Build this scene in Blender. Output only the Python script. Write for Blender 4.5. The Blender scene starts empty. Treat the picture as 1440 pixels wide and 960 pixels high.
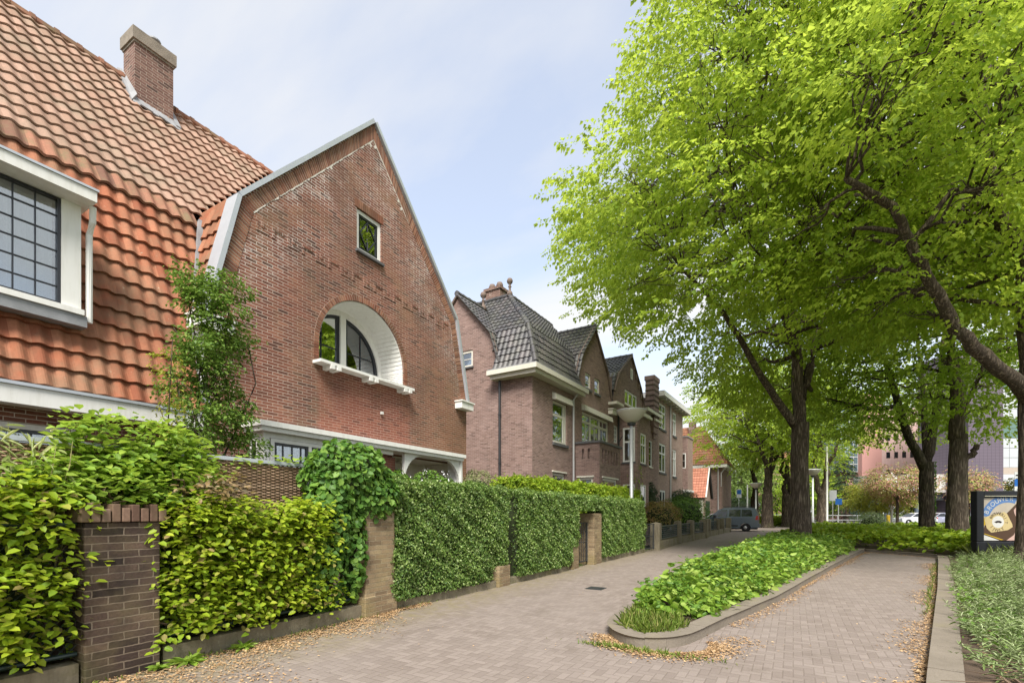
import bpy, math, random
import numpy as np
from mathutils import Vector as V
from mathutils.geometry import tessellate_polygon
R = random.Random(11)
rng = np.random.default_rng(11)
sc = bpy.context.scene
C = sc.collection
PI = math.pi

# ------------------------------------------------------------------ camera, world, sun
YAW = math.radians(30.15)
CAMZ = 1.5
cam = bpy.data.objects.new('camera', bpy.data.cameras.new('camera'))
C.objects.link(cam)
cam.location = (0, 0, CAMZ)
cam.rotation_euler = (PI / 2, 0, YAW)
cam.data.sensor_width = 36
cam.data.lens = 17.0
cam.data.shift_y = 240 / 1440
cam.data.clip_start = 0.05
cam.data.clip_end = 3000
sc.camera = cam

SUN_EL = math.radians(50)
SUN_AZ = V((0.45, -0.89))            # horizontal direction towards the sun
w = bpy.data.worlds.new('World')
sc.world = w
w.use_nodes = True
nt = w.node_tree
nt.nodes.clear()
def wn(t, **kw):
    n = nt.nodes.new(t)
    for k, v in kw.items(): setattr(n, k, v)
    return n
out = wn('ShaderNodeOutputWorld'); bg = wn('ShaderNodeBackground')
sky = wn('ShaderNodeTexSky', sky_type='NISHITA', sun_disc=False)
sky.sun_elevation = SUN_EL
sky.sun_rotation = math.atan2(SUN_AZ.x, SUN_AZ.y)
sky.air_density = 1.0; sky.dust_density = 1.2; sky.ozone_density = 0.9
tc = wn('ShaderNodeTexCoord')
sep = wn('ShaderNodeSeparateXYZ'); nt.links.new(tc.outputs['Generated'], sep.inputs[0])
# clouds lie on a plane overhead: direction / (z + 0.12)
add = wn('ShaderNodeMath', operation='ADD'); nt.links.new(sep.outputs[2], add.inputs[0]); add.inputs[1].default_value = 0.16
mx = wn('ShaderNodeMath', operation='MAXIMUM'); nt.links.new(add.outputs[0], mx.inputs[0]); mx.inputs[1].default_value = 0.05
dx = wn('ShaderNodeMath', operation='DIVIDE'); nt.links.new(sep.outputs[0], dx.inputs[0]); nt.links.new(mx.outputs[0], dx.inputs[1])
dy = wn('ShaderNodeMath', operation='DIVIDE'); nt.links.new(sep.outputs[1], dy.inputs[0]); nt.links.new(mx.outputs[0], dy.inputs[1])
cb = wn('ShaderNodeCombineXYZ'); nt.links.new(dx.outputs[0], cb.inputs[0]); nt.links.new(dy.outputs[0], cb.inputs[1])
cb.inputs[2].default_value = 5.1
mp = wn('ShaderNodeMapping'); nt.links.new(cb.outputs[0], mp.inputs[0])
mp.inputs['Rotation'].default_value = (0, 0, 0.9); mp.inputs['Scale'].default_value = (0.75, 1.5, 1.0)
n1 = wn('ShaderNodeTexNoise'); nt.links.new(mp.outputs[0], n1.inputs['Vector'])
n1.inputs['Scale'].default_value = 1.05; n1.inputs['Detail'].default_value = 7; n1.inputs['Roughness'].default_value = 0.52
n1.inputs['Distortion'].default_value = 0.35
cr = wn('ShaderNodeValToRGB'); nt.links.new(n1.outputs[0], cr.inputs[0])
cr.color_ramp.elements[0].position = 0.36; cr.color_ramp.elements[0].color = (0.46, 0.46, 0.46, 1)
cr.color_ramp.elements[1].position = 0.60; cr.color_ramp.elements[1].color = (0.97, 0.97, 0.97, 1)
# near the horizon the veil closes up
hz = wn('ShaderNodeMapRange'); nt.links.new(sep.outputs[2], hz.inputs[0])
hz.inputs[1].default_value = 0.0; hz.inputs[2].default_value = 0.6; hz.inputs[3].default_value = 1.0; hz.inputs[4].default_value = 0.2
mxx = wn('ShaderNodeMath', operation='MAXIMUM'); nt.links.new(cr.outputs[0], mxx.inputs[0]); nt.links.new(hz.outputs[0], mxx.inputs[1])
mix = wn('ShaderNodeMix', data_type='RGBA')
nt.links.new(mxx.outputs[0], mix.inputs['Factor']); nt.links.new(sky.outputs[0], mix.inputs['A'])
cl = wn('ShaderNodeMix', data_type='RGBA'); nt.links.new(hz.outputs[0], cl.inputs['Factor'])
cl.inputs['A'].default_value = (2.66, 2.66, 2.66, 1); cl.inputs['B'].default_value = (3.05, 3.05, 3.02, 1)
nt.links.new(cl.outputs['Result'], mix.inputs['B'])
nt.links.new(mix.outputs['Result'], bg.inputs[0]); nt.links.new(bg.outputs[0], out.inputs[0])
bg.inputs[1].default_value = 0.07

sl = bpy.data.lights.new('sun', 'SUN'); so = bpy.data.objects.new('sun', sl); C.objects.link(so)
sl.energy = 1.5; sl.angle = math.radians(25); sl.color = (1.0, 0.95, 0.87)
d = V((SUN_AZ.x * math.cos(SUN_EL), SUN_AZ.y * math.cos(SUN_EL), math.sin(SUN_EL))).normalized()
so.rotation_euler = d.to_track_quat('Z', 'Y').to_euler()
so.location = (-20, -30, 40)
sc.view_settings.view_transform = 'Standard'
sc.view_settings.look = 'None'
sc.view_settings.gamma = 1
sc.view_settings.use_curve_mapping = False
sc.view_settings.exposure = 2.32
sc.cycles.use_denoising = True
sc.cycles.max_bounces = 7
sc.cycles.diffuse_bounces = 5
sc.cycles.glossy_bounces = 3
sc.cycles.transmission_bounces = 4
sc.cycles.transparent_max_bounces = 6

# ------------------------------------------------------------------ materials
class N:
    def __init__(s, name):
        s.m = bpy.data.materials.new(name); s.m.use_nodes = True
        s.t = s.m.node_tree; s.t.nodes.clear()
        s.o = s.t.nodes.new('ShaderNodeOutputMaterial')
    def n(s, t, ins=None, **kw):
        n = s.t.nodes.new(t)
        for k, v in kw.items(): setattr(n, k, v)
        for k, v in (ins or {}).items():
            if isinstance(v, bpy.types.NodeSocket): s.t.links.new(v, n.inputs[k])
            elif isinstance(v, tuple) and n.inputs[k].type == 'RGBA' and len(v) == 3: n.inputs[k].default_value = (*v, 1)
            else: n.inputs[k].default_value = v
        return n
    def math(s, op, a, b=0.0, c=None):
        ins = {0: a, 1: b}
        if c is not None: ins[2] = c
        return s.n('ShaderNodeMath', ins, operation=op).outputs[0]
    def mix(s, f, a, b, mode='MIX'):
        return s.n('ShaderNodeMix', {'Factor': f, 'A': a, 'B': b}, data_type='RGBA', blend_type=mode).outputs['Result']
    def obj(s): return s.n('ShaderNodeTexCoord').outputs['Object']
    def noise(s, vec, scale, detail=4, rough=0.55):
        return s.n('ShaderNodeTexNoise', {'Vector': vec, 'Scale': scale, 'Detail': detail, 'Roughness': rough}).outputs[0]
    def ramp(s, f, stops):
        r = s.n('ShaderNodeValToRGB', {0: f}); e = r.color_ramp.elements
        while len(e) < len(stops): e.new(0.5)
        for x, (p, c) in zip(e, stops):
            x.position = p; x.color = (*c, 1) if len(c) == 3 else c
        return r.outputs[0]
    def step(s, f, a, b, lo=0.0, hi=1.0):
        return s.n('ShaderNodeMapRange', {0: f, 1: a, 2: b, 3: lo, 4: hi}).outputs[0]
    def bump(s, h, strength=0.4, dist=0.01):
        return s.n('ShaderNodeBump', {'Height': h, 'Strength': strength, 'Distance': dist}).outputs[0]
    def pbr(s, col, rough=0.7, normal=None, spec=0.3, metal=0.0):
        ins = {'Base Color': col, 'Roughness': rough, 'Specular IOR Level': spec, 'Metallic': metal}
        if normal is not None: ins['Normal'] = normal
        return s.n('ShaderNodeBsdfPrincipled', ins).outputs[0]
    def done(s, sh):
        s.t.links.new(sh, s.o.inputs[0]); return s.m

def plain(name, col, rough=0.6, var=0.15, scale=6, spec=0.3, bump=0.0, metal=0.0):
    n = N(name); o = n.obj()
    f = n.noise(o, scale, 5)
    c = n.mix(f, tuple(x * (1 - var) for x in col), tuple(min(1, x * (1 + var)) for x in col))
    nb = n.bump(n.noise(o, scale * 8, 4), bump, 0.01) if bump else None
    return n.done(n.pbr(c, rough, nb, spec, metal))

def island(name, stops, rough=0.75, grime=None, scale=5, spec=0.1, bump=0.2, gscale=1.2):
    """each loose piece (tile, brick) has its own tone; grime = colour of patchy dirt"""
    n = N(name); o = n.obj()
    r = n.n('ShaderNodeNewGeometry').outputs['Random Per Island']
    c = n.ramp(r, stops)
    f = n.noise(o, scale * 6, 5, 0.65)
    c = n.mix(n.step(f, 0.3, 0.7, 0.0, 0.35), c, tuple(x * 0.55 for x in stops[0][1]))
    if grime:
        g = n.step(n.noise(o, gscale, 6, 0.65), 0.46, 0.68, 0, 0.75)
        c = n.mix(g, c, grime)
        mp = n.n('ShaderNodeMapping', {0: o}); mp.inputs['Scale'].default_value = (2.2, 2.2, 0.35)
        c = n.mix(n.step(n.noise(mp.outputs[0], 1.6, 6, 0.7), 0.5, 0.72, 0, 0.5), c, tuple(x * 0.7 for x in grime))
        c = n.mix(n.step(n.noise(o, gscale * 9, 4, 0.7), 0.66, 0.74, 0, 0.5), c, (0.42, 0.40, 0.30))
    return n.done(n.pbr(c, rough, n.bump(f, bump, 0.01), spec))

def brick(name, cols, mortar, stains=(), course=0.0625, length=0.225, joint=0.009, rough=0.85, bump=0.5, extra=None, wobble=0.007):
    """running bond in wall coordinates (x + y, z); stains = (colour, noise scale, low, high, amount)"""
    n = N(name); o = n.obj()
    sp = n.n('ShaderNodeSeparateXYZ', {0: o})
    u = n.math('ADD', sp.outputs[0], sp.outputs[1])
    wob = n.math('MULTIPLY', n.math('SUBTRACT', n.noise(o, 9, 3), 0.5), wobble)
    z = n.math('ADD', sp.outputs[2], wob)
    u = n.math('ADD', u, n.math('MULTIPLY', n.math('SUBTRACT', n.noise(o, 13, 3), 0.5), wobble * 1.3))
    vec = n.n('ShaderNodeCombineXYZ', {0: u, 1: z, 2: 0.0}).outputs[0]
    b = n.n('ShaderNodeTexBrick', {'Vector': vec, 'Color1': (0, 0, 0), 'Color2': (1, 1, 1), 'Mortar': (0.5, 0.5, 0.5), 'Scale': 1.0,
            'Mortar Size': joint / 2, 'Mortar Smooth': 0.3, 'Bias': 0.0, 'Brick Width': length, 'Row Height': course})
    b.offset = 0.5
    tone = n.n('ShaderNodeSeparateColor', {0: b.outputs[0]}).outputs[0]
    k = len(cols) - 1
    c = n.ramp(tone, [(i / max(1, k), cc) for i, cc in enumerate(cols)])
    fine = n.noise(o, 45, 4, 0.7)
    c = n.mix(n.step(fine, 0.35, 0.75, 0, 0.45), c, tuple(x * 0.5 for x in cols[0]))
    mfac = n.math('MULTIPLY', b.outputs[1], n.step(n.noise(o, 1.6, 4), 0.25, 0.7, 0.45, 1.0))
    c = n.mix(mfac, c, mortar)
    for (sc_, s_, lo, hi, am) in stains:
        c = n.mix(n.step(n.noise(o, s_, 6, 0.6), lo, hi, 0, am), c, sc_)
    if extra: c = extra(n, o, sp, c, b)
    hgt = n.math('SUBTRACT', n.math('MULTIPLY', fine, 0.35), b.outputs[1])
    return n.done(n.pbr(c, rough, n.bump(hgt, bump, 0.008 if bump < 0.8 else 0.018), 0.15))

def gable_extra(n, o, sp, c, b):
    # lime bloom on the joints close under the brick border, and a greener weathered lower right corner
    dy = n.math('ABSOLUTE', n.math('SUBTRACT', sp.outputs[1], 8.65))
    up = n.math('SUBTRACT', 11.15, n.math('MULTIPLY', dy, 1.12))
    dist = n.math('SUBTRACT', up, sp.outputs[2])
    m = n.math('MULTIPLY', n.step(dist, 2.6, 0.9), n.step(n.noise(o, 1.3, 5), 0.40, 0.56))
    m2 = n.math('MULTIPLY', m, n.math('ADD', n.math('MULTIPLY', b.outputs[1], 0.75), n.step(n.noise(o, 5, 5, 0.7), 0.5, 0.75, 0.0, 0.45)))
    c = n.mix(m2, c, (0.70, 0.65, 0.60))
    g = n.math('MULTIPLY', n.step(sp.outputs[1], 9.4, 11.5), n.step(sp.outputs[2], 6.8, 4.0))
    c = n.mix(n.math('MULTIPLY', g, 0.45), c, (0.17, 0.10, 0.05))
    p = n.math('MULTIPLY', n.math('MULTIPLY', n.step(sp.outputs[2], 4.85, 4.75), n.step(sp.outputs[1], 7.0, 7.1)), n.step(sp.outputs[1], 10.0, 9.9))
    return n.mix(n.math('MULTIPLY', p, 0.22), c, (0.34, 0.095, 0.065))

BR_GABLE = brick('red_brown_brick', [(0.085, 0.045, 0.036), (0.235, 0.092, 0.062), (0.185, 0.075, 0.053), (0.30, 0.132, 0.088)], (0.50, 0.41, 0.34),
                 [((0.09, 0.06, 0.045), 0.8, 0.46, 0.70, 0.55), ((0.28, 0.17, 0.10), 1.1, 0.5, 0.7, 0.4), ((0.13, 0.12, 0.06), 0.5, 0.58, 0.75, 0.4)], extra=gable_extra, joint=0.012)
BR_ROW = brick('mauve_brown_brick', [(0.145, 0.095, 0.08), (0.275, 0.182, 0.156), (0.23, 0.15, 0.128), (0.33, 0.225, 0.195)], (0.41, 0.35, 0.315),
               [((0.15, 0.095, 0.085), 2.6, 0.48, 0.72, 0.4), ((0.34, 0.25, 0.235), 0.7, 0.5, 0.75, 0.35)], joint=0.010)
BR_PALE = brick('pale_brown_brick', [(0.27, 0.19, 0.16), (0.36, 0.25, 0.21), (0.31, 0.22, 0.18), (0.42, 0.31, 0.26)], (0.36, 0.30, 0.26),
                [((0.2, 0.14, 0.12), 0.6, 0.5, 0.75, 0.35)], joint=0.007)
BR_PIER = brick('dark_weathered_brick', [(0.028, 0.022, 0.02), (0.12, 0.08, 0.062), (0.07, 0.048, 0.04), (0.17, 0.115, 0.085)], (0.25, 0.20, 0.15),
                [((0.20, 0.16, 0.08), 1.7, 0.46, 0.68, 0.5), ((0.03, 0.026, 0.022), 2.6, 0.5, 0.68, 0.6), ((0.10, 0.11, 0.04), 1.1, 0.55, 0.7, 0.5)], course=0.068, length=0.235, joint=0.014, bump=1.0, wobble=0.018)
BR_YEL = brick('yellow_weathered_brick', [(0.17, 0.12, 0.075), (0.32, 0.235, 0.14), (0.26, 0.185, 0.11), (0.39, 0.30, 0.18)], (0.32, 0.27, 0.18),
               [((0.14, 0.11, 0.06), 2.0, 0.5, 0.7, 0.6), ((0.34, 0.28, 0.12), 1.3, 0.5, 0.7, 0.5)], course=0.068, length=0.235, joint=0.013, bump=1.0, wobble=0.018)
BR_CHIM = brick('chimney_brick', [(0.085, 0.055, 0.047), (0.195, 0.11, 0.09), (0.155, 0.088, 0.073), (0.25, 0.15, 0.12)], (0.42, 0.36, 0.30),
                [((0.5, 0.46, 0.4), 1.6, 0.56, 0.74, 0.6)], joint=0.011)
SOLDIER = island('soldier_bricks', [(0, (0.15, 0.065, 0.045)), (0.5, (0.27, 0.11, 0.07)), (1, (0.38, 0.19, 0.12))], 0.85, (0.14, 0.09, 0.06))
SOLDIER_ROW = island('row_soldier_bricks', [(0, (0.13, 0.08, 0.07)), (1, (0.26, 0.16, 0.13))], 0.85)
PIER_CAP = island('pier_cap_bricks', [(0, (0.10, 0.06, 0.045)), (0.5, (0.22, 0.14, 0.10)), (1, (0.30, 0.21, 0.16))], 0.85, (0.2, 0.17, 0.1))
MORTAR = plain('mortar', (0.36, 0.29, 0.23), 0.9, 0.25, 8, bump=0.4)
LIME = plain('lime_mortar', (0.62, 0.58, 0.52), 0.9, 0.2, 8, bump=0.4)
TILE_RED = island('orange_red_clay_tiles', [(0, (0.25, 0.09, 0.052)), (0.5, (0.335, 0.13, 0.072)), (1, (0.41, 0.185, 0.11))], 0.88, (0.20, 0.14, 0.09), bump=0.3)
TILE_PINK = island('faded_clay_tiles', [(0, (0.265, 0.17, 0.125)), (0.5, (0.325, 0.21, 0.155)), (1, (0.385, 0.26, 0.20))], 0.9, (0.24, 0.19, 0.14), bump=0.3)
TILE_KNEE = island('lichened_ridge_tiles', [(0, (0.17, 0.09, 0.065)), (0.5, (0.27, 0.135, 0.09)), (1, (0.36, 0.175, 0.115))], 0.8, (0.17, 0.14, 0.08), gscale=4)
TILE_DARK = island('dark_grey_tiles', [(0, (0.045, 0.045, 0.05)), (0.6, (0.075, 0.07, 0.075)), (1, (0.115, 0.10, 0.10))], 0.42, (0.10, 0.10, 0.08), spec=0.45, bump=0.2)
TILE_FAR = island('brown_red_tiles', [(0, (0.25, 0.115, 0.07)), (1, (0.35, 0.165, 0.10))], 0.75, (0.22, 0.15, 0.1))
TILE_ANNEX = island('new_red_tiles', [(0, (0.38, 0.16, 0.11)), (1, (0.48, 0.22, 0.155))], 0.7)
UNDER = plain('roof_underlay', (0.03, 0.022, 0.018), 0.9)
def trim(name, col, dirt):
    n = N(name); o = n.obj()
    mp = n.n('ShaderNodeMapping', {0: o}); mp.inputs['Scale'].default_value = (7, 7, 0.9)
    f = n.step(n.noise(mp.outputs[0], 1.5, 6, 0.7), 0.45, 0.75, 0, 0.35)
    c = n.mix(f, n.mix(n.noise(o, 2.5, 4), col, tuple(x * 0.9 for x in col)), dirt)
    return n.done(n.pbr(c, 0.5, None, 0.3))
WHITE = trim('white_paint', (0.74, 0.735, 0.70), (0.44, 0.42, 0.35))
CREAM = trim('cream_paint', (0.64, 0.61, 0.53), (0.38, 0.35, 0.28))
SOFFIT = plain('painted_soffit', (0.60, 0.58, 0.50), 0.6, 0.1, 3)
DARKF = plain('dark_paint', (0.018, 0.02, 0.025), 0.35, 0.2, 4, spec=0.5)
ZINC = plain('zinc_sheet', (0.46, 0.49, 0.53), 0.45, 0.15, 2.5, metal=0.35)
LEAD = plain('lead_flashing', (0.25, 0.255, 0.265), 0.6, 0.4, 5, bump=0.3)
SLATE = plain('grey_stone_sill', (0.10, 0.10, 0.105), 0.6, 0.2, 6)
def conc_mat():
    n = N('weathered_concrete'); o = n.obj()
    c = n.mix(n.noise(o, 3.0, 7, 0.7), (0.12, 0.10, 0.07), (0.27, 0.235, 0.165))
    c = n.mix(n.step(n.noise(o, 1.4, 6, 0.65), 0.48, 0.66, 0, 0.7), c, (0.12, 0.115, 0.045))
    c = n.mix(n.step(n.noise(o, 14, 5, 0.7), 0.56, 0.7, 0, 0.6), c, (0.30, 0.28, 0.20))
    mp = n.n('ShaderNodeMapping', {0: o}); mp.inputs['Scale'].default_value = (6, 6, 0.8)
    c = n.mix(n.step(n.noise(mp.outputs[0], 1.5, 6, 0.7), 0.5, 0.7, 0, 0.6), c, (0.075, 0.065, 0.045))
    return n.done(n.pbr(c, 0.92, n.bump(n.noise(o, 25, 6, 0.7), 0.8, 0.012), 0.1))
CONC = conc_mat()
IRON = plain('dark_iron', (0.025, 0.028, 0.03), 0.5, 0.3, 8, spec=0.5)
GREENIRON = plain('dark_green_paint', (0.018, 0.035, 0.03), 0.4, 0.3, 8, spec=0.5)
STEEL = plain('galvanised_steel', (0.50, 0.51, 0.51), 0.45, 0.12, 4, metal=0.3)
PIPE_DK = plain('black_downpipe', (0.02, 0.02, 0.022), 0.4, 0.2, 4, spec=0.5)
PIPE_LT = plain('grey_downpipe', (0.42, 0.42, 0.42), 0.5, 0.12, 4)
CURTAIN = plain('white_curtain', (0.68, 0.68, 0.66), 0.9, 0.06, 3)
LAMPGLASS = plain('milky_lamp_bowl', (0.50, 0.475, 0.40), 0.35, 0.06, 4)
TERRA = plain('terracotta', (0.16, 0.12, 0.10), 0.8, 0.3, 6)
PALE_STONE = plain('pale_stone', (0.45, 0.42, 0.36), 0.85, 0.25, 5, bump=0.3)

def glass_mat(name, tint=(0.55, 0.6, 0.6), base=0.14):
    n = N(name)
    lw = n.n('ShaderNodeLayerWeight', {0: 0.35}).outputs['Fresnel']
    f = n.step(lw, 0.0, 1.0, base, 1.0)
    g = n.n('ShaderNodeBsdfGlossy', {'Color': (0.9, 0.95, 1.0), 'Roughness': 0.015}).outputs[0]
    t = n.n('ShaderNodeBsdfTransparent', {'Color': tint}).outputs[0]
    return n.done(n.n('ShaderNodeMixShader', {0: f, 1: t, 2: g}).outputs[0])
GLASS = glass_mat('window_glass', (0.84, 0.87, 0.87), base=0.22)
CARGLASS = glass_mat('tinted_car_glass', (0.10, 0.12, 0.13), 0.10)

def leaf_mat(name, stops, trans=(0.3, 0.45, 0.04), tf=0.38, rough=0.5, clump=0.35, spec=0.3, dark=(0.03, 0.07, 0.012), cscale=0.8):
    n = N(name); o = n.obj()
    r = n.n('ShaderNodeNewGeometry').outputs['Random Per Island']
    c = n.ramp(r, stops)
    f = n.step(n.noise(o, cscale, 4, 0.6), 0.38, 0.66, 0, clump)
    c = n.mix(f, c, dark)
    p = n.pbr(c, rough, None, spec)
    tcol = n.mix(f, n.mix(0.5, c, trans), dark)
    t = n.n('ShaderNodeBsdfTranslucent', {'Color': tcol}).outputs[0]
    return n.done(n.n('ShaderNodeMixShader', {0: tf, 1: p, 2: t}).outputs[0])

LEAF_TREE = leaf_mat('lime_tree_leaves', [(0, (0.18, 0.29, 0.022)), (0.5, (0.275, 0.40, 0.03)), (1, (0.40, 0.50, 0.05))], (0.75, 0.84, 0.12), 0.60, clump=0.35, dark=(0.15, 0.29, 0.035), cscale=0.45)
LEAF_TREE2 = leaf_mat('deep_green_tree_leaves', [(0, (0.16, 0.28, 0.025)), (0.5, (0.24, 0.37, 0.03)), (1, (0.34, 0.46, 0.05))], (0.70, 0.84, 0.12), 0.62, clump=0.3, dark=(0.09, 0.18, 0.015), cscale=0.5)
LEAF_FAR = leaf_mat('pale_far_leaves', [(0, (0.17, 0.26, 0.06)), (1, (0.27, 0.36, 0.10))], (0.4, 0.5, 0.1), 0.4, clump=0.35, dark=(0.10, 0.17, 0.04), cscale=0.3)
LEAF_BEECH = leaf_mat('beech_leaves', [(0, (0.15, 0.25, 0.018)), (0.35, (0.27, 0.38, 0.022)), (0.8, (0.42, 0.50, 0.04)), (0.93, (0.34, 0.32, 0.07)), (1, (0.36, 0.25, 0.12))], (0.6, 0.72, 0.04), 0.42, clump=0.25, dark=(0.12, 0.21, 0.016), cscale=1.6)
LEAF_CLIMB = leaf_mat('climber_leaves', [(0, (0.06, 0.15, 0.025)), (0.6, (0.11, 0.23, 0.035)), (1, (0.22, 0.36, 0.06))], (0.28, 0.48, 0.05), 0.32, clump=0.25, cscale=1.5)
LEAF_CLIMBP = leaf_mat('fresh_climber_leaves', [(0, (0.16, 0.29, 0.04)), (0.6, (0.28, 0.43, 0.055)), (1, (0.44, 0.56, 0.10))], (0.55, 0.72, 0.07), 0.42, clump=0.2, cscale=1.5)
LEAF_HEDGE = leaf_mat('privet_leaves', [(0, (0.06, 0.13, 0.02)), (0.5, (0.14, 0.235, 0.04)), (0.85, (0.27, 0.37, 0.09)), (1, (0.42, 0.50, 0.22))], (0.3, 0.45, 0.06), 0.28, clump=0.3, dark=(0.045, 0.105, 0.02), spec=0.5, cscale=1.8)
LEAF_LAUREL = leaf_mat('laurel_leaves', [(0, (0.17, 0.29, 0.02)), (0.6, (0.29, 0.41, 0.03)), (1, (0.42, 0.50, 0.05))], (0.5, 0.62, 0.04), 0.38, clump=0.3, dark=(0.07, 0.14, 0.012), cscale=1.2)
LEAF_BED = leaf_mat('ground_cover_leaves', [(0, (0.15, 0.27, 0.03)), (0.6, (0.27, 0.41, 0.05)), (1, (0.45, 0.57, 0.14))], (0.45, 0.62, 0.07), 0.38, clump=0.3, dark=(0.06, 0.13, 0.015), cscale=1.2)
LEAF_SILVER = leaf_mat('silvery_mugwort_leaves', [(0, (0.18, 0.26, 0.075)), (0.6, (0.31, 0.395, 0.165)), (1, (0.50, 0.56, 0.33))], (0.3, 0.38, 0.15), 0.25, clump=0.35, dark=(0.09, 0.13, 0.045), cscale=1.6)
LEAF_BAMBOO = leaf_mat('bamboo_leaves', [(0, (0.20, 0.26, 0.07)), (0.6, (0.33, 0.37, 0.14)), (1, (0.46, 0.46, 0.24))], (0.4, 0.45, 0.1), 0.3, clump=0.1)
LEAF_MAPLE = leaf_mat('young_tree_leaves', [(0, (0.09, 0.17, 0.03)), (0.6, (0.16, 0.27, 0.045)), (1, (0.27, 0.38, 0.07))], (0.25, 0.4, 0.05), 0.35, clump=0.3, cscale=2.5)
LEAF_PHOT = leaf_mat('copper_shrub_leaves', [(0, (0.16, 0.18, 0.03)), (0.4, (0.30, 0.24, 0.06)), (1, (0.45, 0.24, 0.12))], (0.45, 0.3, 0.1), 0.3, clump=0.3, dark=(0.1, 0.13, 0.03), cscale=2)
LEAF_DKSHRUB = leaf_mat('dark_evergreen_leaves', [(0, (0.018, 0.04, 0.015)), (1, (0.05, 0.085, 0.03))], (0.06, 0.12, 0.03), 0.15, clump=0.3, dark=(0.012, 0.03, 0.01))
LEAF_SHRUB = leaf_mat('green_shrub_leaves', [(0, (0.07, 0.16, 0.02)), (1, (0.17, 0.30, 0.04))], (0.25, 0.42, 0.04), 0.3, clump=0.3)
LEAF_CHERRY = leaf_mat('coppery_pink_leaves', [(0, (0.26, 0.38, 0.06)), (0.45, (0.40, 0.36, 0.14)), (1, (0.60, 0.22, 0.25))], (0.5, 0.35, 0.2), 0.35, clump=0.3, dark=(0.2, 0.15, 0.06))
LEAF_GOLD = leaf_mat('golden_green_leaves', [(0, (0.24, 0.28, 0.03)), (1, (0.42, 0.40, 0.06))], (0.5, 0.5, 0.05), 0.35, clump=0.2)
PETAL = plain('white_petals', (0.8, 0.78, 0.8), 0.7, 0.08)
LITTER = island('dry_fallen_leaves', [(0, (0.26, 0.15, 0.07)), (0.5, (0.42, 0.27, 0.14)), (1, (0.55, 0.40, 0.24))], 0.9, bump=0.0)
GRASS = leaf_mat('grass_blades', [(0, (0.10, 0.17, 0.02)), (0.7, (0.20, 0.27, 0.045)), (1, (0.36, 0.34, 0.12))], (0.35, 0.45, 0.06), 0.3, clump=0.1)
TWIG = plain('brown_twigs', (0.16, 0.11, 0.075), 0.85, 0.35, 6)
HEDGECORE = plain('hedge_core_shade', (0.028, 0.038, 0.014), 0.95, 0.4, 6)  # near-black colour stands in for the shade among inner twigs and leaves

def bark_mat(name, a, b, moss=0.3):
    n = N(name); o = n.obj()
    mp = n.n('ShaderNodeMapping', {0: o}); mp.inputs['Scale'].default_value = (13, 13, 1.3)
    f = n.noise(mp.outputs[0], 1.3, 9, 0.72)
    h = n.step(n.math('ABSOLUTE', n.math('SUBTRACT', n.noise(mp.outputs[0], 1.0, 6, 0.6), 0.5)), 0.0, 0.16)
    h = n.math('MULTIPLY', h, n.step(f, 0.2, 0.75))
    c = n.mix(n.step(h, 0.1, 0.6), a, b)
    c = n.mix(n.step(n.noise(o, 1.2, 5), 0.5, 0.68, 0, moss), c, (0.05, 0.055, 0.02))
    return n.done(n.pbr(c, 0.92, n.bump(h, 1.0, 0.05), 0.1))
BARK = bark_mat('grey_brown_bark', (0.075, 0.058, 0.045), (0.32, 0.255, 0.195))
BARK_DK = bark_mat('dark_bark', (0.042, 0.033, 0.026), (0.19, 0.15, 0.112), 0.45)

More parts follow.
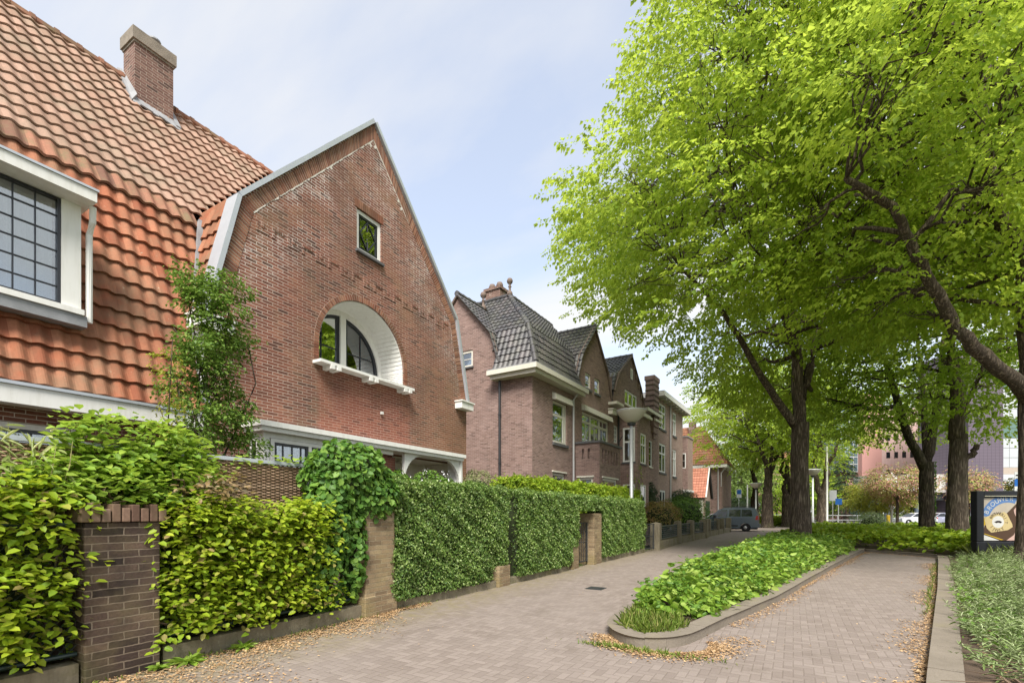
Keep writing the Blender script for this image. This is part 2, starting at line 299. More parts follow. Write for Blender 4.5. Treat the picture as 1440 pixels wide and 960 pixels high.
def paving():
    """brick herringbone: d = (i - j) mod 4; 0,1 = a lying brick, 3,2 = a standing brick"""
    n = N('brick_paving'); o = n.obj()
    mp = n.n('ShaderNodeMapping', {0: o}); mp.inputs['Rotation'].default_value = (0, 0, math.radians(0)); mp.inputs['Scale'].default_value = (1 / 0.085,) * 3
    sp = n.n('ShaderNodeSeparateXYZ', {0: mp.outputs[0]})
    x, y = sp.outputs[0], sp.outputs[1]
    i, j = n.math('FLOOR', x), n.math('FLOOR', y)
    fx, fy = n.math('SUBTRACT', x, i), n.math('SUBTRACT', y, j)
    dd = n.math('FLOORED_MODULO', n.math('SUBTRACT', i, j), 4.0)
    is_ = [n.math('COMPARE', dd, float(k), 0.5) for k in range(4)]
    gx, gy = n.math('SUBTRACT', 1.0, fx), n.math('SUBTRACT', 1.0, fy)
    big = 9.0
    L = n.math('ADD', fx, n.math('MULTIPLY', is_[1], big))      # left edge is a joint except in the right half
    Rr = n.math('ADD', gx, n.math('MULTIPLY', is_[0], big))
    B = n.math('ADD', fy, n.math('MULTIPLY', is_[2], big))
    T = n.math('ADD', gy, n.math('MULTIPLY', is_[3], big))
    e = n.math('MINIMUM', n.math('MINIMUM', L, Rr), n.math('MINIMUM', B, T))
    bi = n.math('SUBTRACT', i, is_[1]); bj = n.math('SUBTRACT', j, is_[2])
    wv = n.n('ShaderNodeCombineXYZ', {0: bi, 1: bj, 2: 0.0}).outputs[0]
    wn_ = n.n('ShaderNodeTexWhiteNoise', {'Vector': wv}, noise_dimensions='2D').outputs[0]
    c = n.ramp(wn_, [(0, (0.192, 0.158, 0.138)), (0.5, (0.222, 0.185, 0.163)), (1, (0.255, 0.214, 0.19))])
    fine = n.noise(o, 60, 4, 0.7)
    c = n.mix(n.step(fine, 0.35, 0.75, 0, 0.3), c, (0.15, 0.12, 0.10))
    joint = n.step(e, 0.03, 0.085, 1, 0)
    c = n.mix(n.math('MULTIPLY', joint, 0.45), c, (0.14, 0.112, 0.09))
    c = n.mix(n.step(n.noise(o, 0.55, 5, 0.6), 0.42, 0.68, 0, 0.4), c, (0.235, 0.2, 0.18))
    c = n.mix(n.step(n.noise(o, 1.3, 7, 0.7), 0.54, 0.70, 0, 0.5), c, (0.125, 0.10, 0.08))
    # mossy, sandy strip along the garden wall
    spo = n.n('ShaderNodeSeparateXYZ', {0: o})
    edge = n.math('MULTIPLY', n.step(n.math('ADD', spo.outputs[0], n.math('MULTIPLY', n.noise(o, 1.5, 5), 0.9)), -4.5, -3.6, 1, 0), n.step(n.noise(o, 7, 5), 0.35, 0.65, 0.1, 0.7))
    c = n.mix(edge, c, (0.19, 0.16, 0.075))
    hgt = n.math('ADD', n.math('MULTIPLY', n.step(e, 0.02, 0.12), 1.0), n.math('MULTIPLY', fine, 0.3))
    return n.done(n.pbr(c, 0.85, n.bump(hgt, 0.45, 0.008), 0.2))
PAVING = paving()
SOIL = plain('dark_soil', (0.085, 0.06, 0.042), 0.95, 0.5, 5, bump=0.8)
KERB = None
def kerb_mat():
    n = N('kerb_concrete'); o = n.obj()
    c = n.mix(n.noise(o, 2.2, 6, 0.65), (0.125, 0.107, 0.083), (0.27, 0.232, 0.19))
    c = n.mix(n.step(n.noise(o, 30, 4, 0.7), 0.5, 0.75, 0, 0.5), c, (0.14, 0.12, 0.09))
    c = n.mix(n.step(n.noise(o, 1.1, 5), 0.55, 0.7, 0, 0.45), c, (0.17, 0.15, 0.06))
    return n.done(n.pbr(c, 0.9, n.bump(n.noise(o, 40, 5), 0.5, 0.01), 0.15))
KERB = kerb_mat()
GROUND = plain('rough_grass_ground', (0.10, 0.13, 0.04), 0.95, 0.35, 0.6, bump=0.4)
ASPHALT = plain('asphalt', (0.15, 0.145, 0.14), 0.9, 0.2, 3, bump=0.3)
# ------------------------------------------------------------------ mesh helpers
class MB:
    def __init__(s): s.v = []; s.f = []
    def add(s, vs, fs):
        k = len(s.v); s.v += [tuple(p) for p in vs]; s.f += [tuple(i + k for i in f) for f in fs]; return s
    def box(s, a, b):
        (x0, y0, z0), (x1, y1, z1) = [(min(p, q)) for p, q in zip(a, b)], [(max(p, q)) for p, q in zip(a, b)]
        return s.add([(x0, y0, z0), (x1, y0, z0), (x1, y1, z0), (x0, y1, z0), (x0, y0, z1), (x1, y0, z1), (x1, y1, z1), (x0, y1, z1)],
                     [(3, 2, 1, 0), (4, 5, 6, 7), (0, 1, 5, 4), (1, 2, 6, 5), (2, 3, 7, 6), (3, 0, 4, 7)])
    def quad(s, *p): return s.add(p, [tuple(range(len(p)))])
    def prism(s, poly, d):
        """closed polygon (3d points) pushed along vector d"""
        n = len(poly); d = V(d); a = [V(p) for p in poly]; b = [p + d for p in a]
        return s.add(a + b, [tuple(range(n))[::-1], tuple(range(n, 2 * n))] + [(i, (i + 1) % n, n + (i + 1) % n, n + i) for i in range(n)])
    def tube(s, pts, rad, n=8, cap=True, jit=0.0):
        pts = [V(p) for p in pts]; k = len(s.v); m = len(pts)
        if not isinstance(rad, (list, tuple)): rad = [rad] * m
        up = V((0.13, 0.21, 1)).normalized()
        for i, p in enumerate(pts):
            t = (pts[min(i + 1, m - 1)] - pts[max(i - 1, 0)]).normalized()
            a = t.cross(up)
            if a.length < 0.15: a = t.cross(V((1, 0.1, 0)))
            a.normalize(); b = t.cross(a)
            for j in range(n):
                q = 2 * PI * j / n
                r = rad[i] * (1 + (R.uniform(-jit, jit) if jit else 0))
                s.v.append(tuple(p + a * (math.cos(q) * r) + b * (math.sin(q) * r)))
        for i in range(m - 1):
            for j in range(n):
                s.f.append((k + i * n + j, k + i * n + (j + 1) % n, k + (i + 1) * n + (j + 1) % n, k + (i + 1) * n + j))
        if cap:
            s.f.append(tuple(k + j for j in range(n))[::-1]); s.f.append(tuple(k + (m - 1) * n + j for j in range(n)))
        return s
    def lathe(s, c, prof, n=16, axis='z'):
        """prof = [(radius, height)] about the axis through c"""
        k = len(s.v); m = len(prof)
        for r, h in prof:
            for j in range(n):
                q = 2 * PI * j / n; u, v_ = math.cos(q) * r, math.sin(q) * r
                p = {'z': (u, v_, h), 'x': (h, u, v_), 'y': (u, h, v_)}[axis]
                s.v.append((c[0] + p[0], c[1] + p[1], c[2] + p[2]))
        for i in range(m - 1):
            for j in range(n):
                s.f.append((k + i * n + j, k + i * n + (j + 1) % n, k + (i + 1) * n + (j + 1) % n, k + (i + 1) * n + j))
        s.f.append(tuple(k + j for j in range(n))[::-1]); s.f.append(tuple(k + (m - 1) * n + j for j in range(n)))
        return s
    def build(s, name, mat, parent=None, smooth=False, **props):
        me = bpy.data.meshes.new(name); me.from_pydata(s.v, [], s.f); me.update()
        return link(name, me, mat, parent, smooth, **props)

def link(name, me, mat, parent=None, smooth=False, **props):
    if mat: me.materials.append(mat)
    if smooth: me.polygons.foreach_set('use_smooth', [True] * len(me.polygons))
    o = bpy.data.objects.new(name, me); C.objects.link(o)
    if parent: o.parent = parent
    for k, v in props.items(): o[k] = v
    return o

def thing(name, label, cat, loc=(0, 0, 0), rz=0, group=None):
    o = bpy.data.objects.new(name, None); C.objects.link(o); o.empty_display_size = 0.2
    o.location = loc; o.rotation_euler = (0, 0, rz); o['label'] = label; o['category'] = cat
    if group: o['group'] = group
    return o
def tag(o, label, cat, group=None):
    o['label'] = label; o['category'] = cat
    if group: o['group'] = group
    return o
def copy_thing(o, loc, rz, label, group=None):
    c = o.copy(); C.objects.link(c); c.location = loc; c.rotation_euler = (0, 0, rz); c['label'] = label
    if group: c['group'] = group
    for ch in list(o.children):
        k = ch.copy(); C.objects.link(k); k.parent = c
        for g in list(ch.children):
            q = g.copy(); C.objects.link(q); q.parent = k
    return c

class Pl:
    """a wall plane: origin, horizontal axis u, outward normal n (v is up)"""
    def __init__(s, o, u, n): s.o, s.u, s.n = V(o), V(u), V(n)
    def __call__(s, u, v, n=0.0): return s.o + s.u * u + V((0, 0, v)) + s.n * n
    def box(s, mb, u0, u1, v0, v1, n0, n1):
        mb.prism([s(u0, v0, n0), s(u1, v0, n0), s(u1, v1, n0), s(u0, v1, n0)], s.n * (n1 - n0)); return mb

def fix_normals(o):
    import bmesh
    b = bmesh.new(); b.from_mesh(o.data); bmesh.ops.recalc_face_normals(b, faces=b.faces); b.to_mesh(o.data); b.free(); return o

def wall(pl, outer, holes, depth, mat, parent, name='wall'):
    """wall face with real openings and their reveals; outer / holes are lists of (u, v)"""
    mb = MB()
    loops = [[V((p[0], p[1], 0)) for p in l] for l in [outer] + list(holes)]
    flat = [p for l in loops for p in l]
    tris = tessellate_polygon(loops)
    mb.add([pl(p.x, p.y) for p in flat], [])
    want = pl.n
    for t in tris:
        a, b, c = [pl(flat[i].x, flat[i].y) for i in t]
        if (b - a).cross(c - a).dot(want) < 0: t = (t[0], t[2], t[1])
        mb.f.append(tuple(t))
    for h in holes:
        k = len(h)
        for i in range(k):
            a, b = h[i], h[(i + 1) % k]
            mb.quad(pl(*a), pl(*b), pl(*b, -depth), pl(*a, -depth))
    return mb.build(name, mat, parent)

def rect(u0, u1, v0, v1): return [(u0, v0), (u1, v0), (u1, v1), (u0, v1)]

def window(pl, u0, u1, v0, v1, parent, cols=1, rows=1, depth=0.12, fw=0.06, frame=None, bar=0.02, split=(), sill=None, sill_mat=None,
           lintel=None, sash=None, curtain=False, transom=None, barmat=None):
    """window part with pane, sill, curtain sub-parts; split = u positions of thick posts"""
    frame = frame or WHITE
    mb = MB(); n0, n1 = -depth, -depth + 0.06
    pl.box(mb, u0, u0 + fw, v0, v1, n0, n1); pl.box(mb, u1 - fw, u1, v0, v1, n0, n1)
    pl.box(mb, u0 + fw, u1 - fw, v0, v0 + fw, n0, n1); pl.box(mb, u0 + fw, u1 - fw, v1 - fw, v1, n0, n1)
    for s in split: pl.box(mb, s - fw / 2, s + fw / 2, v0 + fw, v1 - fw, n0, n1)
    if transom: pl.box(mb, u0 + fw, u1 - fw, transom - fw * 0.5, transom + fw * 0.5, n0 + 0.003, n1 - 0.003)
    win = mb.build('window', frame, parent)
    b = MB()
    edges = [u0 + fw] + list(split) + [u1 - fw]
    if sash:
        for k in range(len(edges) - 1):
            a = edges[k] + (fw / 2 if k else 0); e = edges[k + 1] - (fw / 2 if k < len(edges) - 2 else 0)
            w_ = 0.05
            for q in ((a, a + w_, v0 + fw, v1 - fw), (e - w_, e, v0 + fw, v1 - fw), (a + w_, e - w_, v0 + fw, v0 + fw + w_), (a + w_, e - w_, v1 - fw - w_, v1 - fw)):
                pl.box(b, *q, n0 + 0.005, n1 - 0.012)
    for k in range(len(edges) - 1):
        a, e = edges[k], edges[k + 1]
        for i in range(1, cols): pl.box(b, a + (e - a) * i / cols - bar / 2, a + (e - a) * i / cols + bar / 2, v0 + fw, v1 - fw, n0 + 0.012, n1 - 0.022)
    for i in range(1, rows): pl.box(b, u0 + fw, u1 - fw, v0 + (v1 - v0) * i / rows - bar / 2, v0 + (v1 - v0) * i / rows + bar / 2, n0 + 0.014, n1 - 0.020)
    if b.v: b.build('glazing_bars', barmat or sash or frame, win)
    g = MB(); pl.box(g, u0 + fw * 0.5, u1 - fw * 0.5, v0 + fw * 0.5, v1 - fw * 0.5, n0 + 0.017, n0 + 0.023); g.build('pane', GLASS, win)
    if curtain:
        c = MB(); m = 40; pts = []
        for (a, e) in curtain:
            vs = []
            for i in range(m + 1):
                u = a + (e - a) * i / m; nn = -depth - 0.10 + 0.03 * math.sin(i * 1.3)
                vs += [pl(u, v0 + 0.05, nn), pl(u, v1 - 0.05, nn)]
            c.add(vs, [(2 * i, 2 * i + 2, 2 * i + 3, 2 * i + 1) for i in range(m)])
        c.build('curtain', CURTAIN, win)
    if sill:
        s_ = MB(); pl.box(s_, u0 - 0.05, u1 + 0.05, v0 - sill, v0 - 0.002, -depth + 0.004, 0.07); s_.build('sill', sill_mat or SLATE, win)
    if lintel:
        l_ = MB(); a = u0 - 0.08
        while a < u1 + 0.06:
            pl.box(l_, a, a + 0.055, v1 + 0.004, v1 + lintel, 0.002, 0.012); a += 0.0665
        l_.build('lintel', SOLDIER_ROW, win)
    return win

def inside(poly, x, y):
    r = False; n = len(poly)
    for i in range(n):
        (x0, y0), (x1, y1) = poly[i], poly[(i + 1) % n]
        if (y0 > y) != (y1 > y) and x < (x1 - x0) * (y - y0) / (y1 - y0) + x0: r = not r
    return r

def tiles(O, U, S, poly, mat, parent, name='roof_tiles', tw=0.222, th=0.31, amp=0.03, lift=0.05, under=True, m=9, lip=0.028):
    """pantiles laid in rows: O origin at the eaves, U along the eaves, S up the slope, poly in (u, s)"""
    O, U, S = V(O), V(U).normalized(), V(S).normalized(); n = U.cross(S).normalized()
    if n.z < 0: n = -n
    us = [p[0] for p in poly]; ss = [p[1] for p in poly]
    mb = MB()
    r0 = 0
    s = min(ss)
    while s < max(ss):
        u = math.floor(min(us) / tw) * tw
        while u < max(us):
            if inside(poly, u + tw / 2, s + th * 0.5):
                k = R.uniform(-0.004, 0.004); tilt = R.uniform(-0.006, 0.006)
                vs = []
                for i in range(m):
                    t = i / (m - 1)
                    wv = amp * (0.5 - 0.5 * math.cos(2 * PI * t + 0.9))
                    uu = u + t * (tw + 0.004)
                    h = wv + k * .5 + tilt * .4 * t
                    a = O + U * uu + S * (s - 0.005) + n * (h + lift)
                    vs += [a, O + U * uu + S * (s + th * 1.12) + n * (h + 0.006), a - n * lip]
                fs = []
                for i in range(m - 1):
                    fs += [(3 * i, 3 * i + 3, 3 * i + 4, 3 * i + 1), (3 * i + 2, 3 * i + 5, 3 * i + 3, 3 * i)]
                fs.append((0, 1, 2)); fs.append((3 * m - 3, 3 * m - 1, 3 * m - 2))
                mb.add(vs, fs)
            u += tw
        s += th
    o = mb.build(name, mat, parent, smooth=False)
    if under:
        q = MB(); q.quad(*[O + U * p[0] + S * p[1] - n * 0.02 for p in poly]); q.build('roof_underlay', UNDER, o)
    return o

def ridge(pts, r, mat, parent, name='ridge_tiles', seg=0.36, bumpr=1.12):
    mb = MB()
    for a, b in zip(pts[:-1], pts[1:]):
        a, b = V(a), V(b); k = max(1, int((b - a).length / seg))
        for i in range(k):
            p, q = a.lerp(b, i / k), a.lerp(b, (i + 1.12) / k)
            rr = r * R.uniform(0.95, 1.06)
            mb.tube([p, p.lerp(q, 0.16), p.lerp(q, 0.18), q], [rr * bumpr, rr * bumpr, rr, rr * 0.96], 9)
    return mb.build(name, mat, parent)

# ------------------------------------------------------------------ leaves
def nrm(a): return a / np.maximum(np.linalg.norm(a, axis=1, keepdims=True), 1e-9)
def leaf_arrays(P, D, Nn, L, W, hexa=False, fold=0.25, droop=0.15):
    D = nrm(D); S = nrm(np.cross(D, Nn)); Nn = np.cross(S, D)
    L = np.asarray(L, float).reshape(-1, 1) * np.ones((len(P), 1)); W = np.asarray(W, float).reshape(-1, 1) * np.ones((len(P), 1))
    if hexa:
        r1 = P + D * L * .28 + S * W * .46 + Nn * W * fold; r2 = P + D * L * .68 + S * W * .42 + Nn * (W * fold * .7 - L * droop * .4)
        l1 = P + D * L * .28 - S * W * .46 + Nn * W * fold; l2 = P + D * L * .68 - S * W * .42 + Nn * (W * fold * .7 - L * droop * .4)
        t = P + D * L - Nn * L * droop
        vs = np.stack([P, r1, r2, t, l2, l1], 1).reshape(-1, 3)
        base = np.array([0, 1, 2, 3, 0, 3, 4, 5]); k = 6; tot = 4
    else:
        r = P + D * L * .42 + S * W * .5 + Nn * W * fold; l = P + D * L * .42 - S * W * .5 + Nn * W * fold
        t = P + D * L - Nn * L * droop
        vs = np.stack([P, r, t, l], 1).reshape(-1, 3)
        base = np.array([0, 1, 2, 0, 2, 3]); k = 4; tot = 3
    idx = (base[None, :] + np.arange(len(P))[:, None] * k).reshape(-1)
    return vs, idx, tot
def leaf_mesh(name, parts, mat, parent=None, **props):
    """parts: list of (P, D, N, L, W, kwargs)"""
    VS, IX, LT = [], [], []; off = 0
    for P, D, Nn, L, W, kw in parts:
        if len(P) == 0: continue
        vs, ix, tot = leaf_arrays(P, D, Nn, L, W, **kw)
        VS.append(vs); IX.append(ix + off); LT.append(np.full(len(ix) // tot, tot)); off += len(vs)
    VS = np.concatenate(VS); IX = np.concatenate(IX); LT = np.concatenate(LT)
    me = bpy.data.meshes.new(name)
    me.vertices.add(len(VS)); me.vertices.foreach_set('co', VS.astype(np.float32).ravel())
    me.loops.add(len(IX)); me.loops.foreach_set('vertex_index', IX.astype(np.int32))
    me.polygons.add(len(LT))
    st = np.concatenate([[0], np.cumsum(LT)[:-1]])
    me.polygons.foreach_set('loop_start', st.astype(np.int32))
    try: me.polygons.foreach_set('loop_total', LT.astype(np.int32))
    except Exception: pass
    me.update(calc_edges=True)
    return link(name, me, mat, parent, False, **props)
def rn(n, s=1.0): return rng.normal(0, s, (n, 3))
UP = np.array([0, 0, 1.0])

def sprays(cent, out, nl=14, length=0.7, spread=0.3, L=0.12, W=0.09, droop=0.25, hexa=False, hang=(.1, .8), face=0.0):
    """flat, slightly hanging fans of leaves on twigs that start at cent and point along out"""
    n = len(cent); out = nrm(out)
    side = nrm(np.cross(out, UP) + rn(n, .05)); up = np.cross(side, out)
    t = np.tile(np.linspace(0.08, 1, nl), (n, 1)) + rng.uniform(-.04, .04, (n, nl))
    sg = np.where(np.arange(nl) % 2 == 0, 1.0, -1.0)[None, :] * np.ones((n, 1))
    ln = length * rng.uniform(.6, 1.25, (n, 1))
    off = sg * spread * (1.05 - .75 * t) * rng.uniform(.3, 1.0, (n, nl))
    P = (cent[:, None] + out[:, None] * (t * ln)[..., None] + side[:, None] * off[..., None]
         - UP * (droop * ln * t ** 1.8)[..., None] - UP * (abs(off) * .3)[..., None]).reshape(-1, 3) + rn(n * nl, .03)
    D = (out[:, None] * rng.uniform(.3, 1, (n, nl, 1)) + side[:, None] * (sg * rng.uniform(.3, 1.1, (n, nl)))[..., None]
         - UP * rng.uniform(hang[0], hang[1], (n, nl, 1))).reshape(-1, 3) + rn(n * nl, .15)
    Nn = np.repeat(up + UP * .6 + out * face, nl, 0) + rn(n * nl, .35)
    s = rng.uniform(.65, 1.25, n * nl)
    return (P, D, Nn, L * s, W * s, dict(hexa=hexa, fold=.18, droop=.2))

def in_ball(n, shell=2.0):
    d = nrm(rn(n)); return d * (rng.uniform(0, 1, (n, 1)) ** (1 / 3 / shell ** .5))

def path(a, b, k=6, sag=0.0, jit=0.1):
    a, b = V(a), V(b); L = (b - a).length; out_ = []
    for i in range(k + 1):
        t = i / k; p = a.lerp(b, t); p.z += sag * math.sin(PI * t) * L
        if 0 < i < k: p += V((R.uniform(-1, 1), R.uniform(-1, 1), R.uniform(-1, 1))) * jit * L / k
        out_.append(p)
    return out_

def tree(name, label, cat, trunk, tr, limbs, blobs, leaf, bark, group=None, nl=14, sp=1.0, L=0.125, W=0.095, twig=True, spread=0.3, length=0.7, axis=None, extra=(), rough=0.05):
    """trunk = points, tr = radii, limbs = [(points, r0, r1)], blobs = [(centre, radius xyz, number of sprays)]"""
    base = V(trunk[0]); root = thing(name, label, cat, base, 0, group)
    loc = lambda p: V(p) - base
    mb = MB()
    # flare and trunk
    tp = [loc(p) for p in trunk]
    fine, fr = [], []
    for i in range(len(tp) - 1):
        for k in range(5):
            t = k / 5; fine.append(tp[i].lerp(tp[i + 1], t)); fr.append(tr[i] * (1 - t) + tr[i + 1] * t)
    fine.append(tp[-1]); fr.append(tr[-1])
    mb.tube(fine, fr, 16, True, rough)
    nodes = [(p, r) for p, r in zip(fine, fr)]
    for pts, r0, r1 in limbs:
        q = [loc(p) for p in pts]; ff, rr = [], []
        for i in range(len(q) - 1):
            for k in range(4):
                t = k / 4; ff.append(q[i].lerp(q[i + 1], t) + V((R.uniform(-1, 1), R.uniform(-1, 1), R.uniform(-1, 1))) * r1 * 0.5)
        ff.append(q[-1]); m_ = len(ff)
        rr = [r0 + (r1 - r0) * (i / (m_ - 1)) ** 0.8 for i in range(m_)]
        mb.tube(ff, rr, 10, True, rough)
        nodes += list(zip(ff, rr))
    bl = []
    ax = loc(axis) if axis is not None else V((0, 0, 0))
    parts = []
    for c, rad, n in blobs:
        c = loc(c); rad = V(rad) if not isinstance(rad, (int, float)) else V((rad, rad, rad * 0.8))
        if twig:
            cand = [(nd, (nd[0] - c).length + max(0, nd[0].z - c.z) * 2) for nd in nodes if nd[1] > 0.02]
            nd = min(cand, key=lambda x: x[1])[0] if cand else nodes[-1]
            r0 = min(nd[1] * 0.6, 0.03 + 0.014 * (nd[0] - c).length)
            pth = path(nd[0], c, 6, 0.06, 0.5)
            mb.tube(pth, [r0 + (0.012 - r0) * (i / 6) for i in range(7)], 6)
            for k in range(5):
                e = c + V((R.uniform(-1, 1) * rad.x, R.uniform(-1, 1) * rad.y, R.uniform(-.6, .9) * rad.z)) * 0.55
                mb.tube(path(pth[R.randint(2, 5)], e, 4, 0.05, 0.5), [0.016, .013, .011, .008, .005], 5)
        n = int(n * sp)
        q = in_ball(n, 2.2) * np.array(rad) + np.array(c)
        o = nrm(q - np.array(c)) * .55 + nrm((q - np.array(ax)) * np.array([1, 1, .25])) * .6 + rn(n, .3)
        o[:, 2] = o[:, 2] * .5 - .15
        parts.append(sprays(q, o, nl, length, spread, L, W))
    mb.build('trunk', bark, root, smooth=True)
    leaf_mesh('crown', parts + list(extra), leaf, root)
    return root

def blob_env(center, rad, n, br, sprays_n, zmin=None, shell=0.72, seed=1, keep=None):
    """blobs spread over the shell of an ellipsoid crown (its underside left open)"""
    rr = random.Random(seed); out_ = []; tries = 0
    c, rad = V(center), V(rad)
    while len(out_) < n and tries < 20000:
        tries += 1
        d = V((rr.gauss(0, 1), rr.gauss(0, 1), rr.gauss(0, 1))).normalized() * rr.uniform(shell, 0.97)
        p = c + V((d.x * rad.x, d.y * rad.y, d.z * rad.z))
        if zmin is not None and p.z < zmin + rr.uniform(0, .8): continue
        if keep and not keep(p): continue
        if any((p - q[0]).length < br * 0.72 for q in out_): continue
        b = br * rr.uniform(0.75, 1.25)
        out_.append((p, (b, b, b * 0.62), sprays_n))
    return out_
# ------------------------------------------------------------------ the gabled brick house with the red roof
house = thing('gabled_house', 'red-brown brick house with tall pointed gable, white arched window and orange tiled side wing', 'house', (-9, 8.65, 0))
H0 = V((9, -8.65, 0))
class PlH(Pl): pass
root_house = house
def keep_world(o):
    """the part was modelled in world coordinates"""
    o.matrix_parent_inverse = o.parent.matrix_basis.inverted(); return o
G = Pl((-9, 0, 0), (0, 1, 0), (1, 0, 0))
gc = 8.65
def g(dy, z): return (gc + dy, z)
hole_arch = [(gc - 0.26 + 1.34 * math.cos(a), 5.22 + 1.34 * math.sin(a)) for a in np.linspace(0, PI, 33)]
arch_c = gc - 0.26
hole_arch = [(arch_c + 1.34, 4.84)] + hole_arch + [(arch_c - 1.34, 4.84)]
small = rect(8.12, 8.92, 7.77, 8.78)
bayhole = rect(5.75, 8.05, 1.2, 2.95)
porch = rect(9.3, 11.9, 0.15, 2.98)
outer = [g(-3.92, 0), g(3.92, 0), g(3.95, 4.95), g(3.35, 7.42), g(0, 11.15), g(-3.35, 7.42), g(-3.95, 4.95)]
W0 = wall(G, outer, [hole_arch, small, bayhole, porch], 0.14, BR_GABLE, house, 'front_wall'); keep_world(W0)
def KP(mb, name, mat, parent=house, smooth=False):
    o = mb.build(name, mat, parent, smooth)
    if parent is house: keep_world(o)
    else: o.matrix_parent_inverse = parent.matrix_parent_inverse.copy() if False else o.matrix_parent_inverse
    return o
# side and back walls
mb = MB()
mb.quad((-9, gc + 3.92, 0), (-17, gc + 3.92, 0), (-17, gc + 3.92, 5), (-9, gc + 3.92, 5))
mb.quad((-9, gc - 3.92, 0), (-17, gc - 3.92, 0), (-17, gc - 3.92, 5), (-9, gc - 3.92, 5))
mb.prism([(-17, p[0], p[1]) for p in outer], (-0.25, 0, 0))
KP(mb, 'side_walls', BR_GABLE)
# bricks set on edge along the gable rim
def band(out_pts, width, a0, pitch=0.0665, gap=0.012, proud=0.009):
    """out_pts polyline of the rim in (u, v); bricks reach `width` inwards"""
    n = len(out_pts); inn = []
    segs = [(V((out_pts[i + 1][0] - out_pts[i][0], out_pts[i + 1][1] - out_pts[i][1])).normalized()) for i in range(n - 1)]
    ns = [V((-s.y, s.x)) for s in segs]
    cen = V((gc, 5.5))
    for i in range(n):
        a, b = ns[max(0, i - 1)], ns[min(n - 2, i)]
        m_ = (a + b).normalized(); m_ /= max(0.4, m_.dot(a))
        p = V(out_pts[i])
        if (cen - p).dot(m_) < 0: m_ = -m_
        inn.append(p + m_ * width)
    bricks = MB()
    for i in range(n - 1):
        a, b, c_, d_ = V(out_pts[i]), V(out_pts[i + 1]), inn[i], inn[i + 1]
        L = (b - a).length; k = max(1, round(L / pitch))
        for j in range(k):
            t0, t1 = j / k + gap / L / 2, (j + 1) / k - gap / L / 2
            q = [a.lerp(b, t0), a.lerp(b, t1), c_.lerp(d_, t1), c_.lerp(d_, t0)]
            dr = R.uniform(-.004, .003)
            bricks.prism([G(p.x, p.y, -0.03) for p in q], (0.03 + proud + dr, 0, 0))
    return bricks, inn
rim = [g(-3.90, 4.97), g(-3.31, 7.40), g(0, 11.09), g(3.31, 7.40), g(3.90, 4.97)]
bb, inner = band(rim, 0.235, 0, 0.0665, 0.017)
mm = MB()
for i in range(len(rim) - 1):
    mm.prism([G(*rim[i], 0.001), G(*rim[i + 1], 0.001), G(*inner[i + 1], 0.001), G(*inner[i], 0.001)], (0.004, 0, 0))
KP(mm, 'border_mortar', MORTAR)
KP(bb, 'brick_border', SOLDIER)
for i in (1, 2):                                   # smeared lime joint under the upper border
    a, b = inner[i], inner[i + 1]; L = (b - a).length; k = int(L / 0.06)
    tt = 0.0
    lim = 1.0 if i == 1 else 0.42; mb = MB()
    for j in range(int(k * lim)):
        p, q = a.lerp(b, j / k), a.lerp(b, (j + 1) / k)
        s_ = (b - a).normalized(); nn = V((-s_.y, s_.x)); 
        if nn.y > 0: nn = -nn
        w0 = 0.010 + R.uniform(0, 0.022) + (R.uniform(0, .09) if R.random() < .08 else 0)
        if R.random() < .15: w0 = .005
        mb.prism([G(p.x, p.y, 0.001), G(q.x, q.y, 0.001), G(*(q + nn * w0), 0.001), G(*(p + nn * w0), 0.001)], (0.006, 0, 0))
    KP(mb, 'lime_joint', LIME)
# relief band of standing and lying bricks across the gable
mb = MB(); u = gc - 3.05; k = 0
while u < gc + 3.0:
    G.box(mb, u, u + 0.055, 6.98, 7.19, 0.0, 0.016)
    G.box(mb, u + 0.065, u + 0.27, 7.13 if k % 2 else 6.99, 7.185 if k % 2 else 7.045, 0.0, 0.013)
    if k % 2 == 0: G.box(mb, u + 0.12, u + 0.175, 7.07, 7.19, 0.0, 0.015)
    u += 0.34; k += 1
KP(mb, 'relief_bricks', BR_GABLE)
# arch ring, boarded recess, sill
mb = MB(); na = 62
for j in range(na):
    a0, a1 = PI * j / na + .006, PI * (j + 1) / na - .006
    q = [(arch_c + r * math.cos(a), 5.22 + r * math.sin(a)) for r, a in ((1.345, a0), (1.345, a1), (1.465, a1), (1.465, a0))]
    mb.prism([G(*p, -0.05) for p in q], (0.06 + R.uniform(0, .004), 0, 0))
for sgn in (-1, 1):
    for j in range(6):
        v0 = 4.86 + j * 0.06
        G.box(mb, arch_c + sgn * 1.345, arch_c + sgn * 1.465, v0 + .004, v0 + .054, -0.05, 0.01 + R.uniform(0, .004))
KP(mb, 'brick_arch', SOLDIER)
mb = MB()
for j in range(31):
    mb.prism([G(arch_c + r * math.cos(a), 5.22 + r * math.sin(a), 0.001) for r, a in ((1.342, PI * j / 31), (1.342, PI * (j + 1) / 31), (1.468, PI * (j + 1) / 31), (1.468, PI * j / 31))], (0.004, 0, 0))
KP(mb, 'arch_mortar', MORTAR)
mb = MB(); path_ = [(arch_c + 1.335, 4.84 + i * 0.0475) for i in range(8)] + [(arch_c + 1.335 * math.cos(a), 5.22 + 1.335 * math.sin(a)) for a in np.linspace(0, PI, 40)] + [(arch_c - 1.335, 5.22 - i * 0.0475) for i in range(1, 9)]
for (a, b) in zip(path_[:-1], path_[1:]):
    a, b = V(a), V(b); t = (b - a); L = t.length; t.normalize(); cen = V((arch_c, 5.1)); nn = V((-t.y, t.x))
    if (cen - a).dot(nn) < 0: nn = -nn
    p, q = a + t * 0.006, b - t * 0.002
    mb.prism([G(*p, -0.03), G(*q, -0.03), G(*(q + nn * 0.016), -0.03), G(*(p + nn * 0.026), -0.03)], (-0.75, 0, 0))
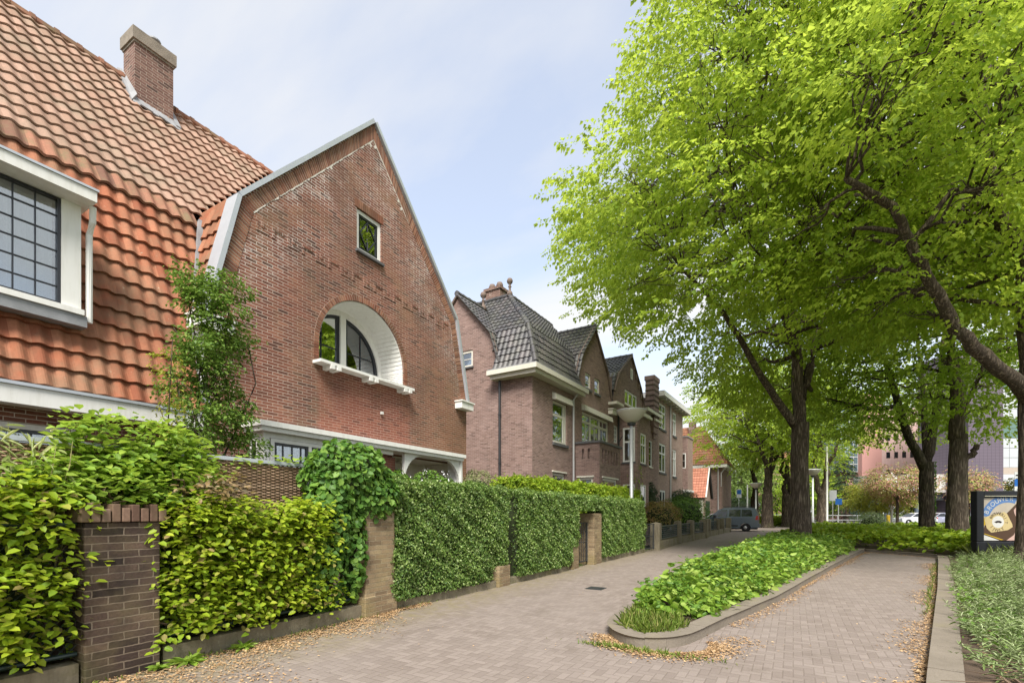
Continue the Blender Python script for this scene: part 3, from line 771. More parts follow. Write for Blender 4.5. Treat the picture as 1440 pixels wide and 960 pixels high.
KP(mb, 'recess_boards', WHITE)
mb = MB(); G.box(mb, arch_c - 1.30, arch_c + 1.30, 4.80, 4.845, -0.80, -0.02); KP(mb, 'recess_floor', WHITE)
B = Pl((-9.78, 0, 0), (0, 1, 0), (1, 0, 0))
def qarc(r, sgn, off, base): 
    pts = [(arch_c + sgn * off, base)] + [(arch_c + sgn * max(off, r * math.cos(a)), 5.22 + r * math.sin(a)) for a in np.linspace(0, PI / 2, 17) if r * math.cos(a) >= off] 
    pts.append((arch_c + sgn * off, 5.22 + math.sqrt(r * r - off * off)))
    pts.insert(1, (arch_c + sgn * r, base))
    return pts
full = [(arch_c + 1.33, 4.84)] + [(arch_c + 1.33 * math.cos(a), 5.22 + 1.33 * math.sin(a)) for a in np.linspace(0, PI, 33)] + [(arch_c - 1.33, 4.84)]
hl, hr = qarc(1.19, -1, 0.085, 4.93), qarc(1.19, 1, 0.085, 4.93)
fr = keep_world(wall(B, full, [hl, hr], 0.07, WHITE, house, 'arched_window'))
WW = house.matrix_basis.inverted() if False else None
def sub(mbo): return mbo
for nm, sgn in (('l', -1), ('r', 1)):
    s_ = wall(Pl((-9.83, 0, 0), (0, 1, 0), (1, 0, 0)), qarc(1.19, sgn, 0.085, 4.93), [qarc(1.11, sgn, 0.165, 5.01)], 0.05, DARKF, fr, 'sash')
    gb = MB(); Bp = Pl((-9.85, 0, 0), (0, 1, 0), (1, 0, 0))
    Bp.box(gb, arch_c + sgn * 0.165, arch_c + sgn * 1.02, 5.55, 5.57, -0.004, 0.012)
    Bp.box(gb, arch_c + sgn * 0.60, arch_c + sgn * 0.62, 5.01, 6.13, -0.006, 0.010)
    gb.build('glazing_bars', DARKF, fr)
    gl = MB(); gl.quad(*[Bp(*p, -0.012) for p in qarc(1.13, sgn, 0.15, 4.99)]); gl.build('pane', GLASS, fr)
mb = MB(); G.box(mb, arch_c - 1.50, arch_c + 1.47, 4.735, 4.797, -0.05, 0.27)
KP(mb, 'window_sill', WHITE)
for uu in (arch_c - 1.10, arch_c + 0.02, arch_c + 1.22):
    mb = MB(); G.box(mb, uu - 0.14, uu - 0.04, 4.645, 4.733, -0.02, 0.28); G.box(mb, uu - 0.04, uu + 0.04, 4.675, 4.733, -0.02, 0.25); G.box(mb, uu + 0.04, uu + 0.14, 4.645, 4.733, -0.02, 0.28)
    KP(mb, 'sill_bracket', WHITE)
# small leaded window under the point
wn_ = keep_world(window(G, 8.125, 8.915, 7.775, 8.775, house, depth=0.10, fw=0.085, sash=DARKF, sill=0.06, sill_mat=SLATE))
mb = MB(); cu, cv, hu, hv = 8.52, 8.275, 0.25, 0.36
dm = [(cu - hu, cv), (cu, cv - hv), (cu + hu, cv), (cu, cv + hv)]
for i in range(4):
    a, b = V(dm[i]), V(dm[(i + 1) % 4])
    mb.tube([G(*a, -0.062), G(*b, -0.062)], 0.012, 6)
mb.tube([G(cu, cv - .36, -0.062), G(cu, cv - .12, -0.062)], 0.011, 6); mb.tube([G(cu, cv + .12, -0.062), G(cu, cv + .36, -0.062)], 0.011, 6)
mb.build('leading', DARKF, wn_)
mb = MB(); u = 8.06
while u < 8.97: G.box(mb, u, u + 0.054, 8.785, 8.985, -0.02, 0.012 + R.uniform(0, .004)); u += 0.0665
KP(mb, 'brick_lintel', SOLDIER)
# zinc verge capping in lengths
def capping(pts, w0, w1, th=0.085):
    for a, b in zip(pts[:-1], pts[1:]):
        a, b = V(a), V(b); L = (b - a).length; k = max(1, round(L / 1.0)); t = (b - a) / L; nn = V((-t.y, t.x))
        if (V((gc, 5)) - a).dot(nn) > 0: nn = -nn
        for j in range(k):
            p, q = a + t * (L * j / k + .003), a + t * (L * (j + 1) / k)
            tk = th + 0.004 * (j % 2)
            mb.prism([G(*p, w0), G(*q, w0), G(*(q + nn * tk), w0), G(*(p + nn * tk), w0)], (w1 - w0, 0, 0))
mb = MB()
rimo = [g(-3.95, 4.97), g(-3.35, 7.42), g(0, 11.14), g(3.35, 7.42), g(3.95, 4.97)]
capping(rimo, -0.30, 0.075)
KP(mb, 'verge_capping', ZINC)
# roof of the gable block
mb = MB()
for i in range(4):
    a, b = V(rimo[i]), V(rimo[i + 1])
    mb.prism([G(*a, -0.31), G(*b, -0.31), G(*(b + V((0, .12))), -0.31), G(*(a + V((0, .12))), -0.31)], (-7.7, 0, 0))
KP(mb, 'gable_roof', TILE_RED)
T_ = tiles((-9.3, gc - 3.98, 4.95), (-1, 0, 0), (0, 0.6, 2.47), [(-0.0, 0), (2.2, 0), (2.2, 2.5), (0, 2.5)], TILE_RED, house, 'gable_side_tiles', under=False); keep_world(T_)
# white gutter returns at the feet of the gable
for lab, a, b in (('gutter_return', 12.0, 12.62), ('gutter_return', 4.42, 5.06)):
    mb = MB(); G.box(mb, a, b, 4.70, 4.90, -0.1, 0.26); G.box(mb, a - .03, b + .03, 4.902, 4.94, -0.1, 0.30); KP(mb, lab, WHITE)
# canopy, bay window and porch
mb = MB(); G.box(mb, 5.32, 11.72, 3.10, 3.20, -0.02, 0.62); G.box(mb, 5.37, 11.67, 3.015, 3.097, -0.02, 0.57)
KP(mb, 'canopy', WHITE)
mb = MB(); G.box(mb, 5.50, 8.9, 2.92, 3.012, 0.30, 0.42); G.box(mb, 5.50, 5.62, 0.9, 2.92, 0.30, 0.42); G.box(mb, 5.50, 5.62, 2.92, 3.012, 0.003, 0.30)
G.box(mb, 5.50, 8.25, 0.4, 1.25, 0.0, 0.30)
KP(mb, 'bay_frame', WHITE)
keep_world(window(Pl((-8.6, 0, 0), (0, 1, 0), (1, 0, 0)), 5.64, 8.20, 1.27, 2.91, house, cols=4, rows=4, depth=0.02, fw=0.07, split=(6.5, 7.35), sash=DARKF, barmat=DARKF))
keep_world(window(Pl((0, 5.53, 0), (1, 0, 0), (0, -1, 0)), -8.97, -8.72, 1.27, 2.91, house, depth=0.0, fw=0.05, sash=DARKF))
mb = MB(); G.box(mb, 8.22, 8.36, 0, 2.915, 0.003, 0.40); KP(mb, 'porch_post', WHITE)
mb = MB(); G.box(mb, 11.62, 11.70, 0.3, 3.01, 0.003, 0.50); KP(mb, 'porch_post', WHITE)
mb = MB(); G.box(mb, 8.37, 9.28, 0, 2.91, 0.004, 0.12); KP(mb, 'porch_pier', BR_GABLE)
mb = MB()
for (c0, sgn) in ((9.28, 1), (11.62, -1)):
    r = 0.72
    arc = [(c0 + sgn * (r - r * math.cos(a)), 2.28 + r * math.sin(a)) for a in np.linspace(0, PI / 2, 12)]
    poly = [(c0, 2.1)] + arc + [(c0 + sgn * r, 3.012), (c0, 3.012)]
    mb.prism([G(*p, 0.36) for p in poly], (0.09, 0, 0))
G.box(mb, 10.0, 10.9, 2.995, 3.012, 0.36, 0.45)
KP(mb, 'porch_arch', WHITE)
mb = MB(); mb.quad((-10.1, 9.2, 0), (-10.1, 12, 0), (-10.1, 12, 3), (-10.1, 9.2, 3)); mb.quad((-9.02, 9.3, 2.97), (-10.1, 9.3, 2.97), (-10.1, 11.9, 2.97), (-9.02, 11.9, 2.97))
mb.box((-10.1, 9.2, 0), (-9.14, 9.3, 2.97)); mb.box((-10.1, 11.9, 0), (-9.14, 12.0, 2.97)); KP(mb, 'porch_lining', CREAM)
mb = MB(); mb.box((-10.08, 9.75, 0.2), (-10.02, 10.75, 2.75)); o = KP(mb, 'front_door', DARKF)
mb = MB(); mb.lathe((-9.4, 10.0, 2.86), [(0.06, 0.1), (0.10, 0.02), (0.07, 0)], 10); KP(mb, 'porch_lamp', LAMPGLASS)
mb = MB(); mb.box((-8.985, 8.86, 3.97), (-8.93, 8.93, 4.03)); KP(mb, 'wall_sensor', WHITE)
# right flank: a drain pipe seen in the gap
mb = MB(); mb.tube([(-9.15, 12.68, 4.7), (-9.15, 12.68, 0.0)], 0.045, 8); KP(mb, 'downpipe', PIPE_DK)

# ---- the side wing
LW = Pl((-9.3, 0, 0), (0, 1, 0), (1, 0, 0))
wins = [rect(-3.0, -0.3, 1.0, 2.75), rect(0.4, 3.0, 1.0, 2.75)]
keep_world(wall(LW, [(-6, 0), (gc - 3.92, 0), (gc - 3.92, 3.1), (-6, 3.1)], wins, 0.14, BR_GABLE, house, 'wing_wall'))
for r_ in wins: keep_world(window(LW, r_[0][0] + .005, r_[1][0] - .005, 1.005, 2.745, house, cols=3, rows=4, depth=0.1, fw=0.08, split=((r_[0][0] + r_[1][0]) / 2,), sash=DARKF, barmat=DARKF))
mb = MB(); mb.quad((-9.3, -6, 0), (-16.5, -6, 0), (-16.5, -6, 7.3), (-10.2, -6, 7.3), (-9.0, -6, 3.2)); mb.prism([(-10.2, -6, 7.3), (-16, -6, 7.3), (-12.9, -6, 11.1)], (0, .05, 0))
mb.quad((-16.5, -6, 0), (-16.5, 5, 0), (-16.5, 5, 7.3), (-16.5, -6, 7.3)); KP(mb, 'wing_end_wall', BR_GABLE)
mb = MB(); mb.box((-8.98, -6, 2.93), (-8.80, 4.55, 3.17)); KP(mb, 'gutter_board', WHITE)
mb = MB(); mb.box((-9.298, -6, 2.96), (-8.985, 4.55, 3.0)); KP(mb, 'soffit', SOFFIT)
mb = MB(); mb.box((-8.97, -6, 3.173), (-8.77, 4.56, 3.215)); KP(mb, 'zinc_gutter', ZINC)
S1 = V((-1.25, 0, 4.02)); S2 = V((-2.7, 0, 3.88))
keep_world(tiles((-8.95, 0, 3.23), (0, 1, 0), S1, [(-6, 0), (4.72, 0), (4.72, 1.75), (5.2, 4.1), (-6, 4.1)], TILE_RED, house, 'lower_roof', amp=0.045, lift=0.07, lip=0.045))
keep_world(tiles((-10.24, 0, 7.33), (0, 1, 0), S2, [(-6, 0.1), (5.3, 0.1), (8.6, 4.72), (-6, 4.72)], TILE_PINK, house, 'upper_roof', amp=0.038, lift=0.048, lip=0.035))
keep_world(tiles((-10.11, 0, 7.03), (0, 1, 0), V((-.26, 0, .50)), [(-6, 0), (5.1, 0), (5.2, .42), (-6, .42)], TILE_KNEE, house, 'knee_tiles', amp=0.05, lift=0.075, lip=0.05, th=0.43, under=False))
keep_world(ridge([(-12.9, -6, 11.12), (-12.9, 8.5, 11.12)], 0.13, TILE_KNEE, house))
mb = MB(); mb.quad((-12.95, -6, 11.1), (-12.95, 9, 11.1), (-16.5, 9, 7.2), (-16.5, -6, 7.2)); KP(mb, 'rear_roof', TILE_PINK)
mb = MB(); vp = [(-9.02, 4.68, 3.4), (-9.42, 4.74, 4.95), (-10.1, 5.2, 7.2)]
for a, b in zip(vp[:-1], vp[1:]):
    mb.prism([V(a) + V((0, -.10, 0)), V(a) + V((0, .08, 0)), V(b) + V((0, .08, 0)), V(b) + V((0, -.10, 0))], (0.06, 0, 0.03))
KP(mb, 'valley_gutter', LEAD)
# dormer
D = Pl((-8.97, 0, 0), (0, 1, 0), (1, 0, 0))
mb = MB()
mb.box((-10.9, -0.7, 4.44), (-9.06, -0.62, 5.95)); mb.box((-10.9, 2.86, 4.44), (-9.06, 2.94, 5.95))
D.box(mb, 2.72, 2.94, 4.44, 5.95, -0.09, 0.0); D.box(mb, -0.7, -0.48, 4.44, 5.95, -0.09, 0.0); D.box(mb, -0.72, 2.96, 4.36, 4.438, -0.09, 0.06)
dorm = KP(mb, 'dormer', WHITE)
mb = MB(); mb.box((-11.2, -0.82, 5.952), (-8.66, 3.02, 6.10)); KP(mb, 'dormer_cornice', WHITE)
mb = MB(); mb.box((-11.2, -0.84, 6.103), (-8.64, 3.04, 6.135)); KP(mb, 'dormer_roof', ZINC)
keep_world(window(D, -0.47, 2.715, 4.445, 5.945, house, cols=7, rows=6, depth=0.07, fw=0.035, bar=0.014, frame=DARKF, split=(1.12,), barmat=DARKF, curtain=[(1.2, 2.66), (-0.4, 1.05)]))
mb = MB(); D.box(mb, -0.75, 3.0, 4.20, 4.355, -0.35, 0.03); KP(mb, 'dormer_apron', LEAD)
mb = MB(); mb.tube([(-8.86, 3.04, 5.96), (-8.9, 3.05, 5.75), (-9.02, 3.05, 5.6), (-9.02, 3.05, 4.3)], 0.042, 10); KP(mb, 'dormer_pipe', WHITE)
mb = MB(); mb.tube([(-8.93, 4.55, 4.72), (-9.0, 4.62, 4.5), (-9.05, 4.62, 0.3)], 0.045, 10); KP(mb, 'wing_downpipe', WHITE)
# chimney
mb = MB(); mb.box((-12.92, 4.98, 9.6), (-12.40, 5.74, 11.75)); ch = KP(mb, 'chimney', BR_CHIM)
mb = MB(); mb.box((-12.94, 4.96, 11.753), (-12.38, 5.76, 11.80)); mb.box((-12.97, 4.93, 11.803), (-12.35, 5.79, 12.06)); mb.build('chimney_cap', plain('soot_grey_cement', (0.22, 0.19, 0.155), 0.9, 0.5, 6, bump=0.6), ch)
mb = MB(); mb.lathe((-12.62, 5.45, 12.063), [(0.07, 0), (0.07, 0.16), (0.13, 0.17), (0.13, 0.2), (0.02, 0.24)], 12); mb.build('chimney_cowl', LEAD, ch)
mb = MB()
sl = 3.88 / 2.7
for k in range(8):
    y0 = 4.9 + k * 0.115
    j_ = R.uniform(-.03, .03); mb.prism([(-12.38, y0, 10.50), (-12.24 + j_, y0, 10.30), (-12.24 + j_, y0 + .117, 10.30), (-12.38, y0 + .117, 10.52)], (0.02, 0, 0.02))
mb.prism([(-12.3, 4.88, 10.32), (-13.0, 4.88, 11.32), (-13.0, 4.975, 11.36), (-12.3, 4.975, 10.5)], (0.03, 0, 0.05))
mb.prism([(-12.3, 5.745, 10.32), (-13.0, 5.745, 11.32), (-13.0, 5.85, 11.32), (-12.3, 5.85, 10.32)], (0.03, 0, 0.09))
mb.build('chimney_flashing', LEAD, ch)

# ------------------------------------------------------------------ the row of houses further along (own axis, turned 2 degrees)
RA = math.radians(-2)
def row(x, y, z=0):
    return (-9 + x * math.cos(RA) - y * math.sin(RA), 17.1 + x * math.sin(RA) + y * math.cos(RA), z)
FR = Pl((0, 0, 0), (0, 1, 0), (1, 0, 0)); SD = Pl((0, 0, 0), (1, 0, 0), (0, -1, 0))
h2 = thing('corner_house', 'mauve brick corner house with dark grey tiled hipped roof, cream cornice and a brick balcony', 'house', row(0, 0), RA)
sw = rect(-3.61, -2.95, 7.80, 8.52)
wall(SD, [(-8, 0), (0, 0), (0, 7.15), (-1.55, 7.15), (-1.55, 7.72), (-1.94, 8.98), (-3.75, 11.05), (-5.56, 8.98), (-5.95, 7.72), (-8, 7.2)], [sw], 0.12, BR_ROW, h2, 'side_wall')
window(SD, -3.605, -2.955, 7.805, 8.515, h2, rows=2, depth=0.09, fw=0.09, frame=CREAM, sill=0.07, bar=0.03)
fh = [rect(1.78, 3.2, 4.52, 6.35), rect(1.78, 3.0, 1.6, 3.22), rect(5.24, 5.95, 7.62, 8.40), rect(6.42, 7.17, 7.62, 8.40), rect(4.85, 8.4, 4.78, 6.42)]
wall(FR, [(0, 0), (8.95, 0), (8.95, 7.3), (8.75, 7.75), (8.2, 9.0), (6.35, 10.95), (4.5, 9.0), (3.95, 7.75), (3.95, 7.15), (0, 7.15)], fh, 0.14, BR_ROW, h2, 'front_wall')
window(FR, 1.785, 3.195, 4.525, 6.345, h2, rows=1, depth=0.12, fw=0.11, split=(2.95,), frame=CREAM, sill=0.12, transom=5.75)
window(FR, 1.785, 2.995, 1.605, 3.215, h2, depth=0.12, fw=0.11, frame=CREAM, sill=0.1)
for a in (5.24, 6.42): window(FR, a + .005, a + .70, 7.625, 8.395, h2, rows=2, depth=0.1, fw=0.10, frame=CREAM, sill=0.1, bar=0.03)
window(FR, 4.855, 8.395, 4.785, 6.415, h2, depth=0.12, fw=0.12, split=(6.0, 7.2), frame=CREAM, transom=5.95, cols=2, bar=0.03)
for (a, b, z) in ((1.7, 3.4, 6.36), (4.78, 8.55, 6.43)):
    mb = MB(); mb.prism([FR(a, z, 0.01), FR(a, z + .30, 0.01), FR(a, z + .24, 0.18), FR(a, z - .02, 0.22)], (0, b - a, 0)); mb.build('awning_box', CREAM, h2)
for (a, b, z) in ((1.7, 3.08, 3.24),):
    mb = MB(); FR.box(mb, a, b, z, z + .07, 0.0, 0.06); mb.build('stone_lintel', CREAM, h2)
# back, end and inside closing walls
mb = MB(); mb.quad((-8, 0, 0), (-8, 27, 0), (-8, 27, 9), (-8, 0, 9)); mb.quad((-8, 0.02, 7.14), (-0.02, 0.02, 7.14), (-0.02, 8.9, 7.14), (-8, 8.9, 7.14)); mb.quad((-8, 8.9, 0), (0, 8.9, 0), (0, 8.9, 9), (-8, 8.9, 9)); mb.build('rear_walls', BR_ROW, h2)
# bay under the balcony
SB = Pl((0, 4.1, 0), (1, 0, 0), (0, -1, 0)); FB = Pl((1.2, 0, 0), (0, 1, 0), (1, 0, 0))
slots = [rect(0.32, 0.43, 3.98, 4.45), rect(0.62, 0.73, 3.98, 4.45)]
wall(SB, [(0, 0), (1.2, 0), (1.2, 4.7), (0, 4.7)], slots + [rect(0.15, 0.88, 1.5, 3.12)], 0.12, BR_ROW, h2, 'bay_side')
fs = [rect(4.42 + k * .38, 4.64 + k * .38, 3.80, 4.45) for k in range(6)]
wall(FB, [(4.1, 0), (6.9, 0), (6.9, 4.7), (4.1, 4.7)], fs + [rect(4.5, 6.4, 1.5, 3.1)], 0.12, BR_ROW, h2, 'bay_front')
mb = MB(); mb.quad((0, 6.9, 0), (1.2, 6.9, 0), (1.2, 6.9, 4.7), (0, 6.9, 4.7)); mb.quad((0, 4.15, 3.6), (1.15, 4.15, 3.6), (1.15, 6.85, 3.6), (0, 6.85, 3.6))
mb.quad((0.06, 4.24, 3.6), (1.06, 4.24, 3.6), (1.06, 4.24, 4.69), (0.06, 4.24, 4.69)); mb.quad((0.02, 4.12, 4.66), (1.18, 4.12, 4.66), (1.18, 6.88, 4.66), (0.02, 6.88, 4.66)); mb.build('bay_inside_light_block', BR_ROW, h2)  # top sheet is added over the open balcony to keep light out of the slots
mb = MB(); mb.box((0, 4.03, 4.703), (1.28, 4.20, 4.80)); mb.box((1.10, 4.20, 4.703), (1.28, 6.97, 4.80)); mb.build('balcony_coping', SLATE, h2)
window(SB, 0.155, 0.875, 1.505, 3.115, h2, depth=0.1, fw=0.10, frame=CREAM); window(FB, 4.505, 6.395, 1.505, 3.095, h2, depth=0.1, fw=0.1, frame=CREAM)
mb = MB(); SB.box(mb, 0.08, 0.95, 3.125, 3.20, 0.0, 0.06); FB.box(mb, 4.42, 6.5, 3.105, 3.18, 0.0, 0.06); mb.build('stone_lintel', CREAM, h2)
# cornice
mb = MB(); mb.box((-1.85, -0.55, 7.10), (0.50, 0.0, 7.28)); mb.box((0.0, 0.0, 7.10), (0.50, 4.55, 7.28)); mb.box((-1.75, -0.42, 6.95), (0.38, -0.002, 7.097)); mb.box((0.002, -0.002, 6.95), (0.38, 4.4, 7.097))
mb.build('cornice', CREAM, h2)
mb = MB(); mb.box((-1.83, -0.53, 7.283), (0.48, 0.0, 7.33)); mb.box((0.0, 0.0, 7.283), (0.48, 4.53, 7.33)); mb.build('gutter', LEAD, h2)
tk = dict(tw=0.24, th=0.33, amp=0.045, lift=0.05)
def ln(v): return V(v).length
Sa = V((-0.75, 0, 1.83)); Sb = V((-2.5, 0, 2.72)); la, lb = Sa.length, Sb.length
tiles((0.35, 0, 7.33), (0, 1, 0), Sa, [(-0.35, 0), (4.0, 0), (4.55, la), (0.4, la)], TILE_DARK, h2, 'front_lower_roof', **tk)
tiles((-0.4, 0, 9.16), (0, 1, 0), Sb, [(0.4, 0), (4.6, 0), (6.4, lb * .66), (7.2, lb), (2.9, lb)], TILE_DARK, h2, 'front_upper_roof', **tk)
Sc = V((0, 0.75, 1.83)); Sd = V((0, 2.5, 2.72))
tiles((0, -0.35, 7.33), (1, 0, 0), Sc, [(-1.55, 0), (0.35, 0), (-0.4, la), (-1.98, la)], TILE_DARK, h2, 'side_lower_roof', **tk)
tiles((0, 0.4, 9.16), (1, 0, 0), Sd, [(-1.98, 0), (-0.4, 0), (-2.9, lb), (-4.6, lb)], TILE_DARK, h2, 'side_upper_roof', **tk)
Se = V((-0.39, 0, 1.26)); Sf = V((-1.81, 0, 2.07)); 
tiles((-1.55, 0, 7.74), (0, 1, 0), Se, [(-0.12, 0), (0.3, 0), (0.5, Se.length), (-0.12, Se.length)], TILE_DARK, h2, 'side_gable_lower_roof', **tk)
tiles((-1.94, 0, 9.0), (0, 1, 0), Sf, [(-0.12, 0), (0.4, 0), (2.3, Sf.length), (-0.12, Sf.length)], TILE_DARK, h2, 'side_gable_roof', **tk)
Sg = V((0, 0.55, 1.25)); Sh = V((0, 1.85, 1.95))
tiles((0, 3.95, 7.77), (-1, 0, 0), Sg, [(-0.12, 0), (0.2, 0), (0.6, Sg.length), (-0.12, Sg.length)], TILE_DARK, h2, 'front_gable_lower_roof', **tk)
tiles((0, 4.5, 9.02), (-1, 0, 0), Sh, [(-0.12, 0), (0.45, 0), (2.1, Sh.length), (-0.12, Sh.length)], TILE_DARK, h2, 'front_gable_roof', **tk)
mb = MB(); mb.quad((0.0, 6.35, 10.95), (-5, 6.35, 10.95), (-5, 8.2, 9.0), (0, 8.2, 9.0)); mb.quad((0, 8.2, 9), (-5, 8.2, 9), (-5, 8.9, 7.3), (0, 8.9, 7.3))
mb.quad((-2.9, 2.9, 11.85), (-2.9, 8, 11.85), (-7, 8, 7.3), (-7, 2.9, 7.3)); mb.quad((-2.9, 2.9, 11.85), (-8, 2.9, 11.85), (-8, 8, 9), (-2.9, 8, 9.0))
mb.quad((-3.75, 0, 11.05), (-3.75, 3, 11.05), (-6.2, 3, 7.5), (-6.2, 0, 7.5)); mb.build('rear_roof', TILE_DARK, h2)
ridge([(0.38, -0.38, 7.36), (-0.4, 0.4, 9.2), (-2.9, 2.9, 11.93)], 0.11, TILE_DARK, h2, 'hip_tiles')
ridge([(-2.9, 2.9, 11.93), (-2.9, 7.2, 11.9)], 0.11, TILE_DARK, h2); ridge([(-2.9, 2.9, 11.93), (-5.5, 2.9, 11.93)], 0.11, TILE_DARK, h2)
ridge([(-3.75, -0.12, 11.1), (-3.75, 2.4, 11.1)], 0.11, TILE_DARK, h2); ridge([(0.12, 6.35, 11.0), (-3, 6.35, 11.0)], 0.10, TILE_DARK, h2)
for x, y, z in ((-2.9, 2.9, 12.0), (-3.75, 1.9, 11.15)):
    mb = MB(); mb.lathe((x, y, z), [(0.16, -.1), (0.12, 0.1), (0.06, 0.16), (0.05, 0.32), (0.09, 0.36), (0.05, 0.42), (0.06, .48), (0.13, 0.55), (0.15, 0.64), (0.11, 0.74), (0.01, 0.79)], 12); mb.build('roof_finial', TERRA, h2, True)
mb = MB(); mb.box((-4.5, 3.1, 11.2), (-3.6, 3.8, 12.55)); mb.box((-4.56, 3.04, 12.552), (-3.54, 3.86, 12.68)); c2 = mb.build('chimney', BR_CHIM, h2)
for x in (-4.3, -3.85):
    mb = MB(); mb.lathe((x, 3.45, 12.682), [(0.15, 0), (0.16, 0.12), (0.18, 0.2), (0.13, 0.33), (0.02, 0.36)], 12); mb.build('chimney_pot', TERRA, c2, True)
# verge trims, pipes, tie block
for pts, ax in (([(-1.55, 7.72), (-1.94, 8.98), (-3.75, 11.05), (-5.56, 8.98), (-5.95, 7.72)], SD), ([(3.95, 7.75), (4.5, 9.0), (6.35, 10.95), (8.2, 9.0), (8.75, 7.75)], FR)):
    mb = MB()
    for a, b in zip(pts[:-1], pts[1:]): mb.tube([ax(*a, 0.05), ax(*b, 0.05)], 0.07, 6)
    mb.build('verge_trim', TERRA, h2)
mb = MB(); mb.tube([(-1.5, -0.09, 7.0), (-1.5, -0.09, 0)], 0.055, 8)
for z in (1.5, 3.5, 5.5): mb.lathe((-1.5, -0.09, z), [(0.075, 0), (0.075, 0.06)], 8)
mb.build('downpipe', PIPE_DK, h2)
mb = MB(); mb.tube([(0.3, 3.72, 6.95), (0.08, 3.72, 6.7), (0.08, 3.72, 0)], 0.045, 8); mb.build('downpipe', PIPE_LT, h2)
mb = MB(); mb.box((-0.1, 8.35, 6.86), (0.25, 9.0, 7.10)); mb.box((-0.1, 8.3, 7.103), (0.3, 9.05, 7.16)); mb.build('gutter_return', CREAM, h2)
mb = MB(); mb.lathe((0.0, 1.3, 2.7), [(0.07, 0), (0.07, 0.04), (0.02, .06)], 8, 'x'); 
mb = MB(); mb.box((0.0, 1.25, 2.62), (0.07, 1.42, 2.85)); mb.build('wall_lamp', CREAM, h2)

h3 = thing('bay_house', 'brown brick house with flat-topped bay and narrow pointed gable behind the tall street lamp', 'house', row(0, 8.95), RA)
hs = [rect(2.1, 4.4, 7.95, 8.82), rect(3.1, 3.5, 9.65, 10.3), rect(0.25, 0.85, 5.4, 6.4), rect(7.0, 7.75, 4.6, 6.4), rect(7.1, 7.85, 0.4, 3.4)]
wall(FR, [(0.0, 0), (9.25, 0), (9.25, 8.2), (5.9, 8.2), (5.1, 9.45), (3.25, 11.06), (0.9, 9.4), (0.25, 8.3), (0.0, 7.3)], hs, 0.12, BR_ROW, h3, 'front_wall')
window(FR, 2.105, 4.395, 7.955, 8.815, h3, depth=0.09, fw=0.10, split=(2.85, 3.62), sill=0.08, sill_mat=CREAM)
window(FR, 3.105, 3.495, 9.655, 10.295, h3, depth=0.03, fw=0.12)
window(FR, 0.255, 0.845, 5.405, 6.395, h3, depth=0.09, fw=0.08, rows=4, cols=2, bar=0.04)
window(FR, 7.005, 7.745, 4.605, 6.395, h3, depth=0.09, fw=0.08, rows=4, sill=0.08, sill_mat=CREAM)
mb = MB(); FR.box(mb, 7.1, 7.85, 0.4, 3.4, -0.12, -0.06); mb.build('front_door', plain('brown_door', (0.07, 0.03, 0.02), 0.5), h3)
mb = MB(); FR.box(mb, 5.6, 9.2, 8.15, 8.35, 0.0, 0.35); FR.box(mb, 7.4, 9.2, 7.75, 7.9, 0.0, 0.35); mb.build('low_cornice', CREAM, h3)
mb = MB(); FR.box(mb, -0.6, 0.5, 7.38, 7.52, 0.0, 0.5); mb.build('gutter', CREAM, h3)
Sx = V((0, 0.65, 1.1)); Sy = V((0, 2.35, 1.66))
tiles((0, 0.2, 8.32), (-1, 0, 0), Sx, [(-0.1, 0), (4, 0), (4, Sx.length), (-0.1, Sx.length)], TILE_DARK, h3, 'gable_lower_roof', **tk)
tiles((0, 0.9, 9.42), (-1, 0, 0), Sy, [(-0.1, 0), (4, 0), (4, Sy.length), (-0.1, Sy.length)], TILE_DARK, h3, 'gable_roof', **tk)
mb = MB(); mb.quad((0, 3.25, 11.06), (-6, 3.25, 11.06), (-6, 5.1, 9.45), (0, 5.1, 9.45)); mb.quad((0, 5.1, 9.45), (-6, 5.1, 9.45), (-6, 5.9, 8.2), (0, 5.9, 8.2)); mb.quad((0, 0, 7.3), (-6, 0, 7.3), (-6, 9.2, 7.3), (0, 9.2, 7.3)); mb.build('rear_roof', TILE_DARK, h3)
ridge([(0.1, 3.25, 11.1), (-5, 3.25, 11.1)], 0.10, TILE_DARK, h3)
mb = MB()
pts = [(0.25, 8.3), (0.9, 9.4), (3.25, 11.06), (5.1, 9.45), (5.9, 8.2)]
for a, b in zip(pts[:-1], pts[1:]): mb.tube([FR(*a, 0.05), FR(*b, 0.05)], 0.07, 6)
mb.build('verge_trim', TERRA, h3)
mb = MB()                                             # stepped brick corbels under the right slope
for k in range(5):
    t = k / 4; u = 3.6 + t * 1.9; z = 10.75 - t * 2.0; FR.box(mb, u, u + .22, z - .42, z - .1, 0.0, 0.06)
mb.build('corbel_bricks', BR_ROW, h3)
BS = Pl((0, 1.0, 0), (1, 0, 0), (0, -1, 0)); BF = Pl((1.1, 0, 0), (0, 1, 0), (1, 0, 0))
wall(BS, [(0, 0), (1.1, 0), (1.1, 7.0), (0, 7.0)], [rect(0.26, 0.97, 4.35, 6.3), rect(0.26, 0.97, 2.2, 3.1)], 0.1, BR_ROW, h3, 'bay_side')
wall(BF, [(1.0, 0), (3.2, 0), (3.2, 7.0), (1.0, 7.0)], [rect(1.6, 2.62, 4.3, 6.05), rect(1.6, 2.62, 1.8, 3.1)], 0.1, BR_ROW, h3, 'bay_front')
mb = MB(); mb.quad((0, 3.2, 0), (1.1, 3.2, 0), (1.1, 3.2, 7), (0, 3.2, 7)); mb.build('bay_end', BR_ROW, h3)
window(BS, 0.265, 0.965, 4.355, 6.295, h3, depth=0.07, fw=0.09, rows=1, sill=0.09, transom=5.5, cols=2); window(BS, 0.265, 0.965, 2.205, 3.095, h3, depth=0.07, fw=0.08)
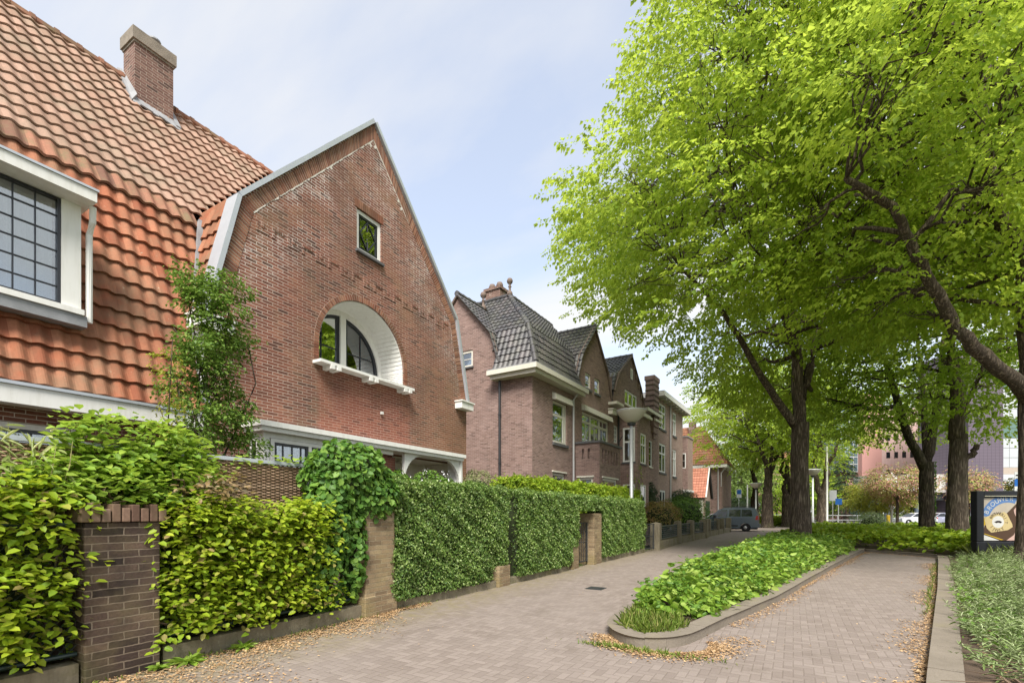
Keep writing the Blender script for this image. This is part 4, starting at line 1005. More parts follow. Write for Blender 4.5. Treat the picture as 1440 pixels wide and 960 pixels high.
window(BF, 1.605, 2.615, 4.305, 6.045, h3, depth=0.07, fw=0.09, sill=0.09, transom=5.4, cols=2); window(BF, 1.605, 2.615, 1.805, 3.095, h3, depth=0.07, fw=0.08)
mb = MB(); mb.box((-0.0, 0.82, 7.0), (1.28, 3.35, 7.16)); mb.box((-0.0, 0.9, 7.163), (1.2, 3.28, 7.26)); mb.build('bay_cornice', CREAM, h3)
mb = MB(); mb.tube([(0.1, 0.75, 7.3), (0.1, 0.75, 0)], 0.05, 8); mb.tube([(0.05, 0.95, 5.5), (0.35, 0.7, 5.8)], 0.03, 6); mb.build('downpipe', PIPE_DK, h3)
mb = MB(); mb.box((-0.35, 7.35, 7.4), (0.25, 8.55, 10.55)); mb.box((-0.4, 7.28, 10.552), (0.3, 8.62, 10.85)); mb.box((-0.35, 7.5, 6.95), (0.18, 8.4, 7.4)); mb.box((-0.30, 7.7, 6.6), (0.12, 8.2, 6.95)); c3 = mb.build('chimney', BR_ROW, h3)
mb = MB()
for k in range(7): mb.box((-0.36, 7.33, 8.0 + k * .36), (0.27, 8.57, 8.12 + k * .36))
mb.build('chimney_bands', BR_PIER, c3)

h4 = thing('flat_roofed_house', 'pale brown flat-roofed brick house with a wide overhanging white eave, beyond the pointed gables', 'house', row(0, 18.2), RA)
h = [(0.28, 2.04, 7.62, 9.45), (4.17, 5.3, 7.6, 9.45), (0.28, 2.04, 4.42, 6.54), (4.17, 5.3, 4.35, 6.5), (0.47, 2.0, 1.4, 3.13), (4.3, 5.2, 1.4, 3.1)]
wall(FR, [(0, 0), (7.55, 0), (7.55, 9.75), (0, 9.75)], [rect(*q) for q in h], 0.12, BR_PALE, h4, 'front_wall')
for q in h: window(FR, q[0] + .005, q[1] - .005, q[2] + .005, q[3] - .005, h4, depth=0.09, fw=0.12, split=((q[0] + q[1]) / 2,), sill=0.14, transom=q[2] + (q[3] - q[2]) * .66 if q[2] > 4 else None)
mb = MB(); mb.quad((0, 0, 0), (-7, 0, 0), (-7, 0, 9.75), (0, 0, 9.75)); mb.quad((0, 7.55, 0), (-7, 7.55, 0), (-7, 7.55, 9.75), (0, 7.55, 9.75)); mb.quad((-7, 0, 0), (-7, 7.55, 0), (-7, 7.55, 9.75), (-7, 0, 9.75)); mb.build('side_walls', BR_PALE, h4)
mb = MB(); mb.box((-7.2, -0.35, 9.77), (0.55, 8.2, 10.08)); mb.build('eave', WHITE, h4)
mb = MB(); mb.box((-7.2, -0.33, 10.083), (0.53, 8.18, 10.13)); mb.build('flat_roof', LEAD, h4)
mb = MB()
for k in range(8): mb.box((0.0, 0.5 + k * 0.98, 9.62), (0.45, 0.62 + k * 0.98, 9.767))
mb.build('eave_brackets', CREAM, h4)
mb = MB(); mb.tube([(0.1, 3.1, 9.7), (0.1, 3.1, 0)], 0.06, 8); mb.build('downpipe', PIPE_LT, h4)
OS = Pl((0, 8.3, 0), (1, 0, 0), (0, -1, 0))
mb = MB(); mb.box((-6, 7.553, 0), (-0.42, 13, 8.2)); mb.build('rear_wing', BR_ROW, h4)
wall(OS, [(-0.42, 3.45), (0.24, 3.45), (0.24, 7.98), (-0.42, 7.98)], [rect(-0.30, 0.1, 5.3, 6.6)], 0.08, BR_ROW, h4, 'oriel_side')
window(OS, -0.295, 0.095, 5.305, 6.595, h4, depth=0.05, fw=0.07, rows=2)
mb = MB(); mb.box((-0.4, 8.45, 3.46), (0.235, 10.4, 7.97)); mb.build('oriel', BR_PALE, h4)
mb = MB(); mb.box((-0.5, 8.2, 3.25), (0.32, 10.5, 3.448)); mb.build('oriel_base', WHITE, h4)
mb = MB(); mb.box((-0.45, 8.26, 7.983), (0.28, 10.45, 8.08)); mb.build('oriel_cap', LEAD, h4)

# distant red-roofed house with its gabled annex
h5 = thing('red_roofed_house', 'far brick house with red hipped roof and small gabled annex behind the parked van', 'house', (-8.5, 55, 0))
E5 = Pl((0, 0, 0), (1, 0, 0), (0, -1, 0))
wall(E5, [(-4, 0), (2.05, 0), (2.05, 6.2), (-4, 6.2)], [rect(-1.1, 0.9, 0.62, 1.6), rect(-0.75, -0.45, 3.6, 5.4)], 0.12, BR_ROW, h5, 'front_wall')
window(E5, -1.095, 0.895, 0.625, 1.595, h5, depth=0.05, fw=0.2); window(E5, -0.745, -0.455, 3.605, 5.395, h5, depth=0.03, fw=0.1)
mb = MB(); mb.box((-4, 0.15, 0), (2.04, 9, 6.2)); mb.build('body', BR_ROW, h5)
mb = MB(); mb.box((-4.3, -0.5, 6.2), (2.6, 9.4, 6.5)); mb.build('eave', WHITE, h5)
S5 = V((0, 3.0, 4.6))
tiles((0, -0.5, 6.52), (1, 0, 0), S5, [(-4.3, 0), (2.6, 0), (-0.3, S5.length), (-4.3, S5.length)], TILE_FAR, h5, 'roof', tw=0.26, th=0.36)
S6 = V((-3.0, 0, 4.6))
tiles((2.6, 0, 6.52), (0, 1, 0), S6, [(-0.5, 0), (9, 0), (6, S6.length), (2.5, S6.length)], TILE_FAR, h5, 'hip_roof', tw=0.26, th=0.36)
mb = MB(); mb.box((-1.6, 1.8, 9.4), (-0.9, 2.5, 11.6)); mb.build('chimney', BR_CHIM, h5)
mb = MB(); mb.box((-2.6, -0.1, 7.4), (-2.0, 0.9, 9.0)); mb.build('roof_dormer', WHITE, h5)
mb = MB(); mb.tube([(1.7, -0.1, 6.2), (1.7, -0.1, 0)], 0.06, 8); mb.tube([(2.5, -0.3, 6.2), (2.0, -0.1, 5.6), (2.0, -0.1, 4.2)], 0.05, 6); mb.build('downpipe', PIPE_LT, h5)
# annex, gable towards the street
A0 = -5.0
mb = MB(); mb.prism([(1.35, A0 - 1.9, 0), (1.35, A0 + 1.9, 0), (1.35, A0 + 1.9, 3.0), (1.35, A0, 5.6), (1.35, A0 - 1.9, 3.0)], (-5, 0, 0)); mb.build('annex', BR_PALE, h5)
S7 = V((0, 2.1, 2.85))
tiles((0, A0 - 2.15, 2.85), (1, 0, 0), S7, [(-3, 0), (1.5, 0), (1.5, S7.length), (-3, S7.length)], TILE_ANNEX, h5, 'annex_roof', tw=0.24, th=0.33)
S8 = V((0, -2.1, 2.85))
tiles((0, A0 + 2.15, 2.85), (1, 0, 0), S8, [(-3, 0), (1.5, 0), (1.5, S8.length), (-3, S8.length)], TILE_ANNEX, h5, 'annex_rear_roof', tw=0.24, th=0.33)
mb = MB(); mb.tube([(1.52, A0 - 2.15, 2.9), (1.52, A0, 5.78)], 0.07, 5); mb.build('barge_board', WHITE, h5)
mb = MB(); mb.tube([(1.52, A0 + 2.2, 2.85), (1.52, A0, 5.75)], 0.09, 5); mb.build('rear_barge_board', IRON, h5)
mb = MB(); mb.box((1.352, A0 - 1.2, 0), (1.40, A0 + 1.2, 2.6)); mb.build('garage_door', GREENIRON, h5)
mb = MB(); mb.box((0.9, A0 - 1.95, 0), (1.25, A0 - 1.9, 2.7)); mb.build('pale_pier', CREAM, h5)
# ------------------------------------------------------------------ ground
cy, sy = math.cos(YAW), math.sin(YAW)
def pt(u, d, z=0.0):
    """world point at photo column u, distance d in front of the camera"""
    k = (u - 720) / 680 * d
    return V((k * cy - d * sy, k * sy + d * cy, z))
def pv(u, v, d): return pt(u, d, CAMZ - (v - 720) / 680 * d)
def struct(o): o['kind'] = 'structure'; return o
def stuff(o): o['kind'] = 'stuff'; return o
mb = MB(); mb.quad((-400, -60, -0.03), (600, -60, -0.03), (600, 900, -0.03), (-400, 900, -0.03)); struct(mb.build('ground', GROUND))
mb = MB(); mb.quad((-5.45, -8, 0), (5.2, -8, 0), (5.2, 23.5, 0), (0, 62, 0), (-7, 62, 0), (-9.0, 56, 0), (-9.0, 41, 0), (-5.0, 40.5, 0), (-5.0, 20, 0)); struct(mb.build('street', PAVING))
q = [pt(1120, 52), pt(1600, 48), pt(1900, 110), pt(1100, 110)]
mb = MB(); mb.quad(*[(p.x, p.y, -0.012) for p in q]); struct(mb.build('parking_area', ASPHALT))
# garden soil behind the walls
mb = MB(); mb.quad((-9, -6, 0.12), (-5.5, -6, 0.12), (-5.3, 18, 0.12), (-5.0, 40, 0.12), (-9, 40, 0.12)); struct(mb.build('garden_soil', SOIL))

def offset(pts, w):
    out_ = []
    for i, p in enumerate(pts):
        a = (pts[i] - pts[i - 1]).normalized() if i else (pts[1] - pts[0]).normalized()
        b = (pts[i + 1] - pts[i]).normalized() if i < len(pts) - 1 else a
        t = (a + b).normalized(); out_.append(p + V((-t.y, t.x)) * (w / max(.5, t.dot(a))))
    return out_
def resample(pts, step):
    out_ = [pts[0]]; 
    for a, b in zip(pts[:-1], pts[1:]):
        k = max(1, round((b - a).length / step))
        for i in range(1, k + 1): out_.append(a.lerp(b, i / k))
    return out_
def kerb(pts, w, h, name='kerb', seg=1.0, sub_=4):
    pts = resample([V(p) for p in pts], seg / sub_); inn = offset(pts, w); mb = MB(); b_ = 0.022
    o_b, i_b = offset(pts, b_), offset(pts, w - b_)
    for i in range(0, len(pts) - 1, sub_):
        j = min(len(pts) - 1, i + sub_); dz = R.uniform(-.006, .006); vs = []; m = j - i + 1
        for k in range(i, j + 1):
            e = 0.0
            p, q, pb, qb = pts[k], inn[k], o_b[k], i_b[k]
            if k == j and k < len(pts) - 1:
                t = (pts[k] - pts[k - 1]) * 0.03; p, q, pb, qb = p - t, q - t, pb - t, qb - t
            vs += [(p.x, p.y, -.02), (p.x, p.y, h - b_ + dz), (pb.x, pb.y, h + dz), (qb.x, qb.y, h + dz), (q.x, q.y, h - b_ + dz), (q.x, q.y, -.02)]
        fs = []
        for k in range(m - 1):
            for c in range(5): fs.append((6 * k + c, 6 * k + 6 + c, 6 * k + 7 + c, 6 * k + 1 + c))
        fs += [tuple(range(6)), tuple(6 * (m - 1) + c for c in range(6))[::-1]]
        mb.add(vs, fs)
    return struct(mb.build(name, KERB))
# island between path and parking bay: right edge, rounded nose, left edge
def smooth(P, k=4):
    out_ = []
    for i in range(len(P) - 1):
        a, b, c, d = [V(P[max(0, min(len(P) - 1, i + j))]) for j in (-1, 0, 1, 2)]
        for s in range(k):
            t = s / k; q = 0.5 * ((2 * b) + (c - a) * t + (2 * a - 5 * b + 4 * c - d) * t * t + (3 * b - a - 3 * c + d) * t ** 3); out_.append((q.x, q.y))
    return out_ + [tuple(P[-1])]
NOSE = smooth([(-0.90, 6.30), (-1.02, 5.80), (-1.16, 5.52), (-1.36, 5.36), (-1.58, 5.36), (-1.80, 5.52), (-1.97, 5.78), (-2.06, 6.15), (-2.07, 6.7)])
RIGHT = [(2.36, 22.6), (1.40, 17.9), (0.49, 13.1), (-0.25, 9.07), (-0.77, 6.93)]
LEFT = [(-2.06, 7.5), (-1.86, 12.7), (-1.55, 18), (-1.08, 24), (-0.2, 34), (0.9, 46), (1.6, 60)]
END = [(4.55, 20.35), (3.4, 21.6), (2.36, 22.6)]
kerb(RIGHT[:] + NOSE + LEFT, -0.19, 0.125, 'kerb')
kerb(END, -0.16, 0.10, 'kerb')
RK = [(-0.85, -4.0), (1.03, 5.45), (2.40, 12.0), (3.66, 18.3), (4.1, 20.6)]
kerb(RK, -0.20, 0.10, 'kerb')
BED = [V(p) for p in RIGHT[::-1]] ; 
bedpoly = [(4.7, 20.5), (3.4, 21.75), (2.25, 22.75)] + [(x - 0.1, y + .02) for x, y in RIGHT] + [(x, y + .08) for x, y in NOSE] + [(x + 0.1, y) for x, y in LEFT] + [(16, 60), (22, 40), (16, 20.5)]
loops = [[V((x, y, 0)) for x, y in bedpoly]]
tr = tessellate_polygon(loops); mb = MB(); mb.add([(x, y, 0.085) for x, y in bedpoly], [t for t in tr]); struct(fix_normals(mb.build('planting_bed', SOIL)))
bed2 = [(x + 0.12, y) for x, y in RK] + [(4.8, 20.4), (16, 20.4), (16, -4)]
mb = MB(); loops = [[V((x, y, 0)) for x, y in bed2]]; mb.add([(x, y, 0.07) for x, y in bed2], list(tessellate_polygon(loops))); struct(fix_normals(mb.build('planting_bed', SOIL)))
# manhole cover in the path
mb = MB(); c = pt(838, 9.55); mb.box((c.x - .17, c.y - .17, 0.0), (c.x + .17, c.y + .17, 0.006)); mb.box((c.x - .12, c.y - .12, 0.0), (c.x + .12, c.y + .12, 0.010))
o = mb.build('drain_cover', IRON); tag(o, 'small dark iron drain cover set in the brick path', 'drain cover')

# ------------------------------------------------------------------ garden walls, piers, fences
def low_wall(pts, w, h, mat, label, name='low_wall'):
    pts = [V(p) for p in pts]; inn = offset(pts, w); mb = MB()
    for i in range(len(pts) - 1):
        a, b, c_, d_ = pts[i], pts[i + 1], inn[i + 1], inn[i]
        mb.prism([(p.x, p.y, -.02) for p in (a, b, c_, d_)], (0, 0, h + .02))
    o = fix_normals(mb.build(name, mat)); tag(o, label, 'wall'); return o
low_wall([(-5.36, -3), (-5.36, 1.74)], 0.18, 0.19, CONC, 'low mossy concrete plinth left of the dark brick pier')
low_wall([(-5.34, 2.38), (-5.30, 4.87)], 0.18, 0.18, CONC, 'low mossy concrete plinth between the dark brick pier and the yellowish pier')
low_wall([(-5.28, 5.55), (-5.13, 8.2)], 0.18, 0.13, CONC, 'low concrete plinth under the long clipped hedge nearest the house')
low_wall([(-5.12, 8.72), (-5.02, 11.6)], 0.18, 0.12, CONC, 'low concrete plinth under the middle stretch of clipped hedge')
low_wall([(-4.96, 13.85), (-4.80, 18.2)], 0.18, 0.16, CONC, 'low concrete plinth under the last stretch of clipped hedge')
def pier(name, label, x0, x1, y0, y1, h, mat, cap=True, step=None, rz=0.0):
    o = thing(name, label, 'pier', ((x0 + x1) / 2, (y0 + y1) / 2, 0), rz); w, l = (x1 - x0) / 2, (y1 - y0) / 2
    mb = MB()
    import bmesh
    hh = h - (0.15 if cap else 0)
    mb.box((-w, -l, -0.02), (w, l, hh))
    if step: mb.box((-w - .02, -l - .03, -0.02), (w + .025, l + .03, step))
    b = mb.build('pier_body', mat, o)
    m = b.modifiers.new('bevel', 'BEVEL'); m.width = 0.012; m.segments = 2
    if cap:
        c = MB(); y = -l - .035; k = 0
        while y < l + .02:
            up_ = R.uniform(-.012, .012) + (0.02 if k % 2 else -0.02)
            c.box((-w - .03, y, hh + .003), (w + .035, y + 0.064, h + up_)); y += 0.074; k += 1
        cc = c.build('brick_cap', PIER_CAP, o); m = cc.modifiers.new('bevel', 'BEVEL'); m.width = 0.008; m.segments = 2
    return o
pier('brick_pier', 'dark weathered brick pier with a cap of upright bricks, beech leaves on both sides', -5.78, -5.30, 1.76, 2.34, 1.56, BR_PIER)
pier('brick_pier', 'yellowish mossy brick pier at the left end of the long clipped hedge', -5.70, -5.25, 4.90, 5.48, 1.75, BR_YEL, False, 0.29)
pier('brick_pier', 'short yellow-brown brick pier showing under the hedge beside the dark vertical gap', -5.45, -5.07, 8.22, 8.66, 0.42, BR_YEL, False)
pier('brick_pier', 'brick gate pier half grown into the middle hedge, left of the iron garden gate', -5.40, -5.00, 11.75, 12.2, 0.60, BR_YEL, False)
pier('brick_pier', 'free standing orange-brown brick gate pier right of the iron garden gate', -5.42, -4.92, 13.15, 13.78, 1.47, BR_YEL, False)
def gate(name, label, a, b, h):
    a, b = V((*a, 0)), V((*b, 0)); o = thing(name, label, 'gate', a); d_ = b - a; mb = MB()
    mb.tube([(0, 0, .08), (0, 0, h), d_ + V((0, 0, h)), d_ + V((0, 0, .08))], 0.024, 6); mb.tube([(0, 0, .12), d_ + V((0, 0, .12))], 0.02, 6)
    mb.build('gate_frame', IRON, o)
    mb = MB(); k = 7
    for i in range(1, k):
        p = d_ * (i / k); mb.tube([p + V((0, 0, .12)), p + V((0, 0, h))], 0.009, 5)
    mb.tube([V((0, 0, h * .55)), d_ + V((0, 0, h * .55))], 0.012, 5); mb.build('gate_bars', IRON, o)
    return o
gate('garden_gate', 'black iron garden gate between two brick piers in the clipped hedge', (-5.15, 12.24), (-5.12, 13.1), 1.2)
gate('garden_gate', 'low black iron gate between the end of the hedge and the first concrete post', (-4.85, 18.25), (-4.7, 19.1), 1.05)
# wire mesh fences with green rails
def mesh_fence(label, y0, y1, x, z0, z1):
    o = thing('mesh_fence', label, 'fence', (x, y0, 0)); L = y1 - y0
    for z in (z0, z1):
        mb = MB(); mb.tube([(0, 0, z), (0, L, z)], 0.021, 8); mb.build('rail', GREENIRON, o)
    mb = MB(); s = 0.07; k = int((L + z1 - z0) / s)
    for i in range(k):
        for sg in (1, -1):
            t = i * s - (z1 - z0 if sg > 0 else 0)
            ya, yb = (t, t + (z1 - z0)) if sg > 0 else (t, t - (z1 - z0))
            za, zb = z0, z1
            if ya < 0: za += -ya; ya = 0
            if yb < 0: zb -= -yb if False else 0; zb = z0 + (zb - z0) * (ya / (ya - yb)) if ya != yb else zb; yb = 0
            if yb > L: zb = za + (L - ya); yb = L
            if ya > L: za = z0 + (ya - L); ya = L
            if zb - za > 0.02: mb.tube([(0.003 * sg, ya, za), (0.003 * sg, yb, zb)], 0.0022, 4, False)
    mb.build('wire_mesh', GREENIRON, o); return o
mesh_fence('dark wire mesh fence with green rails left of the dark brick pier', -3, 1.75, -5.44, 0.26, 1.40)
mesh_fence('dark wire mesh fence with green rails between the two nearest brick piers', 2.36, 4.88, -5.42, 0.27, 1.40)
# woven willow screen with a zinc cap
o = thing('willow_screen', 'brown woven willow screen with a grey zinc cap behind the beech shrubs', 'fence', (-6.0, -2, 0))
WILLOW = island('willow_rods', [(0, (0.20, 0.13, 0.08)), (0.5, (0.31, 0.21, 0.14)), (1, (0.42, 0.30, 0.21))], 0.8)
mb = MB(); L = 6.5; z = 1.0; k = 0
while z < 2.13:
    mb.tube([(0.016 * math.cos(PI * i + PI * k), i * 0.065, z + R.uniform(-.002, .002)) for i in range(int(L / .065))], 0.0105, 5, True); z += 0.0195; k += 1
mb.build('rods', WILLOW, o)
mb = MB(); mb.box((-0.02, 0, 0), (-0.005, L, 2.13)); mb.build('backing', TWIG, o)
mb = MB(); mb.box((-0.035, 0, 2.14), (0.035, L, 2.185)); mb.build('zinc_cap', ZINC, o)
# concrete post fence with mesh panels further along
o = thing('garden_fence', 'low garden fence of concrete posts and dark mesh panels leading to the van', 'fence', (-4.7, 19.2, 0))
PP = [(-4.72, 19.55, .36), (-4.82, 24.3, .30), (-4.72, 27.1, .34), (-4.50, 30.1, .42), (-4.62, 32.6, .3), (-4.47, 35.4, .3), (-4.40, 37.6, .3), (-4.25, 40.2, .36)]
for x, y, w_ in PP:
    mb = MB(); x -= -4.7; y -= 19.2; mb.box((x - w_ / 2, y - w_ / 2, -.02), (x + w_ / 2, y + w_ / 2, 1.06)); mb.add([(x - w_ / 2, y - w_ / 2, 1.06), (x + w_ / 2, y - w_ / 2, 1.06), (x + w_ / 2, y + w_ / 2, 1.06), (x - w_ / 2, y + w_ / 2, 1.06), (x, y, 1.11)], [(0, 1, 4), (1, 2, 4), (2, 3, 4), (3, 0, 4)])
    mb.build('post', CONC, o)
for (xa, ya, wa), (xb, yb, wb) in zip(PP[:-1], PP[1:]):
    a, b = V((xa + 4.7, ya - 19.2 + wa / 2, 0)), V((xb + 4.7, yb - 19.2 - wb / 2, 0)); n_ = V((.12, 0, 0))
    mb = MB(); mb.prism([a - n_, b - n_, b + n_, a + n_], (0, 0, 0.32)); mb.build('plinth', CONC, o)
    if ya > 35: continue
    mb = MB(); a2, b2 = a + (b - a) * .03, b - (b - a) * .03
    mb.tube([a2 + V((0, 0, .4)), a2 + V((0, 0, .92)), b2 + V((0, 0, .92)), b2 + V((0, 0, .4)), a2 + V((0, 0, .4))], 0.022, 6)
    k = int((b2 - a2).length / .09)
    for i in range(1, k): p = a2.lerp(b2, i / k); mb.tube([p + V((0, 0, .4)), p + V((0, 0, .92))], 0.007, 4, False)
    for i in range(1, 6): mb.tube([a2 + V((0.01, 0, .4 + i * .087)), b2 + V((0.01, 0, .4 + i * .087))], 0.007, 4, False)
    mb.build('mesh_panel', GREENIRON, o)

# ------------------------------------------------------------------ street lamps
def lamp(label, x, y, h, r=0.6):
    o = thing('street_lamp', label, 'street lamp', (x, y, 0), 0, 'bowl topped street lamps')
    mb = MB(); mb.lathe((0, 0, 0), [(0.095, 0), (0.095, 1.1), (0.075, 1.15), (0.062, h - .75)], 12); mb.build('pole', STEEL, o, True)
    mb = MB(); mb.lathe((0, 0, h - .78), [(0.10, 0), (0.15, .02), (0.17, .10), (0.16, .12)], 16); mb.build('lamp_collar', IRON, o)
    mb = MB(); mb.lathe((0, 0, h - .66), [(0.16, 0), (0.30, .10), (0.46, .25), (0.56, .40), (0.585, .44)], 28); mb.build('lamp_bowl', LAMPGLASS, o, True)
    mb = MB(); mb.lathe((0, 0, h - .22), [(0.59, 0), (0.61, .02), (0.58, .05), (0.40, .09), (0.18, .11), (0.02, .115)], 28); mb.build('lamp_lid', STEEL, o, True)
    return o
p = pt(888, 19.4); lamp('tall street lamp rising behind the clipped hedge in front of the brick row', p.x, p.y, 5.75)
p = pt(1063, 48); lamp('small distant street lamp behind the parked van beside a double tree trunk', p.x, p.y, 4.55)
p = pt(1143, 40); lamp('distant street lamp just right of the thick foreground tree trunk', p.x, p.y, 5.2)

# ------------------------------------------------------------------ cars
def paint(name, col, rough=0.25, metal=0.3):
    n = N(name); p_ = n.n('ShaderNodeBsdfPrincipled', {'Base Color': (*col, 1), 'Roughness': rough, 'Metallic': metal, 'Coat Weight': 0.6, 'Coat Roughness': 0.05}).outputs[0]
    return n.done(p_)
RUBBER = plain('tyre_rubber', (0.015, 0.015, 0.016), 0.8)
ALLOY = plain('alloy_rim', (0.5, 0.5, 0.51), 0.35, 0.1, metal=0.7)
REDL = plain('red_lamp_glass', (0.35, 0.02, 0.02), 0.2, spec=0.5)
CLEARL = plain('clear_lamp_glass', (0.6, 0.6, 0.62), 0.15, spec=0.6)
TRIM = plain('black_plastic', (0.02, 0.02, 0.022), 0.6)
PLATE = plain('yellow_plate', (0.7, 0.5, 0.04), 0.5)
def car(name, label, cat, loc, rz, mat, roof, belt, L, W, wheels, r=0.32, group=None, wins=()):
    """side outline in (x, z): nose at x = 0; roof = upper outline between bonnet end and tail; belt height joins them"""
    o = thing(name, label, cat, loc, rz, group); hw = W / 2
    inset = lambda z: hw - max(0, z - belt) * 0.22
    low = [(0.06, 0.30)]
    for wx in wheels: low += [(wx - r - .07, 0.26)] + [(wx - (r + .07) * math.cos(a), 0.28 + (r + .07) * math.sin(a)) for a in np.linspace(0.05, PI - .05, 9)] + [(wx + r + .07, 0.26)]
    low += [(L - .04, 0.32), (L, 0.55), (L - .02, belt)]
    top = roof[::-1]                         # from tail to bonnet
    up_ = [(L - .02, belt)] + top + [(0.0, 0.72)]
    belt_pts = [p for p in roof if abs(p[1] - belt) < .02]
    bx = belt_pts[0][0]
    bonnet = [p for p in roof if p[0] <= bx + .001]
    lowpoly = low + [(bx, belt)] + bonnet[::-1][1:] + [(0.0, 0.70), (0.0, .45)]
    cabin = [p for p in roof if p[0] >= bx - .001] + [(L - .02, belt)]
    mb = MB()
    for s in (-1, 1):
        lp = [V((x, 0, z)) for x, z in lowpoly]
        for t in tessellate_polygon([lp]): mb.add([(lp[i].x, s * hw, lp[i].z) for i in t], [(0, 1, 2)])
        cp = [V((x, 0, z)) for x, z in cabin]
        for t in tessellate_polygon([cp]): mb.add([(cp[i].x, s * inset(cp[i].z), cp[i].z) for i in t], [(0, 1, 2)])
    ring = low + [p for p in roof[::-1]] + [(0.0, 0.70), (0.0, .45)]
    ring = [p for i, p in enumerate(ring) if i == 0 or p != ring[i - 1]]
    for i in range(len(ring)):
        (x0, z0), (x1, z1) = ring[i], ring[(i + 1) % len(ring)]
        mb.quad((x0, -inset(z0), z0), (x1, -inset(z1), z1), (x1, inset(z1), z1), (x0, inset(z0), z0))
    b = mb.build('body', mat, o); fix_normals(b)
    for wx in wheels:
        for s in (-1, 1):
            t = MB(); t.lathe((wx, s * (hw - .11), r), [(r * .66, -.09), (r * .93, -.10), (r, -.06), (r, .06), (r * .93, .10), (r * .66, .09)], 24, 'y')
            tt = t.build('wheel', RUBBER, o, True)
            t = MB(); t.lathe((wx, s * (hw - .10), r), [(r * .67, -.085), (r * .62, .07 * s), (r * .18, .095 * s), (0.01, .098 * s)] if s > 0 else [(r * .67, .085), (r * .62, -.07), (r * .18, -.095), (0.01, -.098)], 20, 'y')
            for k in range(8):
                a = 2 * PI * k / 8; c_, s_ = math.cos(a), math.sin(a)
            t.build('rim', ALLOY, tt, True)
            t = MB()
            for k in range(8):
                a = 2 * PI * (k + .5) / 8
                t.lathe((wx + r * .45 * math.cos(a), s * (hw - .012), r + r * .45 * math.sin(a)), [(r * .11, 0), (r * .10, .004 * s)], 8, 'y')
            t.build('rim_holes', TRIM, tt)
    for nm, poly, m in wins:
        for s in (-1, 1):
            g = MB(); n_ = len(poly)
            vs = [(x, s * (inset(z) + .006), z) for x, z in poly]; g.add(vs, [tuple(range(n_)) if s < 0 else tuple(range(n_))[::-1]])
            g.build(nm, m, o)
    return o, inset
CARWIN = plain('dark_car_window', (0.012, 0.015, 0.017), 0.05, 0.1, spec=0.8)
VANBLUE = paint('grey_blue_paint', (0.078, 0.10, 0.122), 0.3, 0.15)
L = 4.4
vroof = [(0.0, 0.74), (0.12, 0.92), (0.55, 1.03), (0.95, 1.10), (1.20, 1.38), (1.62, 1.72), (2.0, 1.86), (2.9, 1.90), (3.9, 1.87), (4.22, 1.80), (4.34, 1.45), (4.38, 1.10)]
vroof[3] = (0.95, 1.10)
van, ins = car('parked_van', 'blue-grey passenger van parked sideways at the end of the garden fence', 'van', (-6.72, 42.6, 0), 0, VANBLUE, vroof, 1.10, L, 1.8, (0.86, 3.52), 0.315,
   wins=[('side_window', [(1.32, 1.16), (2.22, 1.16), (2.22, 1.72), (1.80, 1.72), (1.5, 1.5)], CARWIN), ('side_window', [(2.34, 1.18), (3.18, 1.18), (3.18, 1.72), (2.34, 1.72)], CARWIN), ('side_window', [(3.24, 1.18), (4.02, 1.20), (3.94, 1.70), (3.24, 1.72)], CARWIN)])
mb = MB(); mb.add([(1.02, -.78, 1.15), (1.02, .78, 1.15), (1.60, .70, 1.70), (1.60, -.70, 1.70)], [(0, 1, 2, 3)]); 
mb.v = [(x - .03, y, z + .02) for x, y, z in mb.v]; mb.build('windscreen', CARWIN, van)
for s in (-1, 1):
    mb = MB(); mb.prism([(4.20, s * .905, .92), (4.40, s * .905, .92), (4.385, s * .905, 1.26), (4.26, s * .905, 1.22)], (0, -s * .2, 0)); mb.v = [(x + .004, y, z) for x, y, z in mb.v]; mb.build('tail_light', REDL, van)
    mb = MB(); mb.prism([(0.02, s * .905, .72), (0.40, s * .905, .80), (0.42, s * .905, .98), (0.10, s * .905, .90)], (0, -s * .25, 0)); mb.build('headlight', CLEARL, van)
    mb = MB(); mb.box((1.22, s * .90, 1.10), (1.38, s * 1.08, 1.28)); mb.build('wing_mirror', TRIM, van)
    mb = MB(); mb.box((1.9, s * .895, .96), (2.1, s * .93, 1.0)); mb.build('door_handle', TRIM, van)
    mb = MB(); mb.box((1.9, s * .62, 1.93), (4.0, s * .66, 1.97)); mb.build('roof_rail', TRIM, van)
    mb = MB()
    for x in (1.24, 2.28, 3.21): mb.box((x, s * .893, .45), (x + .012, s * .904, 1.10))
    mb.box((1.24, s * .893, .40), (3.0, s * .912, .50)); mb.build('side_trim', TRIM, van)
mb = MB(); mb.box((4.36, -.86, .32), (4.50, .86, .62)); mb.build('rear_bumper', VANBLUE, van)
mb = MB(); mb.box((-.06, -.86, .30), (.1, .86, .55)); mb.build('front_bumper', TRIM, van)
mb = MB(); mb.box((0.3, -.8, .18), (4.3, .8, .27)); mb.build('underside', TRIM, van)
mb = MB(); mb.tube([(4.5, 0, .42), (4.68, 0, .42), (4.68, 0, .5)], 0.03, 6); mb.build('tow_bar', IRON, van)
SILVER = paint('silver_paint', (0.50, 0.51, 0.54), 0.3, 0.5)
croof = [(0.0, 0.66), (0.10, 0.78), (0.85, 0.92), (1.0, 0.94), (1.65, 1.36), (2.2, 1.46), (2.9, 1.44), (3.5, 1.28), (3.95, 0.98), (4.02, 0.94)]
croof = [(0.0, 0.66), (0.10, 0.78), (0.85, 0.90), (1.0, 0.94), (1.65, 1.36), (2.2, 1.46), (2.9, 1.44), (3.5, 1.28), (3.95, 0.98)]
